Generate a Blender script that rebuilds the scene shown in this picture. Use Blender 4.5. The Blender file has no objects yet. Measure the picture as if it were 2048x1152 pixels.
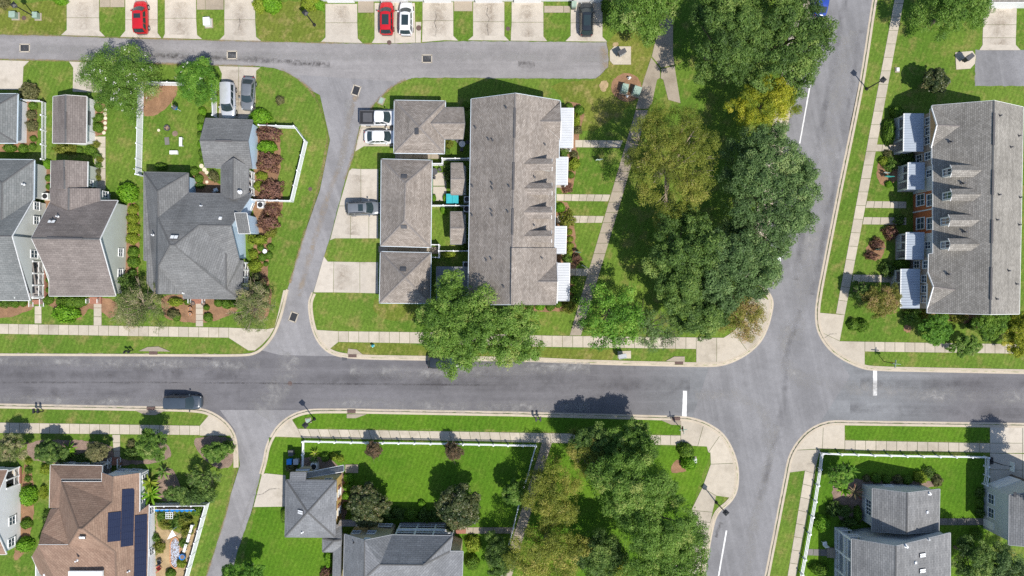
import bpy, bmesh, math, random
import numpy as np
from mathutils import Vector, Matrix
from mathutils.geometry import tessellate_polygon

random.seed(7); RNG = np.random.default_rng(7)
S = 15.0      # photo pixels per metre on the ground
H = 92.0      # flying height of the drone, metres
scene = bpy.context.scene

# ------------------------------------------------------------------ camera, sky, sun, exposure
cam_d = bpy.data.cameras.new('camera'); cam = bpy.data.objects.new('camera', cam_d)
scene.collection.objects.link(cam); scene.camera = cam
cam.location = (0, 0, H); cam.rotation_euler = (0, 0, 0)
cam_d.sensor_width = 36.0; cam_d.lens = 36.0 * H / (2048 / S)
cam_d.clip_start = 1.0; cam_d.clip_end = 5000
SUN_DIR = Vector((-0.40, 0.52, -1.0)).normalized()         # the way the light travels
elev = math.asin(-SUN_DIR.z)
world = bpy.data.worlds.new('World'); scene.world = world; world.use_nodes = True
wn = world.node_tree.nodes; wl = world.node_tree.links
sky = wn.new('ShaderNodeTexSky'); sky.sky_type = 'NISHITA'; sky.sun_disc = False
sky.sun_elevation = elev
sky.sun_rotation = math.atan2(-SUN_DIR.x, -SUN_DIR.y)
sky.air_density = 1.0; sky.dust_density = 0.6; sky.ozone_density = 1.0
wn['Background'].inputs['Strength'].default_value = 0.135
wl.new(sky.outputs[0], wn['Background'].inputs['Color'])
sun_d = bpy.data.lights.new('sun', 'SUN'); sun_d.energy = 4.6; sun_d.angle = math.radians(0.5)
sun_d.color = (1.0, 0.955, 0.88)
sun = bpy.data.objects.new('sun', sun_d); scene.collection.objects.link(sun)
sun.rotation_euler = SUN_DIR.to_track_quat('-Z', 'Y').to_euler(); sun.location = (40, -50, 100)
scene.view_settings.view_transform = 'Standard'; scene.view_settings.look = 'None'
scene.view_settings.exposure = 0.43; scene.view_settings.gamma = 1.0
scene.view_settings.use_curve_mapping = False
scene.render.engine = 'CYCLES'
scene.cycles.max_bounces = 5; scene.cycles.diffuse_bounces = 3; scene.cycles.glossy_bounces = 2
scene.cycles.transmission_bounces = 3; scene.cycles.transparent_max_bounces = 10
scene.cycles.use_denoising = False
scene.cycles.sample_clamp_indirect = 4.0

# ------------------------------------------------------------------ helpers: space
C = scene.collection.objects
def W(px, py, h=0.0):
    k = (H - h) / H / S
    return Vector(((px - 1024) * k, (576 - py) * k, h))
def P(t): return W(*t)
CAM = Vector((0, 0, H))
def plane3(a, b, c):
    A, B, D = P(a), P(b), P(c); n = (B - A).cross(D - A)
    def f(px, py, dz=0.0):
        d = W(px, py, 0) - CAM
        t = n.dot(A - CAM) / n.dot(d)
        return (px, py, (CAM + d * t).z + dz)
    f.n = n.normalized() if n.z > 0 else -n.normalized(); f.A = A
    return f
def zplane(f, x, y):                        # height of a plane at a world x, y
    n = f.n; return f.A.z - (n.x * (x - f.A.x) + n.y * (y - f.A.y)) / n.z

# ------------------------------------------------------------------ helpers: objects
ORG = {}
def org(o): return ORG.get(o.name, Vector((0, 0, 0)))
def thing(name, label, cat, loc=(0, 0, 0), group=None, rz=0.0):
    o = bpy.data.objects.new(name, None); C.link(o); o.location = loc; o.rotation_euler = (0, 0, rz)
    o.empty_display_size = 0.3
    o['label'] = label; o['category'] = cat
    if group: o['group'] = group
    ORG[o.name] = Vector(loc); return o
def tag(o, label, cat=None, group=None, kind=None):
    o['label'] = label
    if cat: o['category'] = cat
    if group: o['group'] = group
    if kind: o['kind'] = kind
    return o
class MB:
    def __init__(s): s.v = []; s.f = []; s.m = []; s.uv = {}; s.mi = 0
    def face(s, pts, mi=None):
        b = len(s.v); s.v += [Vector(p) for p in pts]; s.f.append(list(range(b, b + len(pts)))); s.m.append(s.mi if mi is None else mi); return s
    def poly(s, pts, flip=False):           # concave polygon, triangulated
        b = len(s.v); s.v += [Vector(p) for p in pts]
        for t in tessellate_polygon([[Vector(p) for p in pts]]):
            a, c, d = [s.v[b + i] for i in t]
            up = (c - a).cross(d - a).z > 0
            t = list(t) if up != flip else list(t)[::-1]
            s.f.append([b + i for i in t]); s.m.append(s.mi)
        return s
    def prism(s, pts, z0, z1, bottom=False):   # plan polygon (x, y) pulled up
        pts = [(p[0], p[1]) for p in pts]
        a = sum(pts[i][0] * pts[(i + 1) % len(pts)][1] - pts[(i + 1) % len(pts)][0] * pts[i][1] for i in range(len(pts)))
        if a < 0: pts = pts[::-1]
        n = len(pts); b = len(s.v)
        s.v += [Vector((x, y, z0)) for x, y in pts] + [Vector((x, y, z1)) for x, y in pts]
        for i in range(n):
            j = (i + 1) % n; s.f.append([b + i, b + j, b + n + j, b + n + i]); s.m.append(s.mi)
        if n <= 4: s.f.append([b + n + i for i in range(n)]); s.m.append(s.mi)
        else: s.poly([(x, y, z1) for x, y in pts])
        if bottom: s.poly([(x, y, z0) for x, y in pts], True)
        return s
    def box(s, c, d, rz=0.0, M=None):
        c = Vector(c); hx, hy, hz = d[0] / 2, d[1] / 2, d[2] / 2; b = len(s.v)
        R = M if M else Matrix.Rotation(rz, 3, 'Z')
        for z in (-hz, hz):
            for x, y in ((-hx, -hy), (hx, -hy), (hx, hy), (-hx, hy)): s.v.append(c + R @ Vector((x, y, z)))
        for q in ((3, 2, 1, 0), (4, 5, 6, 7), (0, 1, 5, 4), (1, 2, 6, 5), (2, 3, 7, 6), (3, 0, 4, 7)):
            s.f.append([b + i for i in q]); s.m.append(s.mi)
        return s
    def bar(s, a, b, w, h):                 # a box from a to b, w wide and h high
        a = Vector(a); b = Vector(b); d = b - a; L = d.length
        if L < 1e-6: return s
        x = d / L; up = Vector((0, 0, 1)) if abs(x.z) < 0.95 else Vector((1, 0, 0))
        y = up.cross(x).normalized(); z = x.cross(y)
        return s.box((a + b) / 2, (L, w, h), M=Matrix((x, y, z)).transposed())
    def tube(s, pts, rs, n=8, cap=True):
        pts = [Vector(p) for p in pts]; b0 = len(s.v)
        if not hasattr(rs, '__len__'): rs = [rs] * len(pts)
        for i, p in enumerate(pts):
            d = (pts[min(i + 1, len(pts) - 1)] - pts[max(i - 1, 0)]).normalized()
            u = d.cross(Vector((0, 0, 1)) if abs(d.z) < 0.9 else Vector((1, 0, 0))).normalized(); v = d.cross(u)
            for k in range(n):
                a = 2 * math.pi * k / n; s.v.append(p + (u * math.cos(a) + v * math.sin(a)) * rs[i])
        for i in range(len(pts) - 1):
            for k in range(n):
                k2 = (k + 1) % n; s.f.append([b0 + i * n + k, b0 + i * n + k2, b0 + (i + 1) * n + k2, b0 + (i + 1) * n + k]); s.m.append(s.mi)
        if cap:
            s.f.append([b0 + k for k in range(n)][::-1]); s.m.append(s.mi)
            e = b0 + (len(pts) - 1) * n; s.f.append([e + k for k in range(n)]); s.m.append(s.mi)
        return s
    def lathe(s, c, prof, n=16):            # prof: (r, z) going up
        c = Vector(c); b0 = len(s.v)
        for r, z in prof:
            for k in range(n):
                a = 2 * math.pi * k / n; s.v.append(c + Vector((r * math.cos(a), r * math.sin(a), z)))
        for i in range(len(prof) - 1):
            for k in range(n):
                k2 = (k + 1) % n; s.f.append([b0 + i * n + k, b0 + i * n + k2, b0 + (i + 1) * n + k2, b0 + (i + 1) * n + k]); s.m.append(s.mi)
        s.f.append([b0 + k for k in range(n)][::-1]); s.m.append(s.mi)
        e = b0 + (len(prof) - 1) * n; s.f.append([e + k for k in range(n)]); s.m.append(s.mi)
        return s
    def grid(s, rows):                      # rows of points -> quads
        b = len(s.v); n = len(rows[0])
        for r in rows: s.v += [Vector(p) for p in r]
        for i in range(len(rows) - 1):
            for j in range(n - 1):
                s.f.append([b + i * n + j, b + i * n + j + 1, b + (i + 1) * n + j + 1, b + (i + 1) * n + j]); s.m.append(s.mi)
        return s
    def build(s, name, mat, parent=None, smooth=False, local=False, recalc=False):
        me = bpy.data.meshes.new(name)
        o3 = Vector((0, 0, 0)) if (parent is None or local) else org(parent)
        me.from_pydata([tuple(v - o3) for v in s.v], [], s.f)
        mats = mat if isinstance(mat, (list, tuple)) else [mat]
        for m in mats: me.materials.append(m)
        if len(mats) > 1: me.polygons.foreach_set('material_index', s.m)
        if recalc:
            bm = bmesh.new(); bm.from_mesh(me); bmesh.ops.remove_doubles(bm, verts=bm.verts, dist=1e-4)
            bmesh.ops.recalc_face_normals(bm, faces=bm.faces); bm.to_mesh(me); bm.free()
        if smooth: me.polygons.foreach_set('use_smooth', [True] * len(me.polygons))
        o = bpy.data.objects.new(name, me); C.link(o)
        if parent is not None:
            o.parent = parent; ORG[o.name] = o3 if not local else Vector((0, 0, 0))
        return o
def copy_tree(o, parent=None):
    c = o.copy(); C.link(c); c.parent = parent
    for ch in o.children: copy_tree(ch, c)
    return c
ORD = ['first', 'second', 'third', 'fourth', 'fifth', 'sixth', 'seventh', 'eighth', 'ninth', 'tenth', 'eleventh', 'twelfth', 'thirteenth', 'fourteenth', 'fifteenth']

def area2(p): return sum(p[i][0] * p[(i + 1) % len(p)][1] - p[(i + 1) % len(p)][0] * p[i][1] for i in range(len(p)))
def inset(poly, d):                         # move every edge of a plan polygon inwards by d
    n = len(poly); sg = 1 if area2(poly) > 0 else -1; out = []
    for i in range(n):
        p0 = Vector(poly[i - 1][:2]); p1 = Vector(poly[i][:2]); p2 = Vector(poly[(i + 1) % n][:2])
        a = (p1 - p0).normalized(); b = (p2 - p1).normalized()
        na = Vector((-a.y, a.x)) * sg; nb = Vector((-b.y, b.x)) * sg
        m = na + nb
        if m.length < 0.2: out.append(p1 + na * d); continue
        m.normalize(); out.append(p1 + m * min(d / max(m.dot(na), 0.3), 3 * abs(d) if d > 0 else 1e9) if d > 0 else p1 + m * d / max(m.dot(na), 0.3))
    return out
def densify(poly, step=0.8, jit=0.0, seed=1, closed=True):
    r = random.Random(seed); out = []
    n = len(poly)
    for i in range(n if closed else n - 1):
        a = Vector(poly[i][:2]); b = Vector(poly[(i + 1) % n][:2]); k = max(1, int((b - a).length / step))
        for j in range(k):
            p = a.lerp(b, j / k)
            if jit: p = p + Vector((r.uniform(-jit, jit), r.uniform(-jit, jit)))
            out.append(p)
    return out
def smooth_poly(pts, it=2):                 # Chaikin
    for _ in range(it):
        q = []
        for i in range(len(pts)):
            a = Vector(pts[i][:2]); b = Vector(pts[(i + 1) % len(pts)][:2])
            q += [a * 0.75 + b * 0.25, a * 0.25 + b * 0.75]
        pts = q
    return pts

def soften(pts, closed=True, it=3):         # round the gentle bends of a traced edge, keep its sharp corners
    pts = [Vector(p[:2]) for p in pts]
    for k in range(it):
        q = []; n = len(pts)
        for i in range(n):
            if not closed and i in (0, n - 1): q.append(pts[i]); continue
            a, b, c = pts[i - 1], pts[i], pts[(i + 1) % n]; u = (a - b); v = (c - b)
            ang = (-u).angle(v) if u.length > 1e-6 and v.length > 1e-6 else 0
            if ang > math.radians(46) or ang < math.radians(1.5): q.append(b); continue
            q += [b + u * min(.25, 2.0 / u.length), b + v * min(.25, 2.0 / v.length)]
        pts = q
    return pts
# ------------------------------------------------------------------ materials
class NT:
    def __init__(s, name):
        s.m = bpy.data.materials.new(name); s.m.use_nodes = True; s.t = s.m.node_tree; s.n = s.t.nodes; s.l = s.t.links
        s.b = s.n['Principled BSDF']; s.b.inputs['Roughness'].default_value = 0.9
        s.b.inputs['Specular IOR Level'].default_value = 0.25
        s.pos = s.n.new('ShaderNodeNewGeometry').outputs['Position']
    def link(s, a, b): s.l.new(a, b)
    def mapv(s, src, scale=(1, 1, 1), rz=0.0):
        q = s.n.new('ShaderNodeMapping'); q.inputs['Scale'].default_value = scale; q.inputs['Rotation'].default_value = (0, 0, rz); s.link(src, q.inputs['Vector']); return q.outputs[0]
    def noise(s, scale, detail=3, vec=None, rough=0.55, dist=0.0):
        q = s.n.new('ShaderNodeTexNoise'); q.inputs['Scale'].default_value = scale; q.inputs['Detail'].default_value = detail; q.inputs['Roughness'].default_value = rough
        q.inputs['Distortion'].default_value = dist
        s.link(vec if vec is not None else s.pos, q.inputs['Vector']); return q.outputs['Fac']
    def ramp(s, fac, stops, interp='LINEAR'):
        q = s.n.new('ShaderNodeValToRGB'); cr = q.color_ramp; cr.interpolation = interp
        while len(cr.elements) < len(stops): cr.elements.new(0.5)
        for e, (p, c) in zip(cr.elements, stops):
            e.position = p; e.color = (*c, 1) if hasattr(c, '__len__') else (c, c, c, 1)
        s.link(fac, q.inputs[0]); return q.outputs[0]
    def mix(s, fac, a, b, mode='MIX'):
        q = s.n.new('ShaderNodeMix'); q.data_type = 'RGBA'; q.blend_type = mode
        for i, v in ((0, fac), (6, a), (7, b)):
            if hasattr(v, 'is_linked') or isinstance(v, bpy.types.NodeSocket): s.link(v, q.inputs[i])
            elif i == 0: q.inputs[0].default_value = v
            else: q.inputs[i].default_value = (*v, 1) if hasattr(v, '__len__') else (v, v, v, 1)
        return q.outputs[2]
    def math(s, op, a, b=None):
        q = s.n.new('ShaderNodeMath'); q.operation = op
        for i, v in enumerate((a, b)):
            if v is None: continue
            if isinstance(v, bpy.types.NodeSocket): s.link(v, q.inputs[i])
            else: q.inputs[i].default_value = v
        return q.outputs[0]
    def col(s, c):
        if isinstance(c, bpy.types.NodeSocket): s.link(c, s.b.inputs['Base Color'])
        else: s.b.inputs['Base Color'].default_value = (*c, 1)
    def bump(s, h, strength=0.3, dist=0.05):
        q = s.n.new('ShaderNodeBump'); q.inputs['Strength'].default_value = strength; q.inputs['Distance'].default_value = dist
        s.link(h, q.inputs['Height']); s.link(q.outputs[0], s.b.inputs['Normal'])
    def rnd(s): return s.n.new('ShaderNodeObjectInfo').outputs['Random']

def plain(name, c, rough=0.7, var=0.12, scale=3.0, metal=0.0, spec=0.3):
    t = NT(name); n = t.noise(scale, 4)
    f = t.ramp(n, [(0.3, 1 - var), (0.7, 1 + var)])
    t.col(t.mix(1.0, c, f, 'MULTIPLY')); t.b.inputs['Roughness'].default_value = rough
    t.b.inputs['Metallic'].default_value = metal; t.b.inputs['Specular IOR Level'].default_value = spec
    return t.m
def grass(name, dark, mid, dry, dry_amt=0.5, scale=1.0):
    t = NT(name)
    n1 = t.noise(0.10 * scale, 4); n2 = t.noise(0.55, 5, rough=0.65); n3 = t.noise(7.0, 3, rough=0.7); n4 = t.noise(2.2, 4, rough=0.7)
    c = t.mix(t.ramp(n1, [(0.35, 0.0), (0.65, 1.0)]), dark, mid)
    w = t.math('MULTIPLY', t.ramp(n2, [(0.50, 0.0), (0.72, 1.0)]), dry_amt)
    c = t.mix(w, c, dry)
    wv = t.n.new('ShaderNodeTexWave'); wv.inputs['Scale'].default_value = 0.55; wv.inputs['Distortion'].default_value = 2.5; wv.inputs['Detail'].default_value = 2
    t.link(t.mapv(t.pos, rz=0.35), wv.inputs['Vector'])
    c = t.mix(1.0, c, t.ramp(wv.outputs['Fac'], [(0.0, 0.92), (1.0, 1.07)]), 'MULTIPLY')
    c = t.mix(1.0, c, t.ramp(n4, [(0.25, 0.80), (0.75, 1.18)]), 'MULTIPLY')
    c = t.mix(1.0, c, t.ramp(n3, [(0.25, 0.62), (0.75, 1.35)]), 'MULTIPLY')
    t.col(c); t.bump(n3, 0.5, 0.08); t.b.inputs['Roughness'].default_value = 1.0; t.b.inputs['Specular IOR Level'].default_value = 0.1
    return t.m
def asphalt(name, c, streak_rz=0.0, light=0.5, stain=0.5, blend=None):
    t = NT(name)
    v = t.mapv(t.mapv(t.pos, rz=streak_rz), (0.03, 0.75, 1))
    n1 = t.noise(1.0, 5, v, 0.6); n2 = t.noise(0.16, 4); n3 = t.noise(9.0, 2, rough=0.8); n4 = t.noise(0.7, 5, rough=0.7, dist=0.6)
    k = t.mix(t.math('MULTIPLY', t.ramp(n1, [(0.45, 0.0), (0.75, 1.0)]), light), c, tuple(x * 1.55 for x in c))
    k = t.mix(t.ramp(n2, [(0.40, 0.0), (0.64, 0.55)]), k, tuple(x * 1.5 for x in c))
    n5 = t.noise(1.3, 6, rough=0.75, dist=0.4); k = t.mix(1.0, k, t.ramp(n5, [(0.25, 0.86), (0.75, 1.14)]), 'MULTIPLY')
    k = t.mix(t.math('MULTIPLY', t.ramp(n4, [(0.60, 0.0), (0.74, 1.0)]), stain), k, tuple(x * 0.55 for x in c))
    k = t.mix(1.0, k, t.ramp(n3, [(0.2, 0.80), (0.8, 1.2)]), 'MULTIPLY')
    if blend:
        sx = t.n.new('ShaderNodeSeparateXYZ'); t.link(t.pos, sx.inputs[0])
        dx = t.math('ABSOLUTE', t.math('SUBTRACT', sx.outputs[0], 38.0)); dx = t.math('ADD', dx, t.math('MULTIPLY', t.math('SUBTRACT', n2, 0.5), 8.0))
        k = t.mix(t.ramp(t.math('DIVIDE', dx, 40.0), [(0.30, 1.0), (0.58, 0.0)]), k, t.mix(1.0, k, blend, 'MULTIPLY'))
    t.col(k); t.bump(n3, 0.25, 0.02); t.b.inputs['Roughness'].default_value = 0.85
    return t.m
def concrete(name, c, stain=0.5, per=0.10):
    t = NT(name)
    n1 = t.noise(0.35, 5, rough=0.65); n2 = t.noise(1.6, 5, rough=0.7); n3 = t.noise(11.0, 2)
    k = t.mix(t.math('MULTIPLY', t.ramp(n1, [(0.52, 0.0), (0.74, 1.0)]), stain), c, (c[0] * 0.55, c[1] * 0.53, c[2] * 0.49))
    k = t.mix(1.0, k, t.ramp(n2, [(0.3, 0.90), (0.7, 1.06)]), 'MULTIPLY')
    k = t.mix(1.0, k, t.ramp(n3, [(0.2, 0.90), (0.8, 1.10)]), 'MULTIPLY')
    k = t.mix(1.0, k, t.ramp(t.rnd(), [(0.0, 1 - per), (1.0, 1 + per)]), 'MULTIPLY')
    t.col(k); t.bump(n3, 0.15, 0.01)
    return t.m
def mulch(name, a, b):
    t = NT(name); n = t.noise(9.0, 3, rough=0.8); n2 = t.noise(0.9, 4)
    k = t.mix(t.ramp(n, [(0.3, 0.0), (0.7, 1.0)]), a, b)
    k = t.mix(1.0, k, t.ramp(n2, [(0.3, 0.75), (0.7, 1.2)]), 'MULTIPLY')
    t.col(k); t.bump(n, 0.7, 0.06); return t.m
def shingle(name, a, b, course=0.20, tab=0.33, streak=0.25, line=0.75):
    t = NT(name); uv = t.n.new('ShaderNodeUVMap').outputs[0]
    br = t.n.new('ShaderNodeTexBrick'); br.offset = 0.5; br.inputs['Scale'].default_value = 1.0
    br.inputs['Color1'].default_value = (*a, 1); br.inputs['Color2'].default_value = (*b, 1)
    br.inputs['Mortar'].default_value = (*[x * line for x in a], 1); br.inputs['Mortar Size'].default_value = 0.018; br.inputs['Mortar Smooth'].default_value = 0.3
    br.inputs['Brick Width'].default_value = tab; br.inputs['Row Height'].default_value = course; br.inputs['Bias'].default_value = 0.0
    t.link(uv, br.inputs['Vector'])
    n1 = t.noise(1.0, 4, t.mapv(uv, (0.16, 1.6, 1))); n4 = t.noise(1.0, 4, t.mapv(uv, (0.7, 0.07, 1))); n2 = t.noise(0.22, 4, uv); n3 = t.noise(5.0, 3, uv, rough=0.8)
    k = t.mix(1.0, br.outputs['Color'], t.ramp(n1, [(0.3, 1 - streak), (0.7, 1 + streak * 0.6)]), 'MULTIPLY')
    k = t.mix(1.0, k, t.ramp(n2, [(0.3, 0.88), (0.7, 1.12)]), 'MULTIPLY')
    k = t.mix(1.0, k, t.ramp(n4, [(0.3, 0.90), (0.6, 1.04)]), 'MULTIPLY')
    k = t.mix(1.0, k, t.ramp(n3, [(0.2, 0.78), (0.8, 1.22)]), 'MULTIPLY')
    t.col(k); t.bump(br.outputs['Fac'], 0.35, 0.02); t.b.inputs['Specular IOR Level'].default_value = 0.15
    return t.m
def siding(name, c, lap=0.18):
    t = NT(name); wv = t.n.new('ShaderNodeTexWave'); wv.wave_type = 'BANDS'; wv.bands_direction = 'Z'; wv.wave_profile = 'SAW'
    wv.inputs['Scale'].default_value = 0.314 / lap
    t.link(t.pos, wv.inputs['Vector']); n = t.noise(0.8, 4)
    k = t.mix(1.0, c, t.ramp(wv.outputs['Fac'], [(0.0, 0.86), (0.25, 1.0), (1.0, 1.02)]), 'MULTIPLY')
    k = t.mix(1.0, k, t.ramp(n, [(0.3, 0.94), (0.7, 1.04)]), 'MULTIPLY')
    t.col(k); t.b.inputs['Roughness'].default_value = 0.6; return t.m
def glass(name, c=(0.03, 0.045, 0.06), rough=0.06, spec=0.9):
    t = NT(name); n = t.noise(0.5, 2); t.col(t.mix(n, c, tuple(x * 2.2 for x in c)))
    t.b.inputs['Roughness'].default_value = rough; t.b.inputs['Specular IOR Level'].default_value = spec; return t.m
def paint(name, c, rough=0.25, coat=0.6, metal=0.0):
    t = NT(name); n = t.noise(2.0, 3); t.col(t.mix(1.0, c, t.ramp(n, [(0.3, 0.93), (0.7, 1.05)]), 'MULTIPLY'))
    t.b.inputs['Roughness'].default_value = rough; t.b.inputs['Coat Weight'].default_value = coat; t.b.inputs['Coat Roughness'].default_value = 0.08
    t.b.inputs['Metallic'].default_value = metal; t.b.inputs['Specular IOR Level'].default_value = 0.5; return t.m
def leafmat(name, stops, trans=0.36, rough=0.6):
    t = NT(name); a = t.n.new('ShaderNodeAttribute'); a.attribute_name = 'tint'
    c = t.ramp(a.outputs['Fac'], stops); t.col(c)
    t.b.inputs['Roughness'].default_value = rough; t.b.inputs['Specular IOR Level'].default_value = 0.3
    tr = t.n.new('ShaderNodeBsdfTranslucent'); t.link(t.mix(1.0, c, (1.0, 1.15, 0.6), 'MULTIPLY'), tr.inputs['Color'])
    mx = t.n.new('ShaderNodeMixShader'); mx.inputs[0].default_value = trans
    t.link(t.b.outputs[0], mx.inputs[1]); t.link(tr.outputs[0], mx.inputs[2])
    t.link(mx.outputs[0], t.n['Material Output'].inputs['Surface']); return t.m

M = {}
M['lawn'] = grass('lawn_grass', (0.074, 0.138, 0.017), (0.112, 0.170, 0.025), (0.205, 0.172, 0.060), 0.75)
M['lawn_lush'] = grass('lush_grass', (0.060, 0.134, 0.010), (0.086, 0.166, 0.013), (0.13, 0.16, 0.03), 0.35)
M['lawn_dry'] = grass('dry_grass', (0.095, 0.130, 0.018), (0.145, 0.160, 0.03), (0.25, 0.19, 0.08), 0.8)
M['ground'] = grass('field_grass', (0.06, 0.12, 0.015), (0.10, 0.16, 0.02), (0.18, 0.16, 0.05), 0.5)
M['asph_main'] = asphalt('asphalt_main', (0.100, 0.096, 0.100), 0.0, 0.85, 0.30, (1.36, 1.44, 1.42))
M['asph_side'] = asphalt('asphalt_side', (0.150, 0.147, 0.150), math.radians(79), 0.7, 0.2)
M['asph_lane'] = asphalt('asphalt_lane', (0.172, 0.166, 0.167), math.radians(70), 0.7, 0.25)
M['asph_alley'] = asphalt('asphalt_alley', (0.180, 0.170, 0.167), 0.0, 0.6, 0.5)
M['conc'] = concrete('concrete_walk', (0.40, 0.352, 0.283), 0.55)
M['conc_drive'] = concrete('concrete_drive', (0.42, 0.375, 0.315), 0.65, 0.07)
M['conc_dull'] = concrete('concrete_dull', (0.29, 0.245, 0.19), 0.6)
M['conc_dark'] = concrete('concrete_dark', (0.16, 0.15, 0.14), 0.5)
M['kerb'] = concrete('concrete_kerb', (0.42, 0.36, 0.28), 0.35, 0.02)
M['joint'] = plain('joint_sand', (0.17, 0.14, 0.10))
M['mulch'] = mulch('pine_straw', (0.17, 0.092, 0.05), (0.28, 0.165, 0.095))
M['mulch_dark'] = mulch('dark_mulch', (0.14, 0.10, 0.075), (0.27, 0.19, 0.15))
M['soil'] = mulch('sandy_soil', (0.26, 0.185, 0.095), (0.38, 0.28, 0.16))
M['sh_town'] = shingle('shingle_heather', (0.217, 0.185, 0.158), (0.319, 0.280, 0.246), 0.17, 0.3, 0.18, 0.6)
M['sh_town2'] = shingle('shingle_weathered', (0.203, 0.187, 0.165), (0.286, 0.265, 0.236), 0.2, 0.3, 0.16, 0.6)
M['sh_grey'] = shingle('shingle_slate', (0.143, 0.143, 0.141), (0.175, 0.175, 0.172), 0.26, 0.6, 0.12, 0.62)
M['sh_green'] = shingle('shingle_sage', (0.144, 0.151, 0.148), (0.180, 0.184, 0.180), 0.26, 0.6, 0.10, 0.65)
M['sh_brown'] = shingle('shingle_umber', (0.164, 0.140, 0.128), (0.204, 0.176, 0.160), 0.26, 0.6, 0.14, 0.65)
M['sh_ash'] = shingle('shingle_ash', (0.165, 0.165, 0.165), (0.215, 0.213, 0.21), 0.24, 0.6, 0.14, 0.6)
M['sh_tan'] = shingle('shingle_tan', (0.223, 0.145, 0.105), (0.272, 0.184, 0.134), 0.26, 0.6, 0.10, 0.7)
M['sh_blue'] = shingle('shingle_blue', (0.159, 0.163, 0.170), (0.196, 0.200, 0.207), 0.26, 0.6, 0.12, 0.65)
M['sd_white'] = siding('siding_white', (0.66, 0.66, 0.66))
M['sd_pale'] = siding('siding_pale', (0.50, 0.51, 0.48))
M['sd_sage'] = siding('siding_sage', (0.46, 0.48, 0.43))
M['sd_blue'] = siding('siding_blue', (0.47, 0.58, 0.68))
M['sd_khaki'] = siding('siding_khaki', (0.47, 0.40, 0.26))
M['sd_tan'] = siding('siding_tan', (0.42, 0.27, 0.14))
M['sd_yellow'] = siding('siding_ochre', (0.62, 0.43, 0.17))
M['sd_rust'] = siding('siding_rust', (0.37, 0.12, 0.05))
M['sd_grey'] = siding('siding_grey', (0.50, 0.51, 0.50))
M['sd_taupe'] = siding('siding_taupe', (0.36, 0.29, 0.24))
M['brick'] = plain('brick_red', (0.27, 0.125, 0.085), 0.9, 0.25, 8)
M['trim'] = plain('white_trim', (0.70, 0.70, 0.69), 0.5, 0.04)
M['trim_blue'] = plain('pale_blue_trim', (0.60, 0.68, 0.74), 0.5, 0.04)
M['trim_dark'] = plain('dark_drip_edge', (0.16, 0.16, 0.165), 0.6, 0.08)
M['tinroof'] = plain('white_metal_roof', (0.43, 0.445, 0.47), 0.5, 0.06, 1.0, 0.0, 0.4)
M['tinroof_grey'] = plain('grey_metal_roof', (0.33, 0.37, 0.42), 0.5, 0.06, 1.0, 0.0, 0.4)
M['deck'] = plain('deck_boards', (0.22, 0.20, 0.19), 0.8, 0.15, 6)
M['glass'] = glass('window_glass')
M['glass_car'] = glass('car_glass', (0.014, 0.022, 0.024), 0.05, 0.6)
M['black'] = plain('black_metal', (0.02, 0.02, 0.022), 0.5, 0.1)
M['dkgrey'] = plain('dark_grey_metal', (0.07, 0.07, 0.075), 0.6, 0.1)
M['grey'] = plain('grey_metal', (0.33, 0.34, 0.35), 0.5, 0.08)
M['lgrey'] = plain('light_grey_metal', (0.58, 0.59, 0.60), 0.5, 0.08)
M['util'] = plain('utility_green', (0.24, 0.32, 0.26), 0.6, 0.12)
M['white'] = plain('white_paint', (0.70, 0.70, 0.69), 0.55, 0.05)
M['vinyl'] = plain('white_vinyl', (0.70, 0.71, 0.72), 0.45, 0.04)
M['teal'] = plain('teal_cover', (0.03, 0.32, 0.36), 0.6, 0.08)
M['bluepl'] = plain('blue_plastic', (0.02, 0.20, 0.55), 0.4, 0.15)
M['rubber'] = plain('tyre_rubber', (0.02, 0.02, 0.02), 0.9, 0.1)
M['rim'] = plain('alloy', (0.45, 0.45, 0.46), 0.35, 0.05, 2, 0.6)
M['lamp_red'] = plain('tail_lamp_red', (0.25, 0.01, 0.01), 0.3, 0.05)
M['lamp_clear'] = plain('head_lamp_clear', (0.34, 0.36, 0.37), 0.3, 0.05)
M['wood'] = plain('weathered_wood', (0.33, 0.22, 0.14), 0.85, 0.2, 4)
M['bark'] = plain('bark', (0.13, 0.10, 0.08), 0.95, 0.3, 5)
M['bark_pale'] = plain('pale_bark', (0.36, 0.28, 0.21), 0.9, 0.2, 5)
M['stone'] = plain('stepping_stone', (0.56, 0.50, 0.38), 0.9, 0.12, 4)
M['terracotta'] = plain('terracotta', (0.48, 0.24, 0.12), 0.85, 0.1, 5)
M['pebble'] = plain('pebble', (0.40, 0.43, 0.50), 0.7, 0.5, 9)
M['roadpaint'] = concrete('road_paint', (0.62, 0.61, 0.59), 0.3, 0.02)
M['iron'] = plain('cast_iron', (0.10, 0.065, 0.055), 0.8, 0.2, 8)
M['grate'] = plain('grate_iron', (0.035, 0.037, 0.042), 0.7, 0.2, 8)
def pv():
    t = NT('solar_cells'); br = t.n.new('ShaderNodeTexBrick'); br.offset = 0.0
    br.inputs['Color1'].default_value = (0.012, 0.016, 0.040, 1); br.inputs['Color2'].default_value = (0.014, 0.019, 0.046, 1); br.inputs['Mortar'].default_value = (0.03, 0.035, 0.06, 1)
    br.inputs['Brick Width'].default_value = 0.16; br.inputs['Row Height'].default_value = 0.16; br.inputs['Mortar Size'].default_value = 0.008; br.inputs['Scale'].default_value = 1
    t.link(t.pos, br.inputs['Vector']); t.col(br.outputs['Color']); t.b.inputs['Roughness'].default_value = 0.3; t.b.inputs['Specular IOR Level'].default_value = 0.3; return t.m
M['pv'] = pv()
M['cap'] = plain('ridge_shingle', (0.098, 0.097, 0.096), 0.9, 0.2, 6)
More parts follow.
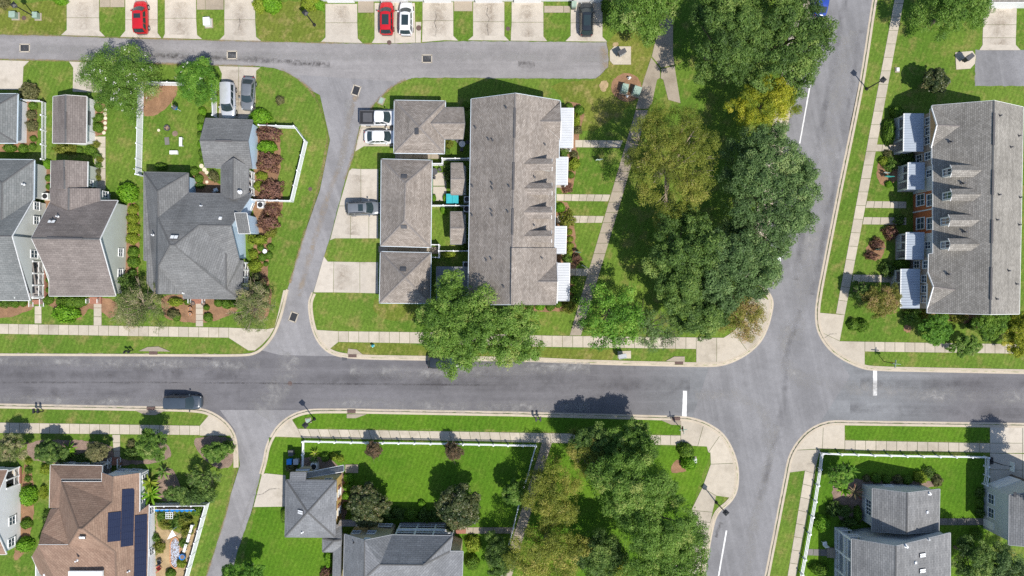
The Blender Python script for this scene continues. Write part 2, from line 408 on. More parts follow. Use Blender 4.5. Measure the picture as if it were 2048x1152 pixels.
M['cap_town'] = plain('ridge_shingle_town', (0.185, 0.165, 0.152), 0.9, 0.25, 6)
M['cap_tan'] = plain('ridge_shingle_tan', (0.17, 0.115, 0.085), 0.9, 0.2, 6)
M['cap_dark'] = plain('ridge_vent_strip', (0.085, 0.08, 0.08), 0.9, 0.15, 6)

def dirt(name, c, amt=0.8, scale=1.2):
    t = NT(name); uv = t.n.new('ShaderNodeUVMap').outputs[0]; sp = t.n.new('ShaderNodeSeparateXYZ'); t.link(uv, sp.inputs[0])
    fall = t.math('SUBTRACT', 1.0, t.math('ABSOLUTE', t.math('SUBTRACT', t.math('MULTIPLY', sp.outputs[1], 2.0), 1.0)))
    n = t.noise(scale, 6, rough=0.7, dist=0.5); n2 = t.noise(0.25, 3)
    a = t.math('MULTIPLY', t.ramp(n, [(0.36, 0.0), (0.66, 1.0)]), t.ramp(fall, [(0.0, 0.0), (0.75, 1.0)])); a = t.math('MULTIPLY', t.math('MULTIPLY', a, t.ramp(n2, [(0.35, 0.15), (0.6, 1.0)])), amt)
    t.col(c); tr = t.n.new('ShaderNodeBsdfTransparent'); mx = t.n.new('ShaderNodeMixShader'); t.link(a, mx.inputs[0]); t.link(tr.outputs[0], mx.inputs[1]); t.link(t.b.outputs[0], mx.inputs[2])
    t.link(mx.outputs[0], t.n['Material Output'].inputs['Surface']); return t.m
M['dirt_tan'] = dirt('dirt_tan', (0.30, 0.235, 0.165), 0.75); M['dirt_pale'] = dirt('dirt_pale', (0.28, 0.27, 0.26), 0.85); M['dirt_band'] = dirt('dirt_band', (0.068, 0.064, 0.068), 0.36, 0.35); M['dirt_stain'] = dirt('dirt_stain', (0.20, 0.15, 0.105), 0.5, 1.6); M['dirt_dark'] = dirt('dirt_dark', (0.035, 0.03, 0.028), 0.6, 2.0); M['dirt_soil'] = dirt('dirt_edge', (0.28, 0.20, 0.10), 0.95, 2.5); M['dirt_line'] = dirt('sealed_joint', (0.06, 0.055, 0.055), 0.7, 3.0)
# ------------------------------------------------------------------ ground, roads, lawns
def G(pts): return [W(x, y, 0) for x, y in pts]
def sheet(name, label, pts, z, mat, cat, kind='structure', world=False, jit=0.0, seed=1, step=0.7, skirt=0.0, smooth=0, soft=False):
    p = pts if world else G(pts)
    if soft: p = soften(p)
    if smooth: p = smooth_poly(p, smooth)
    if jit: p = densify(p, step, jit, seed)
    mb = MB()
    if skirt: mb.prism(p, z - skirt, z)
    else: mb.poly([(q[0], q[1], z) for q in p])
    return tag(mb.build(name, mat), label, cat, kind=kind)

sheet('ground', 'grassy ground stretching away beyond the streets', [(-1500, -1500), (1500, -1500), (1500, 1500), (-1500, 1500)], -0.12, M['ground'], 'ground', world=True)
sheet('road', 'wide dark asphalt street crossing the picture from side to side', [(-3000, 690), (3000, 690), (3000, 868), (-3000, 868)], 0.0, M['asph_main'], 'road')
# the side street lies a little higher at the crossing
sheet('road', 'lighter grey asphalt side street slanting down the right of the crossing',
      [(1600, -420), (1840, -420), (1700, 250), (1655, 600), (1640, 660), (1700, 752), (1640, 846), (1590, 890), (1570, 1000), (1440, 1570), (1300, 1570), (1390, 1080), (1440, 960), (1430, 890), (1380, 850), (1420, 728), (1500, 700), (1540, 640), (1520, 540), (1560, 250)], 0.004, M['asph_side'], 'road')
sheet('road', 'pale asphalt lane curving from the street up to the alley',
      [(520, 700), (560, 710), (640, 712), (690, 712), (640, 660), (630, 590), (700, 350), (740, 230), (820, 150), (700, 120), (560, 120), (520, 128), (640, 190), (660, 280), (640, 380), (570, 580), (540, 680)], 0.006, M['asph_lane'], 'road')
sheet('road', 'pale asphalt lane running down beside the brown solar roof',
      [(440, 820), (600, 820), (540, 880), (520, 960), (440, 1250), (380, 1250), (480, 930), (470, 860)], 0.006, M['asph_lane'], 'road')
sheet('road', 'patched grey alley in front of the row of driveways',
      [(-420, 60), (0, 64), (512, 78), (1230, 78), (1230, 165), (820, 165), (600, 150), (300, 135), (-420, 125)], 0.008, M['asph_alley'], 'road')

LZ = 0.06
nw_edge = [(-420, 112), (0, 119), (180, 123), (300, 127), (512, 133), (529, 134), (562, 139), (595, 157), (622, 181), (640, 213), (654, 258), (655, 280), (650, 317), (637, 377), (609, 467), (578, 570), (562, 622), (551, 655), (541, 674), (527, 691), (512, 703), (490, 708), (0, 706), (-420, 702)]
c_edge = [(-420, 60), (0, 69), (133, 72), (200, 75), (317, 78), (512, 83), (745, 88), (832, 87), (889, 82), (1024, 83), (1217, 85), (1219, 158), (1024, 157), (832, 155), (812, 160), (785, 173), (759, 197), (742, 217), (725, 235), (716, 268), (708, 310), (696, 343), (684, 386), (659, 481), (649, 511), (627, 586), (619, 604), (622, 637), (629, 664), (639, 684), (655, 701), (679, 711), (725, 715), (849, 717), (1051, 719), (1157, 724), (1257, 727), (1391, 730), (1437, 730), (1467, 721), (1497, 704), (1521, 681), (1535, 650), (1543, 616), (1543, 599), (1534, 584), (1514, 554), (1565, 285), (1619, 0), (1698, -420), (-420, -420)]
ne_edge = [(1824, -420), (1748, 0), (1723, 167), (1678, 384), (1636, 597), (1633, 637), (1639, 667), (1659, 697), (1686, 717), (1723, 734), (1749, 738), (2048, 744), (2480, 750), (2480, -420)]
se_edge = [(2480, 853), (2048, 850), (1696, 845), (1669, 844), (1646, 848), (1619, 861), (1596, 885), (1579, 915), (1573, 948), (1553, 1051), (1533, 1152), (1450, 1570), (2480, 1570)]
sc_edge = [(440, 1250), (470, 1118), (493, 1051), (507, 1015), (512, 985), (522, 948), (530, 921), (534, 895), (545, 871), (559, 851), (579, 835), (602, 825), (625, 821), (695, 821), (1024, 827), (1257, 833), (1324, 835), (1367, 836), (1391, 840), (1417, 850), (1444, 868), (1461, 895), (1472, 925), (1475, 955), (1471, 985), (1457, 1006), (1429, 1026), (1417, 1088), (1406, 1152), (1315, 1570), (440, 1570)]
sw_edge = [(-420, 806), (0, 811), (267, 816), (400, 818), (430, 830), (450, 845), (463, 861), (470, 878), (473, 908), (473, 935), (467, 968), (450, 1035), (430, 1101), (413, 1152), (380, 1250), (380, 1570), (-420, 1570)]
for lab, e in (('lawn around the grey and brown roofed houses on the left', nw_edge), ('lawn of the townhouse block and tree park between the alley and the street', c_edge), ('lawn around the right hand townhouse with dormer windows', ne_edge), ('lawn around the grey house at the lower right corner', se_edge), ('lawn between the lower lane and the side street', sc_edge), ('lawn around the brown roof with solar panels', sw_edge)):
    sheet('lawn', lab, e, LZ, M['lawn'], 'lawn', jit=0.05, seed=len(lab), step=0.5, skirt=0.15, soft=True)
# better watered and drier lawns
LZ2 = LZ + 0.004
def lawn2(label, pts, mat, smooth=0, jit=0.12): sheet('lawn', label, pts, LZ2 if 'weedy' not in label else LZ + .05, M[mat], 'lawn', jit=jit, seed=len(label), step=0.5, smooth=smooth)
lawn2('deep green fenced lawn of the yellow house with two magnolias', [(538, 875), (600, 877), (1075, 887), (1020, 1060), (1000, 1200), (470, 1200), (512, 1016), (536, 905)], 'lawn_lush')
lawn2('deep green verge in front of the fenced lawn of the yellow house', [(584, 835), (630, 824), (1024, 830), (1330, 838), (1362, 848), (1362, 869), (1024, 861), (596, 855)], 'lawn_lush')
lawn2('deep green fenced lawn around the grey house at lower right', [(1640, 905), (1979, 912), (1979, 975), (1960, 1200), (1580, 1200)], 'lawn_lush')
lawn2('deep green verge at the lower right crossing', [(1690, 849), (1965, 854), (1979, 862), (1979, 884), (1690, 878)], 'lawn_lush')
lawn2('deep green corner lawn beside the round bush at the lower crossing', [(1100, 888), (1300, 893), (1414, 893), (1420, 905), (1382, 1018), (1320, 1210), (1010, 1210), (1060, 1040)], 'lawn_lush')
lawn2('dry worn lawn beside the alley end', [(1212, 60), (1317, 60), (1290, 150), (1270, 210), (1160, 280), (1130, 200), (1090, 165), (1219, 160)], 'lawn_dry', 1)
lawn2('dry worn verge of the middle block along the street', [(665, 698), (680, 685), (842, 689), (1091, 696), (1230, 700), (1225, 721), (1050, 714), (720, 710)], 'lawn_dry', 0)
lawn2('worn lawn island under the street lamp at the upper left', [(-30, 15), (60, 5), (134, 0), (133, 60), (122, 70), (-30, 67)], 'lawn_dry', 1)
lawn2('worn lawn island under the street lamp above the lane', [(514, 10), (600, 0), (648, 12), (650, 74), (640, 84), (526, 82), (514, 72)], 'lawn_dry', 1)
lawn2('worn patch in the lawn below the lowest townhouse garage', [(750, 590), (840, 608), (850, 640), (770, 642), (745, 620)], 'lawn_dry', 2)

# mulch beds, sand
BN = [0]
def bed(label, pts, mat='mulch', smooth=2, dz=0.010):
    BN[0] += 1
    sheet('mulch_bed', label, pts, LZ + dz + .0006 * BN[0], M[mat], 'flower bed', jit=0.10, seed=len(label), step=0.35, smooth=smooth)
bed('curved pine straw bed under the white flowering tree', [(288, 180), (330, 168), (362, 170), (345, 205), (320, 228), (290, 236), (284, 210)])
bed('pine straw bed beside the curving white fence', [(512, 240), (545, 250), (560, 270), (562, 305), (562, 340), (552, 362), (565, 385), (568, 400), (565, 420), (552, 445), (545, 470), (536, 520), (536, 560), (545, 590), (535, 640), (505, 640), (490, 600), (510, 560), (505, 400)])
bed('pine straw bed in front of the large grey roof', [(318, 585), (475, 595), (480, 620), (455, 632), (425, 643), (395, 645), (340, 642), (325, 625)])
bed('pine straw bed in front of the brown roofed house', [(90, 598), (230, 594), (240, 620), (222, 640), (208, 625), (180, 615), (170, 628), (155, 645), (140, 625), (100, 615)])
bed('pine straw bed below the leftmost porch', [(-30, 605), (68, 605), (70, 618), (40, 628), (10, 637), (-30, 636)])
bed('bare circle of mulch round the green transformer boxes', [(1224, 160), (1240, 148), (1262, 147), (1280, 158), (1284, 180), (1276, 200), (1250, 205), (1230, 195), (1222, 178)])
bed('mulch strip along the porches of the middle townhouse', [(1118, 205), (1160, 205), (1170, 225), (1160, 265), (1150, 300), (1160, 310), (1152, 340), (1146, 385), (1112, 385)])
bed('mulch strip below the lower porches of the middle townhouse', [(1112, 402), (1138, 404), (1138, 432), (1150, 450), (1150, 490), (1160, 510), (1150, 540), (1146, 620), (1112, 620), (1108, 500)])
bed('mulch strip under the end wall of the middle townhouse', [(1000, 606), (1120, 606), (1150, 612), (1145, 622), (1080, 624), (1010, 620)])
bed('round mulch bed with two dark bushes on the right lawn', [(1734, 490), (1750, 476), (1768, 482), (1771, 502), (1758, 522), (1738, 520), (1730, 508)])
bed('mulch bed with a garden flag on the right townhouse lawn', [(1755, 318), (1785, 305), (1800, 330), (1795, 362), (1770, 374), (1753, 362)])
bed('small round bare patch on the right corner lawn', [(1806, 652), (1815, 648), (1823, 655), (1818, 666), (1808, 664)])
bed('mulch bed under the end wall of the right townhouse', [(1830, 612), (2060, 622), (2060, 670), (1990, 668), (1950, 655), (1920, 645), (1890, 640), (1840, 636)])
bed('worn mulch triangle beside the round corner bush', [(1353, 915), (1368, 925), (1376, 941), (1350, 946), (1338, 943)])
bed('dark mulch bed at the corner of the lower lane', [(386, 872), (464, 872), (467, 900), (468, 930), (440, 940), (405, 915), (392, 895)], 'mulch_dark')
bed('dark mulch bed under the banana plants', [(325, 935), (348, 935), (362, 975), (372, 1000), (310, 1004), (312, 960)], 'mulch_dark')
bed('dark mulch bed in front of the brown solar roof', [(60, 878), (225, 882), (225, 915), (300, 925), (300, 880), (340, 885), (345, 930), (80, 930), (50, 905)], 'mulch_dark')
bed('narrow mulch strip beside the white house at lower left', [(45, 930), (60, 930), (70, 975), (68, 1040), (55, 1100), (30, 1125), (28, 1105), (42, 1050)])
bed('mulch strip beside the pale gable of the brown roofed house', [(252, 400), (276, 405), (280, 470), (278, 560), (260, 590), (248, 560)])
bed('pine straw strip between the two left houses', [(88, 330), (104, 330), (104, 420), (98, 520), (92, 600), (84, 600), (90, 420)])
bed('pine straw strip beside the white garage at far left', [(50, 195), (74, 195), (76, 260), (74, 300), (40, 304), (-20, 304), (-20, 290), (50, 288)])
bed('mulch strip with stepping stones beside the brown garage', [(186, 200), (214, 205), (216, 268), (190, 274), (186, 260)])
bed('mulch around the clipped hedge at far left of the alley', [(36, 168), (72, 166), (78, 185), (74, 200), (40, 200)])
bed('pine straw courtyard of the large grey house', [(395, 345), (410, 340), (418, 362), (445, 366), (445, 392), (385, 392), (384, 350)])
bed('mulch under the hedges of the grey house at lower right', [(1660, 950), (1735, 962), (1880, 960), (1880, 975), (1740, 975), (1730, 1050), (1670, 1045)], 'mulch_dark')
bed('earthy courtyard beside the yellow garage', [(598, 910), (690, 920), (700, 1050), (640, 1050), (640, 960), (600, 940)], 'mulch_dark')
bed('dry sandy garden ground inside the white fence', [(312, 1012), (412, 1014), (376, 1152), (372, 1200), (312, 1200)], 'soil', 0, 0.012)
lawn2('weedy green patch in the upper part of the sandy garden', [(316, 1022), (404, 1020), (392, 1062), (368, 1072), (340, 1056), (318, 1060)], 'lawn_dry', 1)
bed('sandy washout at the end of the alley', [(1196, 170), (1206, 160), (1216, 162), (1214, 180), (1206, 186)], 'soil')
bed('sandy scrape above the mailbox pad at the alley', [(1225, 86), (1238, 84), (1238, 92), (1224, 93)], 'soil')

# kerbs: gutter pan and raised kerb swept along a road edge
def kerb(label, pts, side):
    p = soften(G(pts), False); p = densify(p, 1.2, 0, 1, False) + [p[-1]]
    p = [Vector((q[0], q[1])) for q in p]
    prof = [(-0.28, 0.012), (0.0, 0.022), (0.05, 0.125), (0.20, 0.125), (0.21, 0.108), (0.36, 0.106), (0.38, 0.0)]
    rows = []
    for i, q in enumerate(p):
        d = (p[min(i + 1, len(p) - 1)] - p[max(i - 1, 0)]).normalized(); n = Vector((-d.y, d.x)) * side
        rows.append([(q.x + n.x * a, q.y + n.y * a, z) for a, z in prof])
    mb = MB(); mb.grid(rows)
    o = mb.build('kerb', M['kerb'], recalc=True)
    return tag(o, label, 'kerb', kind='structure')
kerb('concrete kerb along the upper left verge of the main street', [(572, 578), (562, 622), (551, 655), (541, 674), (527, 691), (512, 703), (490, 708), (0, 706), (-420, 702)], 1)
kerb('concrete kerb around the middle block corner and street', c_edge[c_edge.index((627, 586)):c_edge.index((1565, 285)) + 1] + [(1619, 0), (1698, -420)], 1)
kerb('concrete kerb round the upper right corner of the crossing', ne_edge[:ne_edge.index((2480, 750)) + 1], 1)
kerb('concrete kerb round the lower right corner of the crossing', se_edge[:-1], 1)
kerb('concrete kerb round the lower middle block', sc_edge[sc_edge.index((522, 948)):-1], -1)
kerb('concrete kerb along the lower left block', sw_edge[:sw_edge.index((473, 935)) + 1], -1)

# ------------------------------------------------------------------ slabs
def strip(l0, l1, r0, r1, n):
    f = lambda a, b, t: (a[0] + (b[0] - a[0]) * t, a[1] + (b[1] - a[1]) * t)
    return [[f(l0, l1, i / n), f(l0, l1, (i + 1) / n), f(r0, r1, (i + 1) / n), f(r0, r1, i / n)] for i in range(n)]
def rect(x0, y0, x1, y1): return [(x0, y0), (x1, y0), (x1, y1), (x0, y1)]
def paving(name, label, polys, mat='conc', cat='pavement', gap=0.028, z=0.10):
    base = MB()
    for q in polys: base.prism(inset(G(q), 0.015), 0.0, z - 0.028)
    b = tag(base.build(name, M['joint']), label, cat, kind='structure')
    r = random.Random(len(label))
    for q in polys:
        MB().prism(inset(G(q), gap), z - 0.05, z + r.uniform(-0.004, 0.004)).build('slab', M[mat], b)
    return b
paving('sidewalk', 'pale concrete sidewalk in front of the left houses', strip((-102, 645.5), (458, 655), (-102, 666), (458, 675.5), 28) + [[(458, 655), (535, 658), (549, 655), (556, 628), (567, 580), (573, 580), (561, 622), (550, 655), (539, 674), (525, 689), (510, 701), (497, 701), (458, 676)]])
paving('sidewalk', 'concrete sidewalk from the lane corner to the big street tree', [[(627, 659), (677, 662), (677, 684), (660, 698), (643, 684), (632, 664)]] + strip((677, 662), (840, 664), (677, 684), (840, 687), 8) + strip((840, 664), (1104, 671), (840, 687), (1104, 694), 13))
paving('sidewalk', 'concrete sidewalk below the tree park up to the crossing', strip((1104, 671), (1392, 674.5), (1104, 694), (1392, 698), 14) + [[(1392, 675), (1433, 675), (1433, 727), (1392, 727)], [(1433, 675), (1447, 675), (1466, 663), (1494, 701), (1466, 718), (1433, 727)], [(1466, 663), (1488, 640), (1497, 600), (1506, 583), (1537, 600), (1539, 616), (1531, 650), (1517, 680), (1494, 701)]])
paving('sidewalk', 'concrete sidewalk under the park trees beside the side street', strip((1488, 556), (1590, 0), (1508, 556), (1612, 0), 26))
paving('sidewalk', 'slanting concrete footpath through the tree park', strip((1271, 220), (1139, 671), (1296, 220), (1162, 671), 22), 'conc_dull')
paving('sidewalk', 'forking concrete path beside the transformer bed', [[(1317, 53), (1346, 51), (1346, 110), (1349, 130), (1322, 136), (1303, 113)], [(1302, 115), (1320, 137), (1320, 156), (1314, 160), (1304, 207), (1296, 218), (1271, 218), (1287, 160)], [(1322, 138), (1349, 132), (1361, 207), (1336, 200), (1326, 160), (1321, 157)]] + strip((1317, 53), (1345, -105), (1346, 51), (1374, -105), 7), 'conc_dull')
paving('sidewalk', 'concrete sidewalk beside the right townhouse along the side street', strip((1807, -100), (1716, 384), (1826, -100), (1736, 384), 18) + strip((1716, 384), (1671, 627), (1736, 384), (1689, 630), 9) + [[(1638, 625), (1671, 628), (1689, 630), (1679, 682), (1641, 664), (1637, 640)], [(1641, 664), (1679, 682), (1729, 683), (1729, 731), (1688, 714), (1662, 694)]])
paving('sidewalk', 'concrete sidewalk below the right townhouse lawn', strip((1729, 683), (2149, 690), (1729, 703), (2149, 709), 21))
paving('sidewalk', 'concrete sidewalk at the lower right corner and fence', [[(1578, 945), (1582, 916), (1590, 900), (1640, 898), (1628, 947), (1609, 941)], [(1590, 900), (1600, 887), (1621, 864), (1646, 852), (1644, 897)], [(1646, 852), (1672, 848), (1689, 849), (1689, 898), (1644, 897)]] + strip((1689, 880), (1979, 886), (1689, 900), (1979, 905), 14) + strip((1609, 941), (1557, 1257), (1629, 947), (1573, 1257), 12))
paving('sidewalk', 'concrete sidewalk along the white rail fence below the street', [[(547, 873), (560, 853), (580, 838), (584, 838), (596, 857), (604, 875)]] + strip((596, 857), (1361, 870.5), (604, 876), (1361, 890.5), 38))
paving('sidewalk', 'broad concrete corner at the lower crossing', [[(1361, 839), (1391, 843), (1407, 849), (1395, 892), (1361, 890)], [(1407, 849), (1440, 870), (1416, 905), (1413, 893), (1395, 892)], [(1440, 870), (1458, 897), (1468, 926), (1421, 928), (1420, 905), (1416, 905)], [(1468, 926), (1471, 955), (1467, 984), (1459, 995), (1432, 991), (1404, 975), (1421, 928)], [(1404, 975), (1432, 991), (1425, 1024), (1382, 1020)]] + strip((1382, 1020), (1323, 1210), (1425, 1024), (1384, 1210), 9))
paving('sidewalk', 'slanting concrete footpath beside the fenced deep green lawn', strip((1084, 884), (992, 1184), (1104, 885), (1014, 1184), 14), 'conc_dull')
paving('sidewalk', 'concrete sidewalk above the brown solar roof', strip((-100, 843), (400, 851), (-100, 865), (400, 870), 25) + [[(400, 851), (419, 829), (430, 834), (448, 849), (460, 865), (464, 871), (400, 871)]])

for lab, q, m in (('short walk to the leftmost porch steps', strip((70, 612), (70, 647), (84, 612), (84, 647), 2), 'conc'), ('short walk to the door of the brown roofed house', strip((188, 598), (188, 651), (204, 598), (204, 651), 3), 'conc'), ('short walk to the door of the large grey house', strip((392, 604), (392, 653), (407, 604), (407, 653), 4), 'conc'),
                  ('short walk up to the brown solar roofed house', strip((225, 869), (229, 918), (241, 869), (241, 918), 3), 'conc'), ('narrow walk behind the brown garage', strip((189, 273), (190, 380), (212, 273), (212, 380), 5), 'conc'),
                  ('short walk to the uppermost porch of the middle townhouse', strip((1150, 280), (1246, 281), (1150, 295), (1240, 296), 6), 'conc'), ('upper of the paired walks beside the middle townhouse', strip((1113, 388), (1221, 389), (1113, 402), (1216, 403), 7), 'conc'), ('lower of the paired walks beside the middle townhouse', strip((1113, 431), (1208, 432), (1113, 446), (1204, 446), 6), 'conc'), ('shaded walk to the lowest porch of the middle townhouse', strip((1138, 537), (1179, 537), (1138, 552), (1174, 552), 3), 'conc'),
                  ('short walk to the uppermost porch of the right townhouse', strip((1753, 289), (1788, 290), (1750, 303), (1788, 303), 3), 'conc'), ('upper of the paired walks beside the right townhouse', strip((1733, 402), (1812, 403), (1730, 416), (1812, 417), 5), 'conc'), ('lower of the paired walks beside the right townhouse', strip((1727, 434), (1812, 435), (1724, 449), (1812, 450), 5), 'conc'), ('short walk to the lowest porch of the right townhouse', strip((1706, 549), (1786, 550), (1703, 564), (1786, 565), 5), 'conc'),
                  ('walk from the white two storey porch to the slanting path', strip((905, 1054), (1030, 1054), (905, 1067), (1026, 1067), 6), 'conc_dull'), ('walk linking the two buildings at lower right', strip((1876, 1036), (1970, 1036), (1876, 1050), (1970, 1050), 5), 'conc_dark'), ('short walk to the porch of the grey house at lower right', strip((1613, 1097), (1655, 1098), (1610, 1110), (1655, 1112), 3), 'conc_dark'),
                  ('paved patio behind the middle garage', [rect(866, 345, 893, 372), rect(866, 373, 893, 402)], 'conc_drive'), ('narrow paved passage below the upper garage', strip((790, 296), (880, 300), (790, 318), (880, 318), 5), 'conc_dull'), ('narrow paved passage between the two lower garages', strip((757, 492), (880, 494), (757, 505), (880, 508), 6), 'conc_dull')):
    paving('footpath', lab, q, m)

# driveways
dr = [('upper left driveway beside the worn lamp island', [[(134, -100), (199, -100), (199, 36), (134, 36)], [(134, 36), (199, 36), (200, 62), (212, 74), (122, 71), (134, 60)]]),
      ('driveway under the leftmost red car', [[(251, -100), (316, -100), (316, 40), (251, 40)], [(251, 40), (316, 40), (316, 66), (324, 77), (240, 75), (251, 62)]]),
      ('empty driveway right of the leftmost red car', [[(330, -100), (393, -100), (393, 37), (330, 37)], [(330, 37), (393, 37), (395, 70), (406, 79), (326, 77), (330, 68)]]),
      ('empty driveway left of the upper lamp island', [[(449, -100), (511, -100), (511, 40), (449, 40)], [(449, 40), (511, 40), (513, 74), (524, 83), (438, 81), (449, 70)]]),
      ('empty driveway left of the red and white pair', [[(651, 8), (715, 8), (715, 46), (651, 46)], [(651, 46), (715, 46), (716, 77), (726, 87), (641, 85), (651, 75)]]),
      ('double driveway under the red and white pair', [[(749, 6), (790, 6), (790, 87), (743, 87), (749, 77)], [(790, 6), (830, 6), (831, 86), (790, 87)], [(831, 44), (843, 44), (842, 86), (831, 86)]]),
      ('cracked empty driveway right of the white car', [[(845, 4), (907, 4), (907, 42), (845, 42)], [(845, 42), (907, 42), (907, 72), (917, 82), (889, 81), (844, 85)]]),
      ('cracked empty driveway in the middle of the top row', [[(946, 4), (1009, 4), (1009, 44), (946, 44)], [(946, 44), (1009, 44), (1009, 72), (1019, 82), (935, 81), (946, 72)]]),
      ('empty driveway left of the dark car at the top', [[(1023, 4), (1087, 4), (1087, 45), (1023, 45)], [(1023, 45), (1087, 45), (1087, 73), (1095, 83), (1021, 82)]]),
      ('driveway under the dark car at the alley end', [[(1141, 6), (1205, 6), (1205, 46), (1141, 46)], [(1141, 46), (1205, 46), (1205, 74), (1215, 84), (1130, 83), (1141, 72)]]),
      ('driveway at the far left below the alley', [[(-80, 118), (60, 122), (48, 134), (46, 180), (-80, 180)]]),
      ('driveway behind the white flowering tree', [[(138, 123), (205, 125), (205, 186), (146, 184), (147, 136)]]),
      ('driveway under the silver van and the dark sedan', [[(437, 132), (478, 133), (476, 238), (437, 238), (444, 148)], [(478, 133), (522, 135), (513, 142), (511, 238), (476, 238)]]),
      ('driveway under the white pickup and the white sedan', [[(742, 220), (790, 218), (790, 256), (720, 256), (727, 236)], [(720, 256), (790, 256), (790, 293), (728, 293), (710, 304), (717, 270)]]),
      ('driveway under the grey car beside the lane', [[(698, 342), (704, 337), (722, 338), (722, 412), (678, 412)], [(722, 338), (757, 338), (757, 412), (722, 412)], [(678, 412), (702, 412), (701, 477), (670, 477), (660, 481)], [(702, 412), (738, 412), (738, 477), (701, 477)], [(738, 412), (757, 412), (757, 477), (738, 477)]]),
      ('empty driveway beside the lowest townhouse garage', [[(648, 512), (656, 523), (668, 523), (667, 585), (627, 585)], [(668, 523), (720, 524), (720, 586), (667, 585)], [(720, 524), (757, 524), (757, 587), (720, 586)]]),
      ('cracked driveway of the yellow garage', [[(532, 946), (572, 950), (572, 1013), (507, 1014), (515, 985), (524, 948)]]),
      ('stained driveway at the top right', [[(1966, 16), (2033, 16), (2032, 50), (1965, 50)], [(1965, 50), (2032, 50), (2031, 76), (1964, 76)], [(1964, 76), (2031, 76), (2031, 90), (2041, 101), (1957, 101), (1964, 90)]]),
      ('shaded driveway with a basketball hoop at the right edge', [[(1979, 853), (2044, 854), (2044, 886), (1979, 886)], [(1979, 886), (2044, 886), (2044, 906), (1979, 906)], [(1979, 906), (2044, 907), (2044, 940), (1979, 939)], [(1979, 939), (2044, 940), (2044, 974), (1979, 974)], [(2044, 854), (2130, 855), (2130, 906), (2044, 906)], [(2044, 907), (2130, 908), (2130, 974), (2044, 974)]])]
for lab, q in dr: paving('driveway', lab, q, 'conc_drive', 'driveway', z=0.095)
for lab, q in (('small paved landing left of the leftmost red car', [rect(200, -60, 221, 15), rect(221, -60, 250, 15)]), ('small paved landing between the two empty upper driveways', [rect(394, -60, 411, 20), rect(411, -60, 448, 20)]), ('small paved landing left of the red and white pair', [rect(716, -20, 748, 26)]), ('small paved landing between the cracked driveways', [rect(908, -20, 945, 23)]), ('small paved landing left of the dark car', [rect(1088, 12, 1127, 26), rect(1127, 12, 1140, 26)])):
    paving('footpath', lab, q, 'conc_dull')
sheet('road', 'grey asphalt pad at the right edge below the stained driveway', [(1951, 100), (2300, 100), (2300, 173), (1949, 172)], LZ + 0.006, M['asph_side'], 'road', jit=0.06, step=0.4)
# utility pads
for lab, q in (('concrete pad with the dark mailbox unit at the alley end', [(1219, 102), (1228, 93), (1262, 93), (1262, 130), (1226, 130), (1219, 122)]), ('concrete pad with the dark mailbox unit beside the grey asphalt pad', [(1909, 105), (1944, 102), (1951, 112), (1949, 128), (1940, 138), (1911, 140)]), ('concrete pad under the grey mailbox unit at the street', [(1235, 702), (1262, 701), (1262, 717), (1235, 717)])):
    paving('concrete_pad', lab, [q], 'conc', 'pad', z=0.13)

# painted markings, grates, manholes, storm inlets
def mark(label, pts): sheet('road_marking', label, pts, 0.012, M['roadpaint'], 'road marking', jit=0.015, step=0.3)
mark('white stop bar on the main street left of the crossing', [(1366, 781.5), (1374, 781.5), (1373, 835), (1364, 835)])
mark('white stop bar on the main street right of the crossing', [(1746, 739), (1754, 739), (1754, 791), (1746, 791)])
mark('white parking line along the upper side street', [(1598, 287), (1600.5, 287), (1663, -60), (1660, -60)])
mark('white parking line along the lower side street', [(1451.5, 1061), (1454.5, 1061), (1438.5, 1153), (1420, 1240), (1417, 1240), (1435.5, 1153)])
GP = {}
def grate(label, px, py, w, h, rz):
    t = thing('drain_grate', label, 'grate', W(px, py, 0.008), 'drain grates in the lanes', rz)
    mb = MB()
    for x, y, a, b in ((0, h / 2, w + .16, .14), (0, -h / 2, w + .16, .14), (w / 2, 0, .14, h), (-w / 2, 0, .14, h)): mb.box((x, y, 0.006), (a, b, 0.03))
    mb.build('frame', M['conc'], t, local=True)
    MB().box((0, 0, 0.002), (w - .1, h - .1, 0.006)).build('pit', M['black'], t, local=True)
    mb = MB()
    for i in range(9): mb.box((-w / 2 + w * (i + .5) / 9, 0, 0.010), (w / 9 * .5, h - .12, 0.012))
    mb.build('bars', M['grate'], t, local=True)
grate('drain grate at the left end of the alley', 49.5, 96, 1.25, 1.0, 0); grate('drain grate in the alley above the silver van', 464, 110, 1.25, 1.0, 0); grate('drain grate in the alley above the upper garage', 854, 117.5, 1.25, 1.0, 0)
grate('tilted drain grate where the lane meets the alley', 712, 181, 1.25, 0.95, math.radians(72)); grate('tilted drain grate at the lower mouth of the lane', 587, 634, 1.2, 0.95, math.radians(70))
def manhole(label, px, py, r, z):
    t = tag(MB().lathe(W(px, py, z), [(r, 0), (r, 0.02), (r * .93, 0.024), (r * .9, 0.014), (r * .3, 0.014), (r * .25, 0.02), (0.02, 0.02)], 20).build('manhole_cover', M['iron']), label, 'manhole', 'manhole covers')
manhole('rusty manhole cover at the end of the double driveway', 778.5, 85, .3, .1); manhole('larger rusty manhole cover right of the white car', 837.5, 56, .36, .1); manhole('rusty manhole cover in the narrow grass strip between driveways', 1016, 57.5, .28, LZ)
manhole('rusty manhole cover in the grass beside the lane', 620.5, 378, .27, LZ); manhole('dark manhole cover in the main street', 580, 767, .3, 0.004); manhole('small manhole cover on the worn lamp island', 48, 36, .3, LZ)
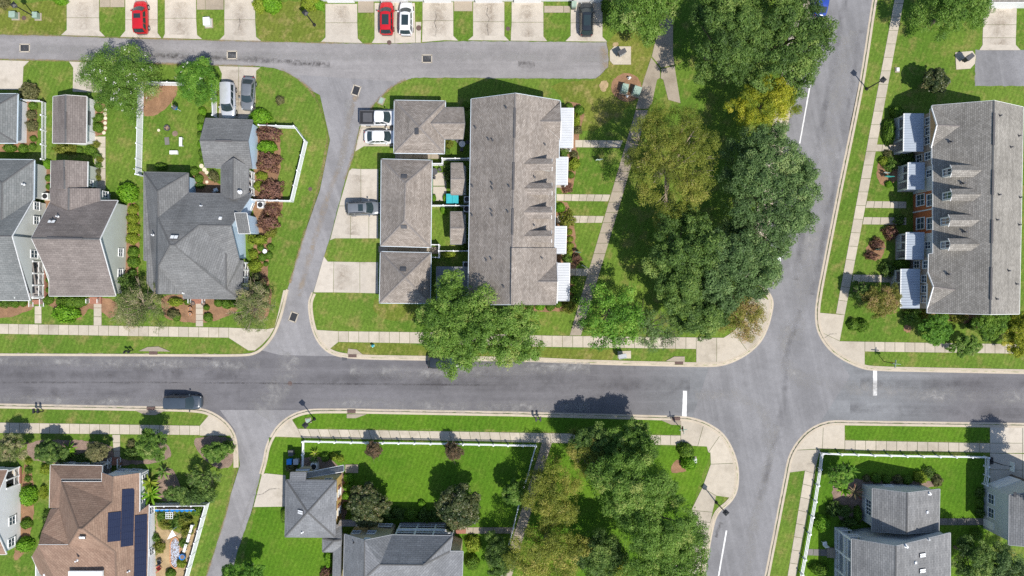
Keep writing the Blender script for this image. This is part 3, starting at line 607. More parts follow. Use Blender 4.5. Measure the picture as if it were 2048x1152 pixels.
def inlet(label, px, py, tri, side):
    t = thing('storm_inlet', label, 'storm drain', W(px, py, 0), 'storm inlets in the kerb')
    mb = MB(); mb.prism(G(tri), 0.05, 0.138); mb.build('lid', M['conc_dull'], t)
    mb = MB(); mb.box(W(px, py, 0.075), (1.1, 0.42, 0.14)); mb.build('throat', M['iron'], t)
inlet('storm inlet in the kerb in front of the large grey house', 307, 706, [(278, 702), (296, 694), (318, 693), (342, 703)], 1)
inlet('storm inlet in the kerb near the lane corner', 705, 711.5, [(695, 709), (697, 697), (714, 699), (726, 709)], 1)
inlet('storm inlet in the kerb near the stop bar', 1358, 726, [(1331, 722), (1348, 713), (1369, 713), (1369, 724)], 1)
inlet('storm inlet in the kerb in front of the parked dark truck', 302, 817, [(272, 821), (290, 829), (312, 830), (331, 821)], -1)
inlet('storm inlet in the kerb beside the street lamp', 703, 823, [(694, 828), (694, 836), (712, 836), (734, 828)], -1)
inlet('storm inlet in the kerb near the lower crossing', 1352, 837.5, [(1322, 840), (1342, 849), (1362, 850), (1362, 842)], -1)
sheet('metal_grate_plate', 'dark square plate in the street at the lane mouth', [(684, 713), (694, 713), (694, 721), (684, 721)], 0.014, M['dkgrey'], 'plate')

# sediment, tyre tracks and sealed joints lying on the asphalt
DN = [0]
def trail(label, pts, wpx, mat, z=0.016):
    DN[0] += 1; z += DN[0] * .0004
    p = [W(x, y).xy for x, y in pts]; q = [p[0]]
    for a, b in zip(p, p[1:]):
        k = max(1, int((b - a).length / 1.5)); q += [a.lerp(b, i / k) for i in range(1, k + 1)]
    r = random.Random(len(label)); rows = []
    for i, c in enumerate(q):
        d = (q[min(i + 1, len(q) - 1)] - q[max(i - 1, 0)]).normalized(); n = Vector((-d.y, d.x)) * wpx / S / 2 * r.uniform(.75, 1.2); rows.append([(*(c - n), z), (*(c + n), z)])
    mb = MB(); mb.grid(rows); o = mb.build('sediment', M[mat]); u = o.data.uv_layers.new(name='UVMap')
    nr = len(rows) - 1; u.data.foreach_set('uv', [v for i in range(nr) for v in (i, 0, i, 1, i + 1, 1, i + 1, 0)])
    tag(o, label, 'stain', kind='structure')
trail('tan sediment trail down the middle of the curving lane', [(712, 192), (698, 235), (690, 290), (684, 318), (672, 350), (655, 395), (641, 440), (626, 490), (612, 540), (598, 592)], 15, 'dirt_tan')
trail('pale sediment fan at the bend of the lane', [(700, 200), (690, 300), (676, 345)], 26, 'dirt_pale')
trail('pale scuffs along the middle of the alley', [(0, 93), (300, 106), (520, 116), (800, 112), (1000, 112), (1215, 118)], 22, 'dirt_pale')
trail('brown dirt specks along the alley left of the lane', [(240, 108), (520, 120), (660, 130)], 14, 'dirt_dark')
trail('dark oil stain near the end of the alley', [(1036, 128), (1070, 130)], 16, 'dirt_dark')
trail('tan dirt at the blunt end of the alley', [(1206, 92), (1212, 155)], 22, 'dirt_tan')
trail('pale line down the lower lane', [(521, 952), (500, 1000), (480, 1060), (458, 1135)], 6, 'dirt_pale')
trail('pale scuffs across the main street between the two lanes', [(590, 712), (560, 770), (520, 830)], 60, 'dirt_pale')
trail('pale dried puddles along the lower kerb of the main street, left', [(0, 797), (180, 803), (330, 806)], 26, 'dirt_pale'); trail('pale dried puddles along the lower kerb of the main street, middle', [(640, 806), (900, 812), (1180, 816)], 30, 'dirt_pale')
trail('pale wear along the upper side of the main street', [(0, 722), (300, 726), (520, 730)], 30, 'dirt_pale'); trail('pale wear on the main street below the big tree', [(700, 740), (860, 748), (1060, 735), (1180, 733)], 34, 'dirt_pale')
trail('dark sealed joint along the middle of the main street', [(0, 765), (300, 765), (700, 768), (960, 770)], 5, 'dirt_line')
trail('pale tyre wear on the upper side street', [(1700, 60), (1668, 230), (1640, 400), (1606, 560), (1590, 680)], 44, 'dirt_pale'); trail('pale tyre wear turning through the crossing', [(1580, 640), (1560, 720), (1600, 760), (1700, 775), (1850, 790), (2048, 795)], 36, 'dirt_pale')
trail('pale tyre wear on the lower side street', [(1552, 850), (1535, 930), (1510, 1040), (1492, 1152)], 26, 'dirt_pale'); trail('pale tyre arc at the left of the crossing', [(1390, 790), (1470, 790), (1530, 830), (1540, 900)], 30, 'dirt_pale')
trail('dark damp patch beside the parking line', [(1442, 1045), (1436, 1060), (1432, 1075)], 12, 'dirt_dark'); trail('dark damp streak before the large grey house', [(388, 716), (425, 718)], 5, 'dirt_dark')
SZ = LZ + .03
for i, (lab, pts, w_) in enumerate((('bare sandy edge of the lawn where the lane bends', [(562, 139), (595, 157), (622, 181), (640, 213), (655, 262), (655, 285), (649, 320), (637, 377)], 9), ('bare sandy edge of the lawn along the lower lane run', [(637, 377), (609, 467), (580, 566)], 7), ('bare sandy edge under the driveways of the alley', [(745, 217), (720, 260), (706, 312), (690, 360)], 8), ('bare sandy edge of the lawn right of the alley', [(812, 160), (785, 173), (759, 197), (742, 217)], 7), ('bare sandy lawn edge left of the flowering tree', [(0, 119), (180, 123), (300, 127), (512, 133)], 6), ('bare sandy lawn edge above the alley', [(0, 69), (133, 72), (317, 78), (512, 83), (745, 88)], 5), ('bare sandy lawn edge along the lower lane', [(473, 935), (450, 1035), (413, 1152)], 6))): trail(lab, pts, w_, 'dirt_soil', SZ)

trail('dark wheel track band along the upper lane of the main street', [(0, 745), (300, 747), (500, 750)], 34, 'dirt_band'); trail('dark wheel track band along the lower lane of the main street', [(0, 784), (320, 788), (480, 790)], 26, 'dirt_band')
trail('dark wheel track band on the main street before the crossing', [(620, 760), (900, 764), (1200, 770), (1380, 772)], 40, 'dirt_band'); trail('dark wheel track band right of the crossing', [(1720, 765), (1900, 768), (2048, 770)], 30, 'dirt_band'); trail('dark lower band on the main street right of the crossing', [(1700, 815), (1900, 822), (2048, 826)], 26, 'dirt_band')
trail('dark wheel track down the upper side street', [(1690, 0), (1645, 240), (1610, 430), (1590, 560)], 18, 'dirt_band'); trail('second dark wheel track down the upper side street', [(1722, 60), (1690, 250), (1655, 440), (1625, 590)], 16, 'dirt_band'); trail('dark tyre arc through the middle of the crossing', [(1600, 620), (1570, 720), (1570, 800), (1545, 900), (1520, 1000)], 16, 'dirt_band')
DZ = 0.108
for i, (x, y0, y1, w_) in enumerate(((166, 5, 60, 34), (284, 40, 74, 30), (362, 5, 70, 40), (480, 6, 72, 36), (683, 12, 70, 36), (876, 8, 74, 44), (977, 8, 72, 40), (1055, 10, 74, 36), (1173, 50, 82, 34), (1998, 22, 90, 46))):
    trail(ORD[i] + ' brown tyre stain from the left on the upper driveways', [(x, y0), (x + 1, (y0 + y1) / 2), (x, y1)], w_, 'dirt_stain', DZ)
trail('brown stain on the driveway under the grey car', [(715, 350), (712, 400), (705, 470)], 36, 'dirt_stain', DZ); trail('brown stain on the lowest townhouse driveway', [(690, 530), (684, 580)], 40, 'dirt_stain', DZ); trail('brown stain under the silver van and dark sedan', [(470, 140), (474, 232)], 46, 'dirt_stain', DZ)
for i, (lab, pts) in enumerate((('wandering crack in the driveway right of the white car', [(870, 22), (873, 34), (869, 46), (873, 58), (871, 74)]), ('wandering crack in the middle driveway of the top row', [(976, 14), (973, 28), (979, 38), (974, 52), (977, 72)]), ('crack across the driveway of the yellow garage', [(508, 990), (525, 988), (540, 978), (560, 976)]), ('crack in the upper right corner slab', [(1648, 676), (1660, 668), (1674, 667)]), ('short crack in the driveway left of the lamp island', [(478, 30), (481, 45), (477, 60)]))): trail(lab, pts, 2.6, 'dirt_line', .112)
# ------------------------------------------------------------------ building kit
def roof(parent, faces, mat, gut='trim', thick=0.16, name='roof', ridges=True, over=0.055, cap='cap', drop=0.20, nogut=False, flat=False):
    faces = [[tuple(p) for p in f] for f in faces]
    mb = MB(); edges = {}
    me = bpy.data.meshes.new(name); vs = []; idx = {}; fs = []; uvs = []
    o3 = org(parent)
    for f in faces:
        pts = [P(p) for p in f]
        n = Vector((0, 0, 0))
        for i in range(len(pts)): a, b = pts[i], pts[(i + 1) % len(pts)]; n += a.cross(b)
        if n.z < 0: f = f[::-1]; pts = pts[::-1]; n = -n
        n.normalize(); e = Vector((0, 0, 1)).cross(n)
        e = e.normalized() if e.length > 1e-3 else Vector((1, 0, 0)); u2 = n.cross(e)
        ids = []
        for p, q in zip(f, pts):
            k = (round(p[0], 1), round(p[1], 1), round(p[2], 2))
            if k not in idx: idx[k] = len(vs); vs.append(q)
            ids.append(idx[k])
        tris = tessellate_polygon([pts]) if len(pts) > 4 else [range(len(pts))]
        for t in tris:
            t = list(t)
            a, b, c = [pts[t[i]] for i in range(3)]
            if (b - a).cross(c - a).dot(n) < 0: t = t[::-1]
            fs.append([ids[i] for i in t]); uvs += [(pts[i].dot(e), pts[i].dot(u2)) for i in t]
        for i in range(len(ids)):
            a, b = ids[i], ids[(i + 1) % len(ids)]
            edges.setdefault((min(a, b), max(a, b)), []).append((a, b, n))
    me.from_pydata([tuple(v - o3) for v in vs], [], fs); me.materials.append(mat)
    ul = me.uv_layers.new(name='UVMap'); ul.data.foreach_set('uv', [c for q in uvs for c in q])
    r = bpy.data.objects.new(name, me); C.link(r); r.parent = parent; ORG[r.name] = o3
    # eaves: gutters and underside
    g = MB()
    for k, es in edges.items():
        if len(es) == 1 and not nogut:
            a, b, n = es[0]; A, B = vs[a], vs[b]; d = B - A; out = Vector((d.y, -d.x, 0))
            if out.length < 1e-4: continue
            if flat and abs(d.z) > .3: continue
            out.normalize(); A2, B2 = A + out * over, B + out * over
            z1 = Vector((0, 0, -0.02)); z2 = Vector((0, 0, -drop))
            g.face([A + z1, A2 + z1, B2 + z1, B + z1][::-1]); g.face([A2 + z1, A2 + z2, B2 + z2, B2 + z1]); g.face([A2 + z2, A + z2, B + z2, B2 + z2])
    for f in fs: g.face([vs[i] + Vector((0, 0, -drop + .01)) for i in f][::-1])
    g.build('gutter', M[gut], r)
    if ridges:
        for k, es in edges.items():
            if len(es) == 2 and es[0][2].dot(es[1][2]) < 0.993:
                a, b, n = es[0]; A, B = vs[a], vs[b]; n2 = es[1][2]
                # convex when the second face lies below the first one's plane
                side = (B - A).cross(n).normalized()
                if n2.dot(side) < -0.01 or n2.dot(-side) > 0.01 and n2.dot(side) < 0: continue
                cp = MB(); up = Vector((0, 0, 1))
                w1 = -side * 0.13; d2 = (B - A).cross(n2).normalized() * 0.13
                lift = up * 0.035
                cp.face([A + lift, B + lift, B + w1 + lift * .8, A + w1 + lift * .8]); cp.face([B + lift, A + lift, A + d2 + lift * .8, B + d2 + lift * .8])
                co = cp.build('ridge_cap', M[cap], r)
                u = co.data.uv_layers.new(name='UVMap'); L = (B - A).length
                u.data.foreach_set('uv', [0, 0, 0, L, .17, L, .17, 0] + [0, L, 0, 0, .17, 0, .17, L])
    return r
class Wall:
    def __init__(s, a, b, n): s.a = a; s.b = b; s.n = n
def walls(parent, pts, mats, ins=0.4, z0=0.0, sink=0.14, base=None, name='wall'):
    """pts: roof outline (px, py, h) round the building; one wall per edge, dropped to the ground"""
    w = [P(p) for p in pts]; q = inset(w, ins); n = len(w); out = []
    sg = 1 if area2(w) > 0 else -1
    for i in range(n):
        j = (i + 1) % n; m = mats[i % len(mats)] if isinstance(mats, (list, tuple)) else mats
        a, b = q[i], q[j]; d = (b - a)
        if d.length < 0.05: out.append(None); continue
        d.normalize(); nn = Vector((d.y, -d.x)) * sg
        out.append(Wall(a, b, nn))
        if m is None: continue
        mb = MB(); A1 = Vector((*a, w[i].z - sink)); B1 = Vector((*b, w[j].z - sink))
        mb.face([(*a, z0), (*b, z0), B1, A1]); t = Vector((*(-nn * 0.12), 0))
        mb.face([A1, B1, B1 + t, A1 + t]); mb.face([Vector((*b, z0)) + t, Vector((*a, z0)) + t, A1 + t, B1 + t])
        wo = mb.build(name, M[m], parent)
        if base:
            o = Vector((*(nn * 0.03), 0))
            MB().bar(Vector((*a, 0.17)) + o, Vector((*b, 0.17)) + o, 0.06, 0.36).build('foundation', M[base], parent)
    return out
def wall_from(a, b):        # a wall plane through two ground points given in pixels; outward is to the right of a -> b
    a = W(*a).xy; b = W(*b).xy; d = (b - a).normalized(); return Wall(a, b, Vector((d.y, -d.x)))
def on_wall(w, px, py):
    d = W(px, py, 0) - CAM; n = Vector((*w.n, 0)); A = Vector((*w.a, 0))
    t = n.dot(A - CAM) / n.dot(d); return CAM + d * t
def window(parent, w, px=None, py=None, ww=0.95, hh=1.3, nx=2, ny=1, at=None, frame='trim', name='window', zc=None):
    p = at if at is not None else on_wall(w, px, py)
    if zc is not None: p = Vector((p.x, p.y, zc))
    x = Vector((*(w.b - w.a).normalized(), 0)); n = Vector((*w.n, 0)); z = Vector((0, 0, 1))
    R = Matrix((x, n, z)).transposed(); c = p + n * 0.03
    f = MB(); fw = 0.095
    f.box(c + z * (hh / 2), (ww + fw, 0.10, fw), M=R); f.box(c - z * (hh / 2) + n * .02, (ww + fw * 1.6, 0.16, fw), M=R)
    for s in (-1, 1): f.box(c + x * (s * ww / 2), (fw, 0.09, hh), M=R)
    for i in range(1, nx): f.box(c + x * (ww * (i / nx - .5)), (0.055, 0.08, hh - fw), M=R)
    f.box(c, (ww - fw, 0.075, 0.035), M=R)
    fo = f.build(name, M[frame], parent)
    for i in range(nx):
        MB().box(p + x * (ww * ((i + .5) / nx - .5)) + n * 0.012, (ww / nx - 0.05, 0.03, hh - 0.06), M=R).build('pane', M['glass'], fo)
    return fo
def slab_wall(parent, w, px, py, ww, hh, mat, name, zc=None, d=0.06):
    p = on_wall(w, px, py)
    if zc is not None: p.z = zc
    x = Vector((*(w.b - w.a).normalized(), 0)); n = Vector((*w.n, 0)); R = Matrix((x, n, Vector((0, 0, 1)))).transposed()
    return MB().box(p + n * d / 2, (ww, d, hh), M=R).build(name, M[mat], parent)
def vent_pipe(parent, p, r=0.07, h=0.45, mat='dkgrey', name='vent_pipe'):
    q = P(p); MB().lathe(q - Vector((0, 0, .1)), [(r * 2, 0), (r * 2, .12), (r, .16), (r, h), (r * 1.25, h), (r * 1.2, h + .05)], 8).build(name, M[mat], parent)
def box_vent(parent, f, px, py, w=0.55, d=0.55, mat='dkgrey', h=0.16, name='roof_vent'):
    q = P(f(px, py)); n = f.n; e = Vector((0, 0, 1)).cross(n).normalized(); u = n.cross(e)
    MB().box(q + n * (h / 2), (w, d, h), M=Matrix((e, u, n)).transposed()).build(name, M[mat], parent)
def skylight(parent, f, px, py, w=1.2, d=0.6):
    q = P(f(px, py)); n = f.n; e = Vector((0, 0, 1)).cross(n).normalized(); u = n.cross(e); R = Matrix((e, u, n)).transposed()
    k = MB().box(q + n * .05, (w, d, .14), M=R).build('skylight', M['dkgrey'], parent)
    for s in (-1, 1): MB().box(q + n * .13 + e * (s * w / 4), (w / 2 - .06, d - .1, .03), M=R).build('pane', M['white'], k)
def railing(parent, a, b, z0=0.0, h=0.95, mat='trim', n=None, post=False, name='railing', step=0.16):
    a = Vector(a); b = Vector(b); mb = MB(); L = (b - a).length
    for z in (0.12, h): mb.bar(a + Vector((0, 0, z0 + z)), b + Vector((0, 0, z0 + z)), 0.07, 0.07)
    k = max(2, int(L / step))
    for i in range(k + 1):
        p = a.lerp(b, i / k); mb.box(p + Vector((0, 0, z0 + h / 2)), (0.035, 0.035, h))
    return mb.build(name, M[mat], parent)
def post(parent, p, z0, z1, w=0.16, mat='trim', name='post'):
    mb = MB(); mb.box((p[0], p[1], (z0 + z1) / 2), (w, w, z1 - z0)); mb.box((p[0], p[1], z1 - .06), (w * 1.4, w * 1.4, .1)); mb.box((p[0], p[1], z0 + .08), (w * 1.35, w * 1.35, .16))
    return mb.build(name, M[mat], parent)
def tin_roof(parent, q, mat, nseam=12, name='porch_roof'):
    """q: inner0, outer0, outer1, inner1 as (px, py, h); seams run inner -> outer"""
    p = [P(a) for a in q]; mb = MB(); dz = Vector((0, 0, -0.10))
    mb.face(p if (p[1] - p[0]).cross(p[3] - p[0]).z > 0 else p[::-1]); mb.face([a + dz for a in p])
    for i in range(4): mb.face([p[i], p[i] + dz, p[(i + 1) % 4] + dz, p[(i + 1) % 4]])
    r = mb.build(name, M[mat], parent)
    s = MB()
    for i in range(nseam + 1):
        t = i / nseam; a = p[0].lerp(p[3], t); b = p[1].lerp(p[2], t); s.bar(a + Vector((0, 0, .02)), b + Vector((0, 0, .02)), 0.035, 0.06)
    so = s.build('seams', M[mat], r); so['kind'] = 'stuff'
    MB().bar(p[1] + Vector((0, 0, -.05)), p[2] + Vector((0, 0, -.05)), 0.12, 0.13).build('gutter', M['trim'], r)
    return r
def dormer(parent, f, px, py, sgn, Lr=3.3, hw=0.66, mat='sh_town', wallm='sd_pale'):
    b = P(f(px, py)); hr = b.z; fx = b.x + sgn * Lr; zf = zplane(f, fx, b.y); ev = 0.42
    d = bpy.data.objects.new('dormer', bpy.data.meshes.new('dormer'))
    mb = MB(); x0, x1 = b.x, fx; ze = hr - ev
    # cheeks and front wall
    for s in (-1, 1):
        y = b.y + s * hw * .82
        mb.face([(x0, y, ze), (x1 - sgn * .1, y, ze), (x1 - sgn * .1, y, zf - .1)])
    xf = x1 - sgn * .1
    mb.face([(xf, b.y - hw * .82, zf - .15), (xf, b.y + hw * .82, zf - .15), (xf, b.y + hw * .82, ze + .06), (xf, b.y, hr - .05), (xf, b.y - hw * .82, ze + .06)])
    o = mb.build('dormer', M[wallm], parent)
    # little gable roof
    r = MB(); ex = x1 + sgn * .14
    yb = hw * 1.12; zb = hr - ev * 1.12
    xb = x0 + sgn * (hr - zb) / max(1e-3, (hr - zf) / Lr)     # where the dormer eave meets the main slope
    for s in (-1, 1):
        q = [Vector((x0 - sgn * .05, b.y, hr + .02)), Vector((ex, b.y, hr + .02)), Vector((ex, b.y + s * yb, zb)), Vector((xb, b.y + s * yb, zb))]
        r.face(q if (q[1] - q[0]).cross(q[2] - q[0]).z > 0 else q[::-1])
    ro = r.build('dormer_roof', M[mat], o); ul = ro.data.uv_layers.new(name='UVMap')
    ul.data.foreach_set('uv', [c for l in ro.data.loops for c in (lambda v: (v.x, v.y))(ro.data.vertices[l.vertex_index].co)])
    g = MB()
    for s in (-1, 1): g.bar((ex - sgn * .05, b.y, hr - .06), (ex - sgn * .05, b.y + s * yb, zb - .06), 0.05, 0.12)
    g.build('trim', M['trim'], o)
    if True:
        wv = Wall(Vector((xf, b.y - sgn * .5)), Vector((xf, b.y + sgn * .5)), Vector((sgn, 0)))
        c = Vector((xf, b.y, (zf + hr) / 2 - .05)); n = Vector((sgn, 0, 0)); hgt = max(.55, (hr - zf) - .75)
        fr = MB(); R = Matrix((Vector((0, 1, 0)), n, Vector((0, 0, 1)))).transposed()
        fr.box(c + n * .03 + Vector((0, 0, hgt / 2)), (.86, .1, .1), M=R); fr.box(c + n * .03 - Vector((0, 0, hgt / 2)), (.9, .14, .1), M=R)
        for s in (-1, 1): fr.box(c + n * .03 + Vector((0, s * .4, 0)), (.1, .09, hgt), M=R)
        fr.box(c + n * .03, (.06, .08, hgt), M=R); fr.box(c + n * .03, (.76, .07, .06), M=R)
        fr.build('window_frame', M['trim'], o)
        for s in (-1, 1): MB().box(c + n * .012 + Vector((0, s * .19, 0)), (.32, .03, hgt), M=R).build('pane', M['glass'], o)
    return o
def ac_unit(label, px, py, mat='lgrey'):
    t = thing('air_conditioner', label, 'air conditioner', W(px, py, LZ), 'air conditioners beside the houses'); c = W(px, py, LZ)
    MB().box(c + Vector((0, 0, .06)), (1.0, 1.0, .12)).build('pad', M['conc'], t)
    MB().box(c + Vector((0, 0, .48)), (.8, .8, .72)).build('casing', M[mat], t)
    MB().lathe(c + Vector((0, 0, .845)), [(.34, 0), (.34, .02), (.30, .03), (.12, .02), (.1, .03)], 14).build('fan_grille', M['black'], t)

def ridge_vent(parent, a, b):
    A, B = P(a), P(b); MB().bar(A + Vector((0, 0, .05)), B + Vector((0, 0, .05)), .22, .07).build('ridge_vent', M['cap_dark'], parent)
def rake(parent, *pts):
    for a, b in zip(pts, pts[1:]): MB().bar(P(a) + Vector((0, 0, -.05)), P(b) + Vector((0, 0, -.05)), .10, .18).build('rake_board', M['trim'], parent)
# ------------------------------------------------------------------ houses of the left block
# white garage at the far left
t = thing('garage', 'white walled garage with grey hip roof cut by the left edge', 'garage', W(-10, 240))
E = 2.7
a, b, c, d = (-95, 187.5, E), (35, 187.5, E), (33, 286, E), (-95, 286, E); r0, r1 = (-30, 224, 5.0), (-30, 248, 5.0)
roof(t, [[a, b, r0], [b, c, r1, r0], [c, d, r1], [d, a, r0, r1]], M['sh_green'], 'trim_blue')
w = walls(t, [a, b, c, d], 'sd_white', 0.55)
# brown garage
t = thing('garage', 'small brown roofed garage with white doors behind the flowering tree', 'garage', W(165, 240))
a, n, b, c, s, d = (106, 193, 2.7), (131, 190, 3.7), (173, 193, 2.7), (172, 287, 2.7), (131, 286, 3.7), (105, 286, 2.7)
roof(t, [[a, n, s, d], [n, b, c, s]], M['sh_brown'], 'trim')
w = walls(t, [a, n, b, c, s, d], 'sd_white', 0.45)
slab_wall(t, w[2], 184, 206, .95, 1.9, 'white', 'door', 1.0); slab_wall(t, w[2], 184, 272, .95, 1.9, 'white', 'door', 1.0)
slab_wall(t, w[2], 182, 238, 1.8, .9, 'trim_dark', 'shutter', 1.6)
ridge_vent(t, (131, 224, 3.72), (131, 258, 3.72))
# leftmost grey house with the side porch
t = thing('house', 'grey green roofed house with white gable and side porch at left edge', 'house', W(40, 480))
E = 3.0
rw, re_ = (-140, 470, 6.4), (23, 472, 6.4)
ne, nw, se, sw = (66, 398, E), (-140, 396, E), (59, 601, 2.7), (-140, 599, 2.7)
k0, k1, k2, k3 = (68, 319.5, E), (-60, 318, E), (4, 366, 5.0), (0, 412, 5.0)
pn = plane3(rw, re_, ne)
roof(t, [[nw, ne, re_, rw], [re_, se, sw, rw]], M['sh_green'], 'trim')
kc = pn(3, 440); wing = [[k1, k0, k2], [k0, (67, 400, E), kc, k2], [k1, k2, kc, (-60, 400, E)]]
roof(t, wing, M['sh_green'], 'trim_blue', flat=True)
w = walls(t, [nw, ne, re_, se, sw], [None, 'sd_pale', None, None, None], 0.25)
# gable wall stops at the porch
gw = w[1]; g0, g1 = w[1].a, w[2].b; gx = gw.a.x
ppx = W(0, 522, 0).y
mb = MB(); zr = 6.25; ry = w[1].b.y
zp = lambda y: zr + (y - ry) * (zr - 2.9) / (ry - w[2].b.y) if y < ry else zr
mb.face([(gx, ry, 0), (gx, ry, zr), (gx, ppx, zp(ppx)), (gx, ppx, 0)][::-1]); mb.face([(gx, ppx, 2.75), (gx, ppx, zp(ppx)), (gx, w[2].b.y, 2.75)][::-1]); mb.build('wall', M['sd_pale'], t)
walls(t, [k1, k0, (67, 400, E), (-60, 400, E)], ['sd_pale', 'sd_pale', None, None], 0.35)
gW = Wall(Vector((gx, 0)), Vector((gx, 10)), Vector((1, 0)))
for px, py in ((73, 412), (72.5, 441)): window(t, gW, px, py, 1.0, 1.0)
window(t, gW, 68, 508, 1.0, 1.3); window(t, wall_from((88, 399), (88, 320)), 73, 382, .9, 1.2)
px0 = gx; pf = MB(); pf.box((px0 - 1.05, (ppx + w[2].b.y) / 2, .35), (2.3, ppx - w[2].b.y, .5)); pf.build('porch_floor', M['deck'], t)
MB().box((px0 + .13, (ppx + w[2].b.y) / 2, .3), (.14, ppx - w[2].b.y + .1, .6)).build('porch_base', M['brick'], t)
MB().box((px0 - 2.2, (ppx + w[2].b.y) / 2, 1.6), (.15, ppx - w[2].b.y, 2.6)).build('wall', M['sd_pale'], t)
for i in range(4):
    y = ppx - .15 - i * (ppx - w[2].b.y - .3) / 3; post(t, (px0, y), .6, 2.75)
railing(t, (px0, ppx - .2, 0), (px0, w[2].b.y + .2, 0), .6); railing(t, (px0, w[2].b.y, 0), (px0 - .9, w[2].b.y, 0), .6)
sy = w[2].b.y - .1
for i in range(3): MB().box((px0 - .9, sy - .25 - i * .3, .5 - i * .17 - .2), (1.3, .32, .5 - i * .17)).build('step', M['brick'], t)
for s in (-1.6, -.2): railing(t, (px0 + s, sy, 0), (px0 + s, sy - 1.0, 0), .2, .9)
box_vent(t, plane3(rw, re_, ne), 2, 428, .5, .5, 'white'); vent_pipe(t, (48, 369, 3.9), mat='white')
# brown roofed house
t = thing('house', 'brown shingled house with pale sage gable wall facing right', 'house', W(180, 480))
E = 2.9
rw, re_ = (62.5, 476, 6.6), (199, 478, 6.6)
ne = (235, 401, E); nw = (100, 404, E); se = (231, 592, 2.7); sw = (98, 592, 2.7)
pn = plane3(rw, re_, ne); ps = plane3(rw, re_, se)
hp = ps(114, 529); hb = ps(113, 592); hs = ps(98, 553)
roof(t, [[nw, pn(137, 401), ne, re_, rw], [rw, re_, se, hb, hp, hs], [hp, hb, (98, 592, 2.55), hs]], M['sh_brown'], 'trim')
ridge_vent(t, (94, 476.4, 6.6), (165, 477.5, 6.6)); ridge_vent(t, (128.5, 335, 4.0), (128.8, 360, 4.0))
# rear wings
a, n, b, c = (102, 321, 2.9), (128, 320, 4.0), (175, 323, 2.9), (174, 374, 2.9)
roof(t, [[a, n, (129, 378, 4.0), (101, 378, 2.9)], [n, b, c, (129, 378, 4.0)]], M['sh_brown'], 'trim', flat=True)
k = pn(137, 421)
roof(t, [[(100, 376, 2.95), (137.5, 376, k[2]), k, pn(101, 405, .02)], [(137.5, 376, k[2]), (199.5, 377, 2.95), pn(199.6, 402, .02), k]], M['sh_brown'], 'trim_dark', flat=True)
w = walls(t, [nw, ne, re_, se, sw, rw], ['sd_sage', 'sd_sage', 'sd_sage', 'sd_sage', 'sd_sage', 'sd_sage'], 0.3)
for px, py in ((241, 505), (240, 546)): window(t, w[2], px, py, 1.0, 1.0)
w2 = walls(t, [a, n, b, c, (101, 378, 2.9)], 'sd_sage', 0.35)
window(t, w2[2], 181, 366, .8, .9)
w3 = walls(t, [(100, 376, 2.95), (199.5, 377, 2.95), (199.6, 402, 2.95), (101, 405, 2.95)], 'sd_sage', 0.3)
window(t, w3[1], 210, 389, .8, 1.2); skylight(t, pn, 104, 444, .9, .5); vent_pipe(t, pn(116, 433), mat='lgrey'); vent_pipe(t, pn(106, 441))
for s in (181, 203): railing(t, W(s, 598), W(s, 606), .1, .9)
MB().box(W(192, 601, .2), (1.5, .9, .4)).build('step', M['brick'], t)
# large grey house
t = thing('house', 'large grey house with pale blue walls, many roof planes and rear garage', 'house', W(390, 480))
a, b = (411, 236.5, 2.7), (505, 240, 2.7); rw, re_ = (400, 281, 4.4), (495, 282.5, 4.4); c, d = (503, 336, 2.7), (410, 334.5, 2.7)
pgs = plane3(rw, re_, c)
roof(t, [[a, b, re_, rw], [rw, re_, c, d]], M['sh_grey'], 'trim_dark')
w = walls(t, [a, b, re_, c, d, rw], ['sd_blue'] * 6, 0.3)
ridge_vent(t, (432, 281.5, 4.4), (463, 282, 4.4))
for x in (433, 458): slab_wall(t, w[0], x, 244, 2.4, 2.1, 'white', 'garage_door', 1.1)
pk = (344.5, 490, 7.4); Ew = (287.5, 344, 3.0); Ew2 = (287.5, 520, 3.0)
pN = plane3((376, 386, 3.0), (503, 389, 3.0), pk); pW = plane3(Ew, Ew2, pk); pS = plane3((363, 588, 3.0), (475, 598, 2.7), pk)
# connector
ck = 4.0
roof(t, [[(442, 332, 2.8), (466.6, 316, ck), (466, 398, ck), (442, 388, 2.8)], [(466.6, 316, ck), (497, 334, 2.8), (496, 390, 2.8), (466, 398, ck)]], M['sh_grey'], 'trim_dark')
walls(t, [(442, 336, 2.8), (480, 337, 2.8), (480, 386, 2.8), (442, 386, 2.8)], ['sd_white', 'sd_white', 'sd_white', 'sd_blue'], 0.3)
for y in (340, 356, 372, 386):
    q = W(496, y, 2.7); post(t, (q.x - .15, q.y), .1, 2.65)
q = W(496, 340, 2.7); q2 = W(496, 386, 2.7)
MB().box(((q.x - 1.0), (q.y + q2.y) / 2, .15), (1.8, q.y - q2.y, .2)).build('porch_floor', M['deck'], t)
railing(t, (q.x - .15, q.y, 0), (q.x - .15, q2.y, 0), .1); MB().bar((q.x - .15, q.y, 2.5), (q.x - .15, q2.y, 2.5), .16, .2).build('beam', M['trim'], t)
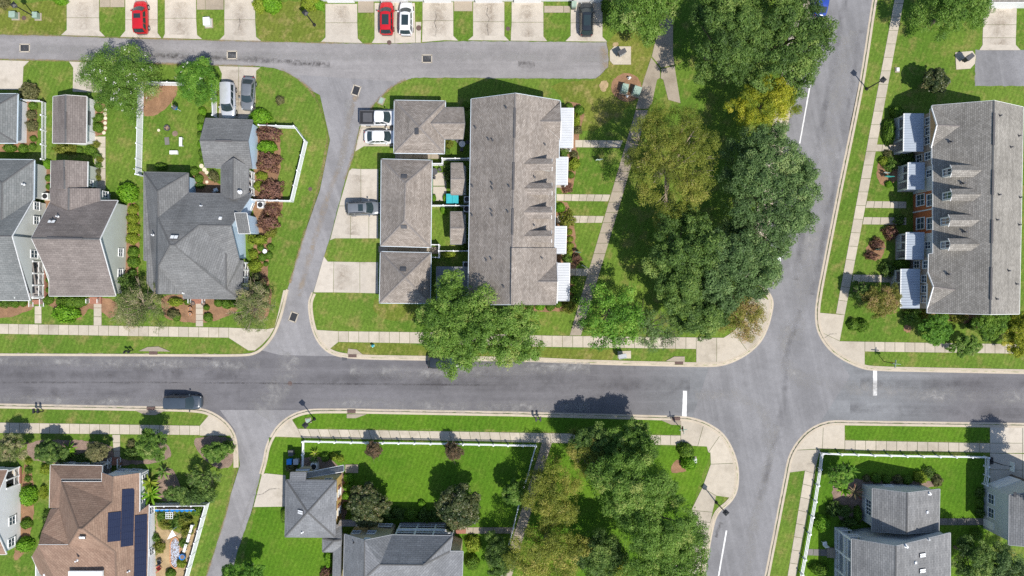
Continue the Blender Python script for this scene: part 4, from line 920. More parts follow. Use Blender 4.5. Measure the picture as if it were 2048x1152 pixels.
# main roof
R1, R2 = pN(398, 450), pN(461, 451)
nr0, nr1 = (314.7, 382, 5.1), pW(315.5, 435)
A1, B1 = pW(340, 490), pN(349, 490)
B1 = (349, 490, A1[2])
s1 = pW(316.6, 532); s2 = (315.6, 587, s1[2] - .05)
val = (452, 506, 4.6); brk = (452, 569, 4.6)
hip2 = pS(474, 594)
roof(t, [[Ew, (376, 346, 3.0), nr0], [(376, 346, 3.0), (376, 386, 3.0), nr1, nr0], [Ew, nr0, nr1, A1, s1, s2, (310, 587, 3.0), (294, 566, 3.0), (294, 522, 3.0), Ew2],
         [(376, 386, 3.0), (503, 389, 3.0), R2, R1, B1, A1, nr1],
         [B1, R1, val, brk, pS(453, 578)], [R1, R2, (478, 521, 3.6), val], [val, (478, 521, 3.6), (486, 521, 2.7), (482, 590, 2.7), hip2, pS(453, 578), brk],
         [A1, B1, pS(453, 578), hip2, (475, 598, 2.6), (366, 597, 2.6), (366, 588, 2.95), (363, 588, 3.0), s1], [s1, (363, 588, 3.0), s2]], M['sh_grey'], 'trim_dark')
w = walls(t, [Ew, (376, 346, 3.0), (376, 386, 3.0), (503, 389, 3.0), R2, (480, 521, 3.0), (468, 521, 3.0), (460, 585, 2.7), (315, 586, 3.0), (294, 560, 3.0)], ['sd_blue'] * 10, 0.35)
gE = w[3]
for px, py, ww, hh in ((506, 413.5, .8, 1.0), (507, 436, .8, 1.5), (507, 449, .8, 1.5)): window(t, gE, px, py, ww, hh, 1)
window(t, gE, 482, 491, .8, 1.0)
mb = MB(); q = W(481, 446, 3.5)
roof(t, [[(469, 426, 5.2), (493, 426, 3.9), (500, 467, 3.9), (477, 467, 5.2)]], M['sh_grey'], 'trim', name='bay_roof')
walls(t, [(475, 427, 3.8), (493, 427, 3.8), (500, 466, 3.8), (482, 466, 3.8)], 'sd_blue', .12)
# side porch
q0 = W(485, 525, 2.7); q1 = W(482, 584, 2.7)
for i in range(5):
    f_ = i / 4; post(t, (q0.x + (q1.x - q0.x) * f_ - .12, q0.y + (q1.y - q0.y) * f_), .4, 2.6)
railing(t, (q0.x - .12, q0.y, 0), (q1.x - .12, q1.y, 0), .4); MB().box(((q0.x + q1.x) / 2 - 1.1, (q0.y + q1.y) / 2, .2), (2.2, q0.y - q1.y, .4)).build('porch_floor', M['deck'], t)
for s in (383, 411): railing(t, W(s, 597), W(s, 606), .1, .9)
MB().box(W(397, 600, .2), (1.6, 1.0, .4)).build('step', M['brick'], t)
skylight(t, pN, 349, 475, .95, .55); box_vent(t, pN, 441, 437, .35, .35, 'white'); vent_pipe(t, pW(306, 470), mat='lgrey'); vent_pipe(t, pN(403, 412), mat='lgrey'); vent_pipe(t, (480, 384, 3.9), .14, .5, 'lgrey'); vent_pipe(t, (368, 586, 3.0), mat='white')

# ------------------------------------------------------------------ middle townhouse, garages
t = thing('townhouse', 'long heather grey roofed townhouse in the middle with four dormers and white porch roofs', 'townhouse', W(1024, 400))
A, B, Cc, D, Ee = (942.4, 198, 5.2), (1031, 186.4, 9.0), (1119.7, 201, 5.1), (1022, 609, 9.0), (936, 609, 5.2)
pe = plane3(B, D, (1112, 400, 5.2)); pw = plane3(A, B, Ee)
roof(t, [[A, B, D, Ee], [B, pe(1119.7, 201), pe(1118, 317), pe(1112.7, 317), pe(1109, 496), D]], M['sh_town'], 'trim_blue', cap='cap_town')
roof(t, [[pe(1023.5, 496, .22), pe(1113, 496, .22), pe(1111.5, 609.5, .22), pe(1022, 609.5, .22)]], M['sh_town'], 'trim_dark', name='roof_step', drop=.3, over=.03)
for y0, yr, y1, xa, xe in ((204, 242, 280, 1080, 1121), (525, 563, 606, 1075, 1114)):
    ap = pe(xa, yr, .22 if yr > 400 else 0); pkf = (xe + 1.5, yr, ap[2])
    roof(t, [[ap, pkf, pe(xe, y0, .25)], [ap, pe(xe, y1, .25), pkf]], M['sh_town'], 'trim', name='cross_gable', drop=.12, cap='cap_town', nogut=True); rake(t, pe(xe, y0, .25), pkf, pe(xe, y1, .25))
w = walls(t, [A, B, (1119.7, 201, 4.9), (1118, 289, 4.9), (1112, 318, 5.0), (1109, 496, 5.1), (1113, 524, 4.9), (1111, 609, 4.9), D, Ee], 'sd_pale', 0.4)
for y0, y1 in ((216, 276), (325, 380), (417, 470), (515, 590)): ridge_vent(t, (1031 - (y0 - 186) * .0213, y0, 9.0), (1031 - (y1 - 186) * .0213, y1, 9.0))
for y in (327.8, 376.7, 424.7, 472.5): dormer(t, pe, 1048 if y < 420 else 1047, y, 1, 3.35)
for y0, y1, xi, xo, n in ((216, 296, 1121, 1147, 16), (314, 370, 1112.5, 1136, 11), (452.5, 507.5, 1110.7, 1133, 11), (526, 602, 1115.5, 1139.5, 15)):
    tin_roof(t, [(xi, y0, 3.25), (xo, y0, 2.7), (xo - 1.5, y1, 2.7), (xi - 1.5, y1, 3.25)], 'tinroof', n)
    o0, o1 = W(xo - 1, y0 + 2, 2.7), W(xo - 2.5, y1 - 2, 2.7)
    for i in range(3): qq = o0.lerp(o1, i / 2); post(t, (qq.x - .1, qq.y), .2, 2.55)
    MB().box(((o0.x - .95), (o0.y + o1.y) / 2, .15), (1.9, o0.y - o1.y + .2, .3)).build('porch_floor', M['conc'], t)
    railing(t, (o0.x - .1, o0.y, 0), (o0.x - .1, (o0.y + o1.y) / 2 + .4, 0), .3, .8)
for px, py in ((1013, 215.6), (952, 256), (978, 279), (986, 281), (946, 373), (985, 368), (985.5, 377.5), (1019, 373), (945, 431), (984, 422), (985, 431), (1016.5, 424), (973.5, 521), (983, 518), (1008, 574)): vent_pipe(t, pw(px, py), .08, .5)
for px, py in ((1089.5, 289), (1069, 354.5), (1068, 450.5), (1083.5, 516)): vent_pipe(t, pe(px, py, .2 if py > 496 else 0), .08, .5)
# garages
def hipgarage(label, co, apexes, extra=None, vents=(), name='garage'):
    cx = sum(c[0] for c in co) / 4; cy = sum(c[1] for c in co) / 4
    g = thing(name, label, 'garage', W(cx, cy), 'hip roofed garages beside the lane')
    a, b, c, d = [(x, y, 2.5) for x, y in co]
    if len(apexes) == 1: p = (*apexes[0], 4.7); fs = [[a, b, p], [b, c, p], [c, d, p], [d, a, p]]
    else: p, q = (*apexes[0], 4.6), (*apexes[1], 4.6); fs = [[a, b, p], [b, c, q, p], [c, d, q], [d, a, p, q]]
    roof(g, fs, M['sh_town'], 'trim_blue', cap='cap_town')
    w = walls(g, [a, b, c, d], 'sd_pale', .35)
    for px, py, i in vents:
        f = fs[i]; box_vent(g, plane3(f[0], f[1], f[2]), px, py, .75, .5)
    return g, w
g, w = hipgarage('upper hip roofed townhouse garage with a rear wing', [(788.7, 200.4), (890.8, 202), (888.7, 307), (787.7, 306)], [(838.5, 254)], vents=[(834.6, 263, 3)])
roof(g, [[(862, 246.5, 3.9), (890, 215, 2.6), (927, 215, 2.6), (929.4, 246.7, 3.9)], [(862, 246.5, 3.9), (929.4, 246.7, 3.9), (926, 278, 2.6), (889, 278, 2.6)]], M['sh_town'], 'trim_dark', name='wing_roof', cap='cap_town')
walls(g, [(885, 216, 2.6), (930, 216, 2.6), (930, 277, 2.6), (885, 277, 2.6)], ['sd_pale', None, 'sd_pale', None], .3)
for y in (236, 270): MB().box(W(793, y, 1.1), (.08, 2.4, 2.1)).build('garage_door', M['white'], g)
g, w = hipgarage('long middle townhouse garage with hip roof', [(762.7, 318), (864, 320.6), (861.5, 494.8), (761, 491.7)], [(811, 366), (808.5, 442)], vents=[(808.5, 354, 0), (808, 452.7, 2)])
for y in (352, 380, 440, 468): MB().box(W(767, y, 1.1), (.08, 2.4, 2.1)).build('garage_door', M['white'], g)
g, w = hipgarage('lowest townhouse garage partly shaded by the street tree', [(761, 503.5), (862, 505.6), (860.4, 607), (758.8, 606)], [(810, 555)], vents=[(806.7, 539.6, 0)])
for y in (537, 570): MB().box(W(765, y, 1.1), (.08, 2.4, 2.1)).build('garage_door', M['white'], g)
for lab, x0, y0, y1, h in (('small gabled rear entry between the upper yards', 902, 326, 389.5, 2.6), ('small gabled rear entry beside the sunlit lawn yard', 901, 423.5, 488.5, 2.6), ('shaded flat rear entry under the street tree', 873, 533.5, 612, 2.5)):
    g = thing('rear_entry', lab, 'outbuilding', W((x0 + 935) / 2, (y0 + y1) / 2), 'rear entries of the middle townhouse')
    ym = (y0 + y1) / 2
    if x0 > 890: roof(g, [[(x0, y0, h), (926, y0, h), (929, ym, h + .9), (x0, ym, h + .9)], [(x0, ym, h + .9), (929, ym, h + .9), (925.5, y1, h), (x0, y1, h)]], M['sh_town'], 'trim_dark', cap='cap_town')
    else: roof(g, [[(x0, y0, h), (938, y0 + 1, h + .7), (938, y1, h + .7), (x0, y1, h)]], M['sh_blue'], 'trim_dark')
    walls(g, [(x0, y0, h), (934, y0, h), (934, y1, h), (x0, y1, h)], 'sd_pale', .25)

# ------------------------------------------------------------------ right townhouse
t = thing('townhouse', 'right hand townhouse with orange, grey and tan front, dormers and metal porch roofs', 'townhouse', W(1900, 400))
A, B, Cc, D, Ee = (1864.7, 211, 5.2), (1988.5, 201, 8.8), (2047, 214, 5.2), (1981, 628.7, 8.8), (2039, 628, 5.2)
pw = plane3(B, D, (1866, 400, 5.2)); pe = plane3(B, Cc, Ee)
roof(t, [[B, Cc, Ee, D], [B, D, pw(1855, 625.6), pw(1858, 508), pw(1866.5, 507), pw(1866.5, 329), pw(1864.7, 328), pw(1864.7, 211)]], M['sh_town2'], 'trim')
for y0, yr, y1, xa, xe in ((216, 252, 295, 1919.6, 1873), (544, 579.5, 616, 1911, 1866)):
    ap = pw(xa, yr); xq = 1863.5 if yr < 400 else 1855.5; pf_ = (xe + 1, yr - (2 if yr < 400 else 6), 6.3)
    roof(t, [[ap, pf_, pw(xq, y0, .1)], [ap, pw(xq - 1, y1, .1), pf_]], M['sh_town2'], 'trim', name='cross_gable', drop=.1, cap='cap_town', nogut=True); rake(t, pw(xq, y0, .1), pf_, pw(xq - 1, y1, .1))
gx0, gx1 = 1826, 1818
ring = [(1864.7, 212, 5.1), (1865, 328, 5.1), (1866.5, 329, 5.2), (1866.5, 378, 5.2), (1866.5, 464, 5.2), (1866.5, 507, 5.2), (1858, 509, 5.0), (1855, 625, 5.0), D, Ee, Cc, B]
w = walls(t, ring, ['sd_taupe', 'sd_taupe', 'sd_grey', 'sd_rust', 'sd_grey', 'sd_taupe', 'sd_taupe', 'sd_pale', 'sd_pale', 'sd_pale', 'sd_pale', 'sd_pale'], .45)
for xg, yr, ya, yb in ((1817, 250, 217, 294), (1810.5, 573.5, 545, 615)):
    x = (xg - 1024) / S; y_a, y_b, yc = W(0, ya, 4.9).y, W(0, yb, 4.9).y, W(0, yr, 6.1).y
    mb = MB(); mb.face([(x, y_a, 4.75), (x, yc, 6.15), (x, y_b, 4.75)]); mb.face([(x, y_b, 4.75), (x, yc, 6.15), (x + .5, yc, 6.15), (x + .5, y_b, 4.75)]); mb.face([(x, yc, 6.15), (x, y_a, 4.75), (x + .5, y_a, 4.75), (x + .5, yc, 6.15)]); mb.build('gable', M['sd_tan'], t)
    MB().bar((x + .1, y_a, 4.7), (x + .1, y_b, 4.7), .2, .12).build('trim_band', M['trim'], t)
for px, py in ((1857, 242), (1857, 262), (1856, 281)): window(t, w[0], px, py, .95, 1.25)
for px, py in ((1856.5, 312), (1839, 317)): window(t, w[0], px, py, .95, 1.2)
window(t, w[2], 1859, 347, .9, 1.2); window(t, w[4], 1856.5, 490.5, .9, 1.2)
for py in (400, 447): window(t, w[3], 1841.5, py, 1.5, 1.7, 2); window(t, w[3], 1861, py, 1.5, 1.3, 2)
slab_wall(t, w[3], 1832, 424, .16, 5.0, 'lgrey', 'downpipe', 2.5)
for px, py in ((1849.5, 558), (1849.5, 578), (1849, 598)): window(t, w[6], px, py, .95, 1.25)
for px, py in ((1852.5, 529), (1834, 529)): window(t, w[6], px, py, .95, 1.2)
for y0, y1 in ((226, 290), (340, 390), (440, 487), (535, 600)): ridge_vent(t, (1988.5 - (y0 - 201) * .0175, y0, 8.8), (1988.5 - (y1 - 201) * .0175, y1, 8.8))
for y in (340.7, 388.6, 440.4, 488.5): dormer(t, pw, 1963 if y < 400 else 1959, y, -1, 3.4, mat='sh_town2')
for y0, y1, xi, xo, n in ((227, 303, 1848, 1808, 15), (325, 379, 1850, 1816.5, 11), (464.6, 519, 1849, 1812.5, 11), (538, 616.5, 1840.5, 1802, 15)):
    tin_roof(t, [(xi, y0, 3.3), (xo, y0, 2.7), (xo - 1, y1, 2.7), (xi - 1, y1, 3.3)], 'tinroof_grey', n)
    o0, o1 = W(xo + 2, y0 + 3, 2.7), W(xo + 1, y1 - 3, 2.7); wd = 2.1
    for i in range(4): qq = o0.lerp(o1, i / 3); post(t, (qq.x + .1, qq.y), .2, 2.55, .2, 'sd_pale')
    MB().box((o0.x + 1.0, (o0.y + o1.y) / 2, .15), (2.2, o0.y - o1.y + .3, .3)).build('porch_floor', M['conc'], t)
    MB().bar((o0.x + .1, o0.y, 2.42), (o0.x + .1, o1.y, 2.42), .16, .34).build('beam', M['sd_pale'], t); MB().bar((o0.x + .1, o0.y, .7), (o0.x + .1, o0.y * .4 + o1.y * .6, .7), .12, .75).build('knee_wall', M['sd_pale'], t)
    railing(t, (o0.x + .08, o0.y, 0), (o0.x + .08, (o0.y * .45 + o1.y * .55), 0), .3, .85)
    for s in (0, 1): qq = o0.lerp(o1, s); railing(t, (qq.x + .1, qq.y, 0), (qq.x + 1.8, qq.y, 0), .3, .85)
for px, py in ((1900.6, 284), (1925, 367), (1928.6, 464), (1896, 548.5)): vent_pipe(t, pw(px, py), .1, .55)
for px, py in ((1999, 231.7), (2037, 272), (2021, 294.6), (1997, 389.6), (2039, 395), (1993, 440), (2037, 449.7), (2016, 541.5), (2031.7, 568), (1992, 598)): vent_pipe(t, pe(px, py), .08, .5)
# top right garage and top row
t = thing('garage', 'white garage front cut by the top right corner', 'garage', W(2040, -30))
roof(t, [[(1985, 4, 2.8), (2140, 4, 2.8), (2130, -55, 5.2), (1990, -55, 5.2)], [(1990, -55, 5.2), (2130, -55, 5.2), (2140, -110, 2.8), (1985, -110, 2.8)]], M['sh_town2'], 'trim')
w = walls(t, [(1985, 4, 2.8), (2140, 4, 2.8), (2140, -110, 2.8), (1985, -110, 2.8)], 'sd_white', .3)
for x in (2003,): slab_wall(t, w[0], x + 5, 10, 3.6, 2.1, 'white', 'garage_door', 1.15)
for lab, x0, x1, yb, doors in (('row of white garage fronts at the top edge of the middle', 640, 1208, 4, (683, 790, 876, 978, 1055, 1173)), ('row of white garage fronts beyond the upper left driveways', 120, 520, -8, (166, 284, 362, 480))):
    t = thing('garage_row', lab, 'garage', W((x0 + x1) / 2, yb - 60))
    f = lambda x, y, h: (1024 + (x - 1024) * H / (H - h), 576 + (y - 576) * H / (H - h), h)
    a, b, c, d = f(x0, yb + 3, 2.9), f(x1, yb + 3, 2.9), f(x1, yb - 120, 2.9), f(x0, yb - 120, 2.9); ra, rb = f(x0, yb - 58, 5.4), f(x1, yb - 58, 5.4)
    roof(t, [[a, b, rb, ra], [ra, rb, c, d]], M['sh_grey'], 'trim')
    w = walls(t, [a, b, c, d], 'sd_white', .25)
    for x in doors:
        if lab.startswith('row of white garage fronts at'): wx = x
        MB().box(W(x, yb + .6, 1.2) if False else Vector(((x - 1024) / S, (576 - yb) / S - .12, 1.15)), (3.6, .08, 2.2)).build('garage_door', M['white'], t)
# ------------------------------------------------------------------ houses below the street
# white house at the left edge
t = thing('house', 'white gabled house with brown roof cut by the left edge', 'house', W(0, 1030))
a, b, c, d, n = (15, 940, 2.9), (-22, 1032, 5.6), (12, 1109, 2.9), (-150, 1109, 2.9), (-150, 940, 2.9)
rw = (-185, 1032, 5.6)
roof(t, [[n, a, b, rw], [rw, b, c, d]], M['sh_tan'], 'trim')
w = walls(t, [n, a, b, c, d, rw], ['sd_white', None, None, 'sd_white', 'sd_white', 'sd_white'], .3)
gx = w[1].a.x; gW = Wall(Vector((gx, 0)), Vector((gx, 10)), Vector((1, 0)))
yb = W(0, 966, 0).y; ry = w[1].b.y; yt = w[1].a.y; ys = w[2].b.y
mb = MB(); zz = lambda y: 5.45 - (y - ry) * (5.45 - 2.75) / (yt - ry)
mb.face([(gx, ys, 0), (gx, yb, 0), (gx, yb, zz(yb)), (gx, ry, 5.45), (gx, ys, 2.75)]); mb.face([(gx, yb, 2.7), (gx, yt, 2.7), (gx, yb, zz(yb))]); mb.build('wall', M['sd_white'], t)
for px, py in ((24, 1041), (22.5, 1084.5)): window(t, gW, px, py, 1.05, 1.15)
for y in (yt, (yt + yb) / 2, yb): post(t, (gx, y), .3, 2.7)
MB().box((gx - 1, (yt + yb) / 2, .2), (2.1, yt - yb, .3)).build('porch_floor', M['conc'], t); MB().box((gx + .12, (yt + yb) / 2, .2), (.14, yt - yb, .4)).build('porch_base', M['brick'], t)
railing(t, (gx, yb, 0), (gx, yt, 0), .3)
# brown roof with solar panels
t = thing('house', 'brown roofed house with blue black solar panels and white walls', 'house', W(190, 1050))
E = 3.0; pk1, pk2 = (156.5, 1057.5, 8.0), (165, 1057.5, 8.0)
nwp, nep = (100.7, 930, 2.7), (204, 931.5, 2.7)
u1, u2 = (122.5, 963.5, 4.15), (203.5, 963.5, 4.15)
eN, eS = (279, 946, E), (294, 1200, E)
pE = plane3((278.5, 1000, E), (294, 1180, E), pk2)
rg0, rg1 = pE(225.5, 953), pE(224, 1004)
pNn = plane3(u1, u2, pk1)
wE = (98.5, 1016, E)
pWw = plane3(nwp, wE, pk1)
sr0 = pE(231, 1105)
wr0 = (76.6, 1090, 5.6); wr1 = pWw(137, 1090)
wr1 = (137, 1090, 5.6)
roof(t, [[nwp, nep, (203.5, 958, 3.9), (122.5, 958, 3.9)]], M['sh_tan'], 'trim', name='porch_roof', cap='cap_tan')
MB().face([P((122.5, 958, 3.85)), P((203.5, 958, 3.85)), P((203.5, 962.5, 4.2)), P((122.5, 962.5, 4.2))]).build('clerestory', M['dkgrey'], t)
roof(t, [[u1, u2, rg1, pk2, pk1], [u2, (203.5, 945, 4.0), rg0, rg1], [rg0, eN, pE(278.5, 1024), pE(297.6, 1009), pE(294, 1200), pE(233, 1200), sr0, pk2, rg1],
         [nwp, (122.5, 958, 3.9), u1, pk1, wr1, (118, 1016, 3.6), wE], [pk1, pk2, sr0, pE(233, 1200), (130, 1200, 5.0), (78, 1146, 3.2), (63.5, 1113, E), wr0, wr1]], M['sh_tan'], 'trim', cap='cap_tan', flat=True)
roof(t, [[(100.6, 1018, E), (118, 1016, 3.65), wr1, wr0, (83, 1064, 4.4)]], M['sh_tan'], 'trim', name='side_gable', nogut=True, cap='cap_tan')
w = walls(t, [(203.5, 946, 3.9), (225.5, 953, rg0[2]), eN, pE(278.5, 1024), pE(297, 1010), pE(294, 1200), (63.5, 1200, E), (63.5, 1113, E), (98.5, 1016, E), (100, 975, 2.9), (203, 975, 3.5)], ['sd_white'] * 11, .35)
wN = wall_from((312, 940), (210, 932))
for px, py in ((243, 941.5), (271, 941)): window(t, w[1], px, py, 1.1, .9, 2)
window(t, w[2], 289, 955, .9, 1.2); window(t, w[2], 284, 998, .9, 1.0)
for py in (1020, 1102): window(t, w[4], 303, py, .9, 1.1)
for x in (104, 135, 165, 200): q = W(x, 932, 2.6); post(t, (q.x, q.y - .1), .3, 2.5)
q0, q1 = W(104, 932, 2.6), W(200, 932, 2.6); railing(t, q0.xy.to_3d(), q1.xy.to_3d(), .3, .8)
MB().box(((q0.x + q1.x) / 2, q0.y - .9, .2), (q1.x - q0.x, 1.8, .3)).build('porch_floor', M['deck'], t)
for i in range(3): MB().box(W(234, 927 - 5 * i, .3 - i * .1), (1.1, .34, .6 - i * .2)).build('step', M['brick'], t)
for x in (225, 244): railing(t, W(x, 914), W(x, 933), .2, .9)
for p_ in (u2, ): pass
skylight(t, plane3(pk1, pk2, (100, 1200, 4.0)), 165, 1074, .75, .4); vent_pipe(t, (154, 1121, 6.3), mat='white'); vent_pipe(t, pE(258, 1142), mat='lgrey'); vent_pipe(t, (92, 1148, 3.4), .14, .4, 'lgrey')
MB().box(P((172, 1149, 6.1)), (4.2, .9, .35)).build('roof_hatch', M['white'], t)
def panel(col, n, y0l, y0r, xl, xr, dx, dy):
    for i in range(n):
        q = [pE(xl + dx * i, y0l + dy * i), pE(xr + dx * i, y0r + dy * i), pE(xr + dx * (i + 1), y0r + dy * (i + 1)), pE(xl + dx * (i + 1), y0l + dy * (i + 1))]
        c = [P(a) + pE.n * .10 for a in q]; m = sum(c, Vector()) / 4; c = [m + (a - m) * .985 for a in c]
        mb = MB(); mb.face(c if (c[1] - c[0]).cross(c[2] - c[0]).z > 0 else c[::-1])
        for j in range(4): mb.face([c[j], c[j] - pE.n * .06, c[(j + 1) % 4] - pE.n * .06, c[(j + 1) % 4]])
        mb.build('solar_panel', M['pv'], t)
panel('a', 4, 1025.5, 1022.5, 215.5, 241.8, -.3, 14.7)
panel('b', 8, 979, 975.5, 243.5, 268.8, -.35, 14.4)
panel('c', 12, 1031, 1028, 269, 294, -.2, 14.2)
# yellow garage
t = thing('garage', 'ochre walled two storey garage with grey pyramid roof', 'garage', W(620, 1015))
E = 4.7; a, b, c, d = (572, 960, E), (672, 961, E), (670.4, 1075, E), (569.8, 1074, E); p = (615, 1024.5, 6.9)
fs = [[a, b, p], [b, c, p], [c, d, p], [d, a, p]]
roof(t, fs, M['sh_blue'], 'trim_dark')
w = walls(t, [a, b, c, d], ['sd_khaki', 'sd_yellow', 'sd_khaki', 'sd_khaki'], .4)
for px, py, z in ((682, 980, 1.4), (681, 1017, 1.4), (675.5, 989, 3.6), (674.5, 1025, 3.6)):
    window(t, w[1], px, py, .9, 1.2, 1, zc=z)
    for s in (-1, 1): slab_wall(t, w[1], px, py + s * 11, .35, 1.25, 'brick', 'shutter', z)
window(t, w[0], 656, 959, .9, .8)
skylight(t, plane3(*fs[3]), 602, 1024, .5, .95); vent_pipe(t, plane3(*fs[2])(605, 1064), mat='white')
roof(t, [[(581, 945, 4.4), (612, 945, 4.4), (610, 962, 4.75), (580, 962, 4.75)]], M['sh_blue'], 'trim_dark', name='dormer_roof')
walls(t, [(582, 946, 4.3), (611, 946, 4.3), (611, 962, 4.3), (582, 962, 4.3)], 'sd_khaki', .15)
roof(t, [[(611, 946, 3.0), (687, 931, 2.6), (687, 943, 3.3), (611, 956, 3.9)]], M['sh_blue'], 'trim', name='pent_roof')
roof(t, [[(592, 939, 2.5), (620, 938, 2.5), (612, 948, 3.0), (592, 948, 3.0)]], M['tinroof_grey'], 'trim_dark', name='lean_to_roof')
q = W(701, 937, 0); MB().box((q.x + .2, q.y, .05), (1.7, 1.1, .2)).build('step', M['conc_dull'], t)
# breezeway between garage and house
t = thing('breezeway', 'low grey roofed breezeway between ochre garage and grey roofed house', 'outbuilding', W(690, 1075))
roof(t, [[(680, 1041, 2.9), (714, 1041, 2.9), (709, 1052, 3.1), (676, 1052, 3.1)]], M['sh_town'], 'trim_dark')
roof(t, [[(645, 1077, 3.0), (672, 1050, 3.0), (683, 1050, 3.0), (683, 1080, 3.7), (668, 1082, 3.7)], [(645, 1077, 3.0), (668, 1082, 3.7), (645, 1104, 3.0)], [(668, 1082, 3.7), (683, 1080, 3.7), (682, 1092, 3.4), (667, 1104, 3.0), (645, 1104, 3.0)], [(667, 1104, 3.0), (682, 1092, 3.4), (680, 1200, 3.4), (664, 1200, 3.0)]], M['sh_blue'], 'trim_dark', name='breezeway_roof')
walls(t, [(647, 1078, 2.9), (683, 1078, 2.9), (683, 1200, 2.9), (666, 1200, 2.9), (667, 1103, 2.9), (647, 1103, 2.9)], 'sd_khaki', .25)
# grey roofed two storey house
t = thing('house', 'khaki two storey house with grey roof and stacked white porch', 'house', W(810, 1110))
E = 5.1
wl_, rN, rE2 = (689, 1069, E), (729, 1081, 7.6), (784, 1070, E)
p5 = (905, 1072, E); rv0, rv1 = (760, 1129, 8.0), (847, 1130, 8.0)
pG = plane3(rN, (729, 1200, 7.6), rE2)
roof(t, [[wl_, rN, (728.5, 1200, 7.6), (686, 1200, E)], [rN, rE2, rv0, (735, 1152, 7.6), (728.5, 1200, 7.6)], [rE2, p5, rv1, rv0], [p5, (900, 1103, 5.6), rv1], [rv0, rv1, (900, 1103, 5.6), (926, 1103, E), (923, 1200, E), (735, 1152, 7.6)]], M['sh_blue'], 'grey')
w = walls(t, [wl_, rN, rE2, (784, 1092, E), (900, 1092, E), (926, 1103, E), (923, 1200, E), (686, 1200, E)], ['sd_khaki'] * 8, .4)
wn_ = Wall(w[0].a, w[1].b, w[0].n)
for px, py, ww, hh in ((720, 1050, .9, .9), (712.5, 1065, 1.0, .9), (743, 1065, 1.0, .9), (764, 1051, .9, .9), (777, 1051, .9, .9)): window(t, wn_, px, py, ww, hh)
slab_wall(t, wn_, 735, 1077, .8, .4, 'trim_blue', 'gable_vent')
o0, o1 = W(789, 1072, E), W(902, 1073, E)
for i in range(4):
    qq = o0.lerp(o1, i / 3)
    post(t, (qq.x, qq.y - .15), .3, 2.5, .2); post(t, (qq.x, qq.y - .15), 2.7, 4.9, .2)
mb = MB(); mb.box(((o0.x + o1.x) / 2, o0.y - 1.0, .2), (o1.x - o0.x, 2.1, .3)); mb.build('porch_floor', M['deck'], t)
MB().box(((o0.x + o1.x) / 2, o0.y - 1.0, 2.6), (o1.x - o0.x, 2.1, .2)).build('balcony_floor', M['deck'], t)
MB().bar((o0.x, o0.y, 2.6), (o1.x, o1.y, 2.6), .2, .3).build('beam', M['trim'], t)
for z in (.3, 2.7): railing(t, (o0.x, o0.y - .1, 0), (o1.x, o1.y - .1, 0), z, .9, 'trim')
MB().box(((o0.x + o1.x) / 2, o0.y - 2.1, 2.5), (o1.x - o0.x, .15, 5)).build('wall', M['sd_khaki'], t)
MB().box((o1.x + .9, o1.y - .6, .3), (1.3, 1.3, .6)).build('step', M['brick'], t)
for i, cc in enumerate(('bluepl', 'lgrey', 'bluepl')): 
    q = o0.lerp(o1, (i + .7) / 3.6); MB().box((q.x, q.y - 1.1, .75), (.9, .5, .12)).box((q.x, q.y - 1.35, 1.0), (.9, .1, .5)).build('porch_seat', M[cc], t)
vent_pipe(t, (708, 1084, 6.2), mat='black')
# grey house lower right: garage block and main block
t = thing('house', 'pale grey blue house with two offset gable roofs at lower right', 'house', W(1780, 1080))
a, n, b = (1745, 977, 3.4), (1815, 986, 5.4), (1880, 978.6, 3.4); c, s, d = (1878, 1063, 3.4), (1814, 1068, 5.4), (1744.5, 1063, 3.4)
pA = plane3(n, b, c)
roof(t, [[a, n, s, d], [n, b, c, s]], M['sh_ash'], 'grey')
w = walls(t, [a, n, b, c, s, d], 'sd_grey', .35)
window(t, w[0], 1776, 972, 1.1, .5); window(t, w[5], 1738, 1007, 1.0, 1.3); window(t, w[5], 1738, 1022, 1.0, 1.3)
vent_pipe(t, pA(1858, 987), .12, .4, 'white'); box_vent(t, pA, 1853, 1024, .3, .3, 'lgrey')
E = 5.0; a, n, b = (1703.5, 1078, E), (1792, 1092.7, 7.6), (1901, 1066, E); d, s, c = (1703, 1250, E), (1790, 1250, 7.6), (1901, 1250, E)
pB = plane3(n, b, c)
roof(t, [[a, n, s, d], [n, b, c, s]], M['sh_ash'], 'grey', name='main_roof')
w = walls(t, [(1732, 1083, E), n, b, c, s, (1732, 1250, E)], 'sd_grey', .35)
o0 = W(1705, 1081, E); o1 = W(1705, 1250, E)
for i in range(5):
    qq = o0.lerp(o1, i / 4); post(t, (qq.x + .1, qq.y - .1), .3, 2.5, .22); post(t, (qq.x + .1, qq.y - .1), 2.7, 4.8, .22)
inn = W(1733, 1081, E)
for z in (.15, 2.6): MB().box(((o0.x + inn.x) / 2, (o0.y + o1.y) / 2, z), (inn.x - o0.x, o0.y - o1.y, .25)).build('porch_floor', M['sd_grey'], t)
for z in (.3, 2.7): railing(t, (o0.x + .1, o0.y, 0), (o0.x + .1, o1.y, 0), z, .9); railing(t, (o0.x, o0.y - .05, 0), (inn.x, o0.y - .05, 0), z, .9)
MB().bar((o0.x + .1, o0.y, 4.7), (o0.x + .1, o1.y, 4.7), .2, .3).build('beam', M['trim'], t)
for i in range(3): MB().box((o0.x - .2 - i * .32, W(0, 1104).y, .3 - .1 * i), (.34, 1.3, .3)).build('step', M['conc_dull'], t)
for py in (1110, 1141): skylight(t, pB, 1844, py, .5, .95)
vent_pipe(t, pB(1811, 1092), .12, .5, 'white'); box_vent(t, pB, 1830, 1125, .3, .3, 'lgrey'); vent_pipe(t, pB(1856, 1078), .1, .4, 'grey')
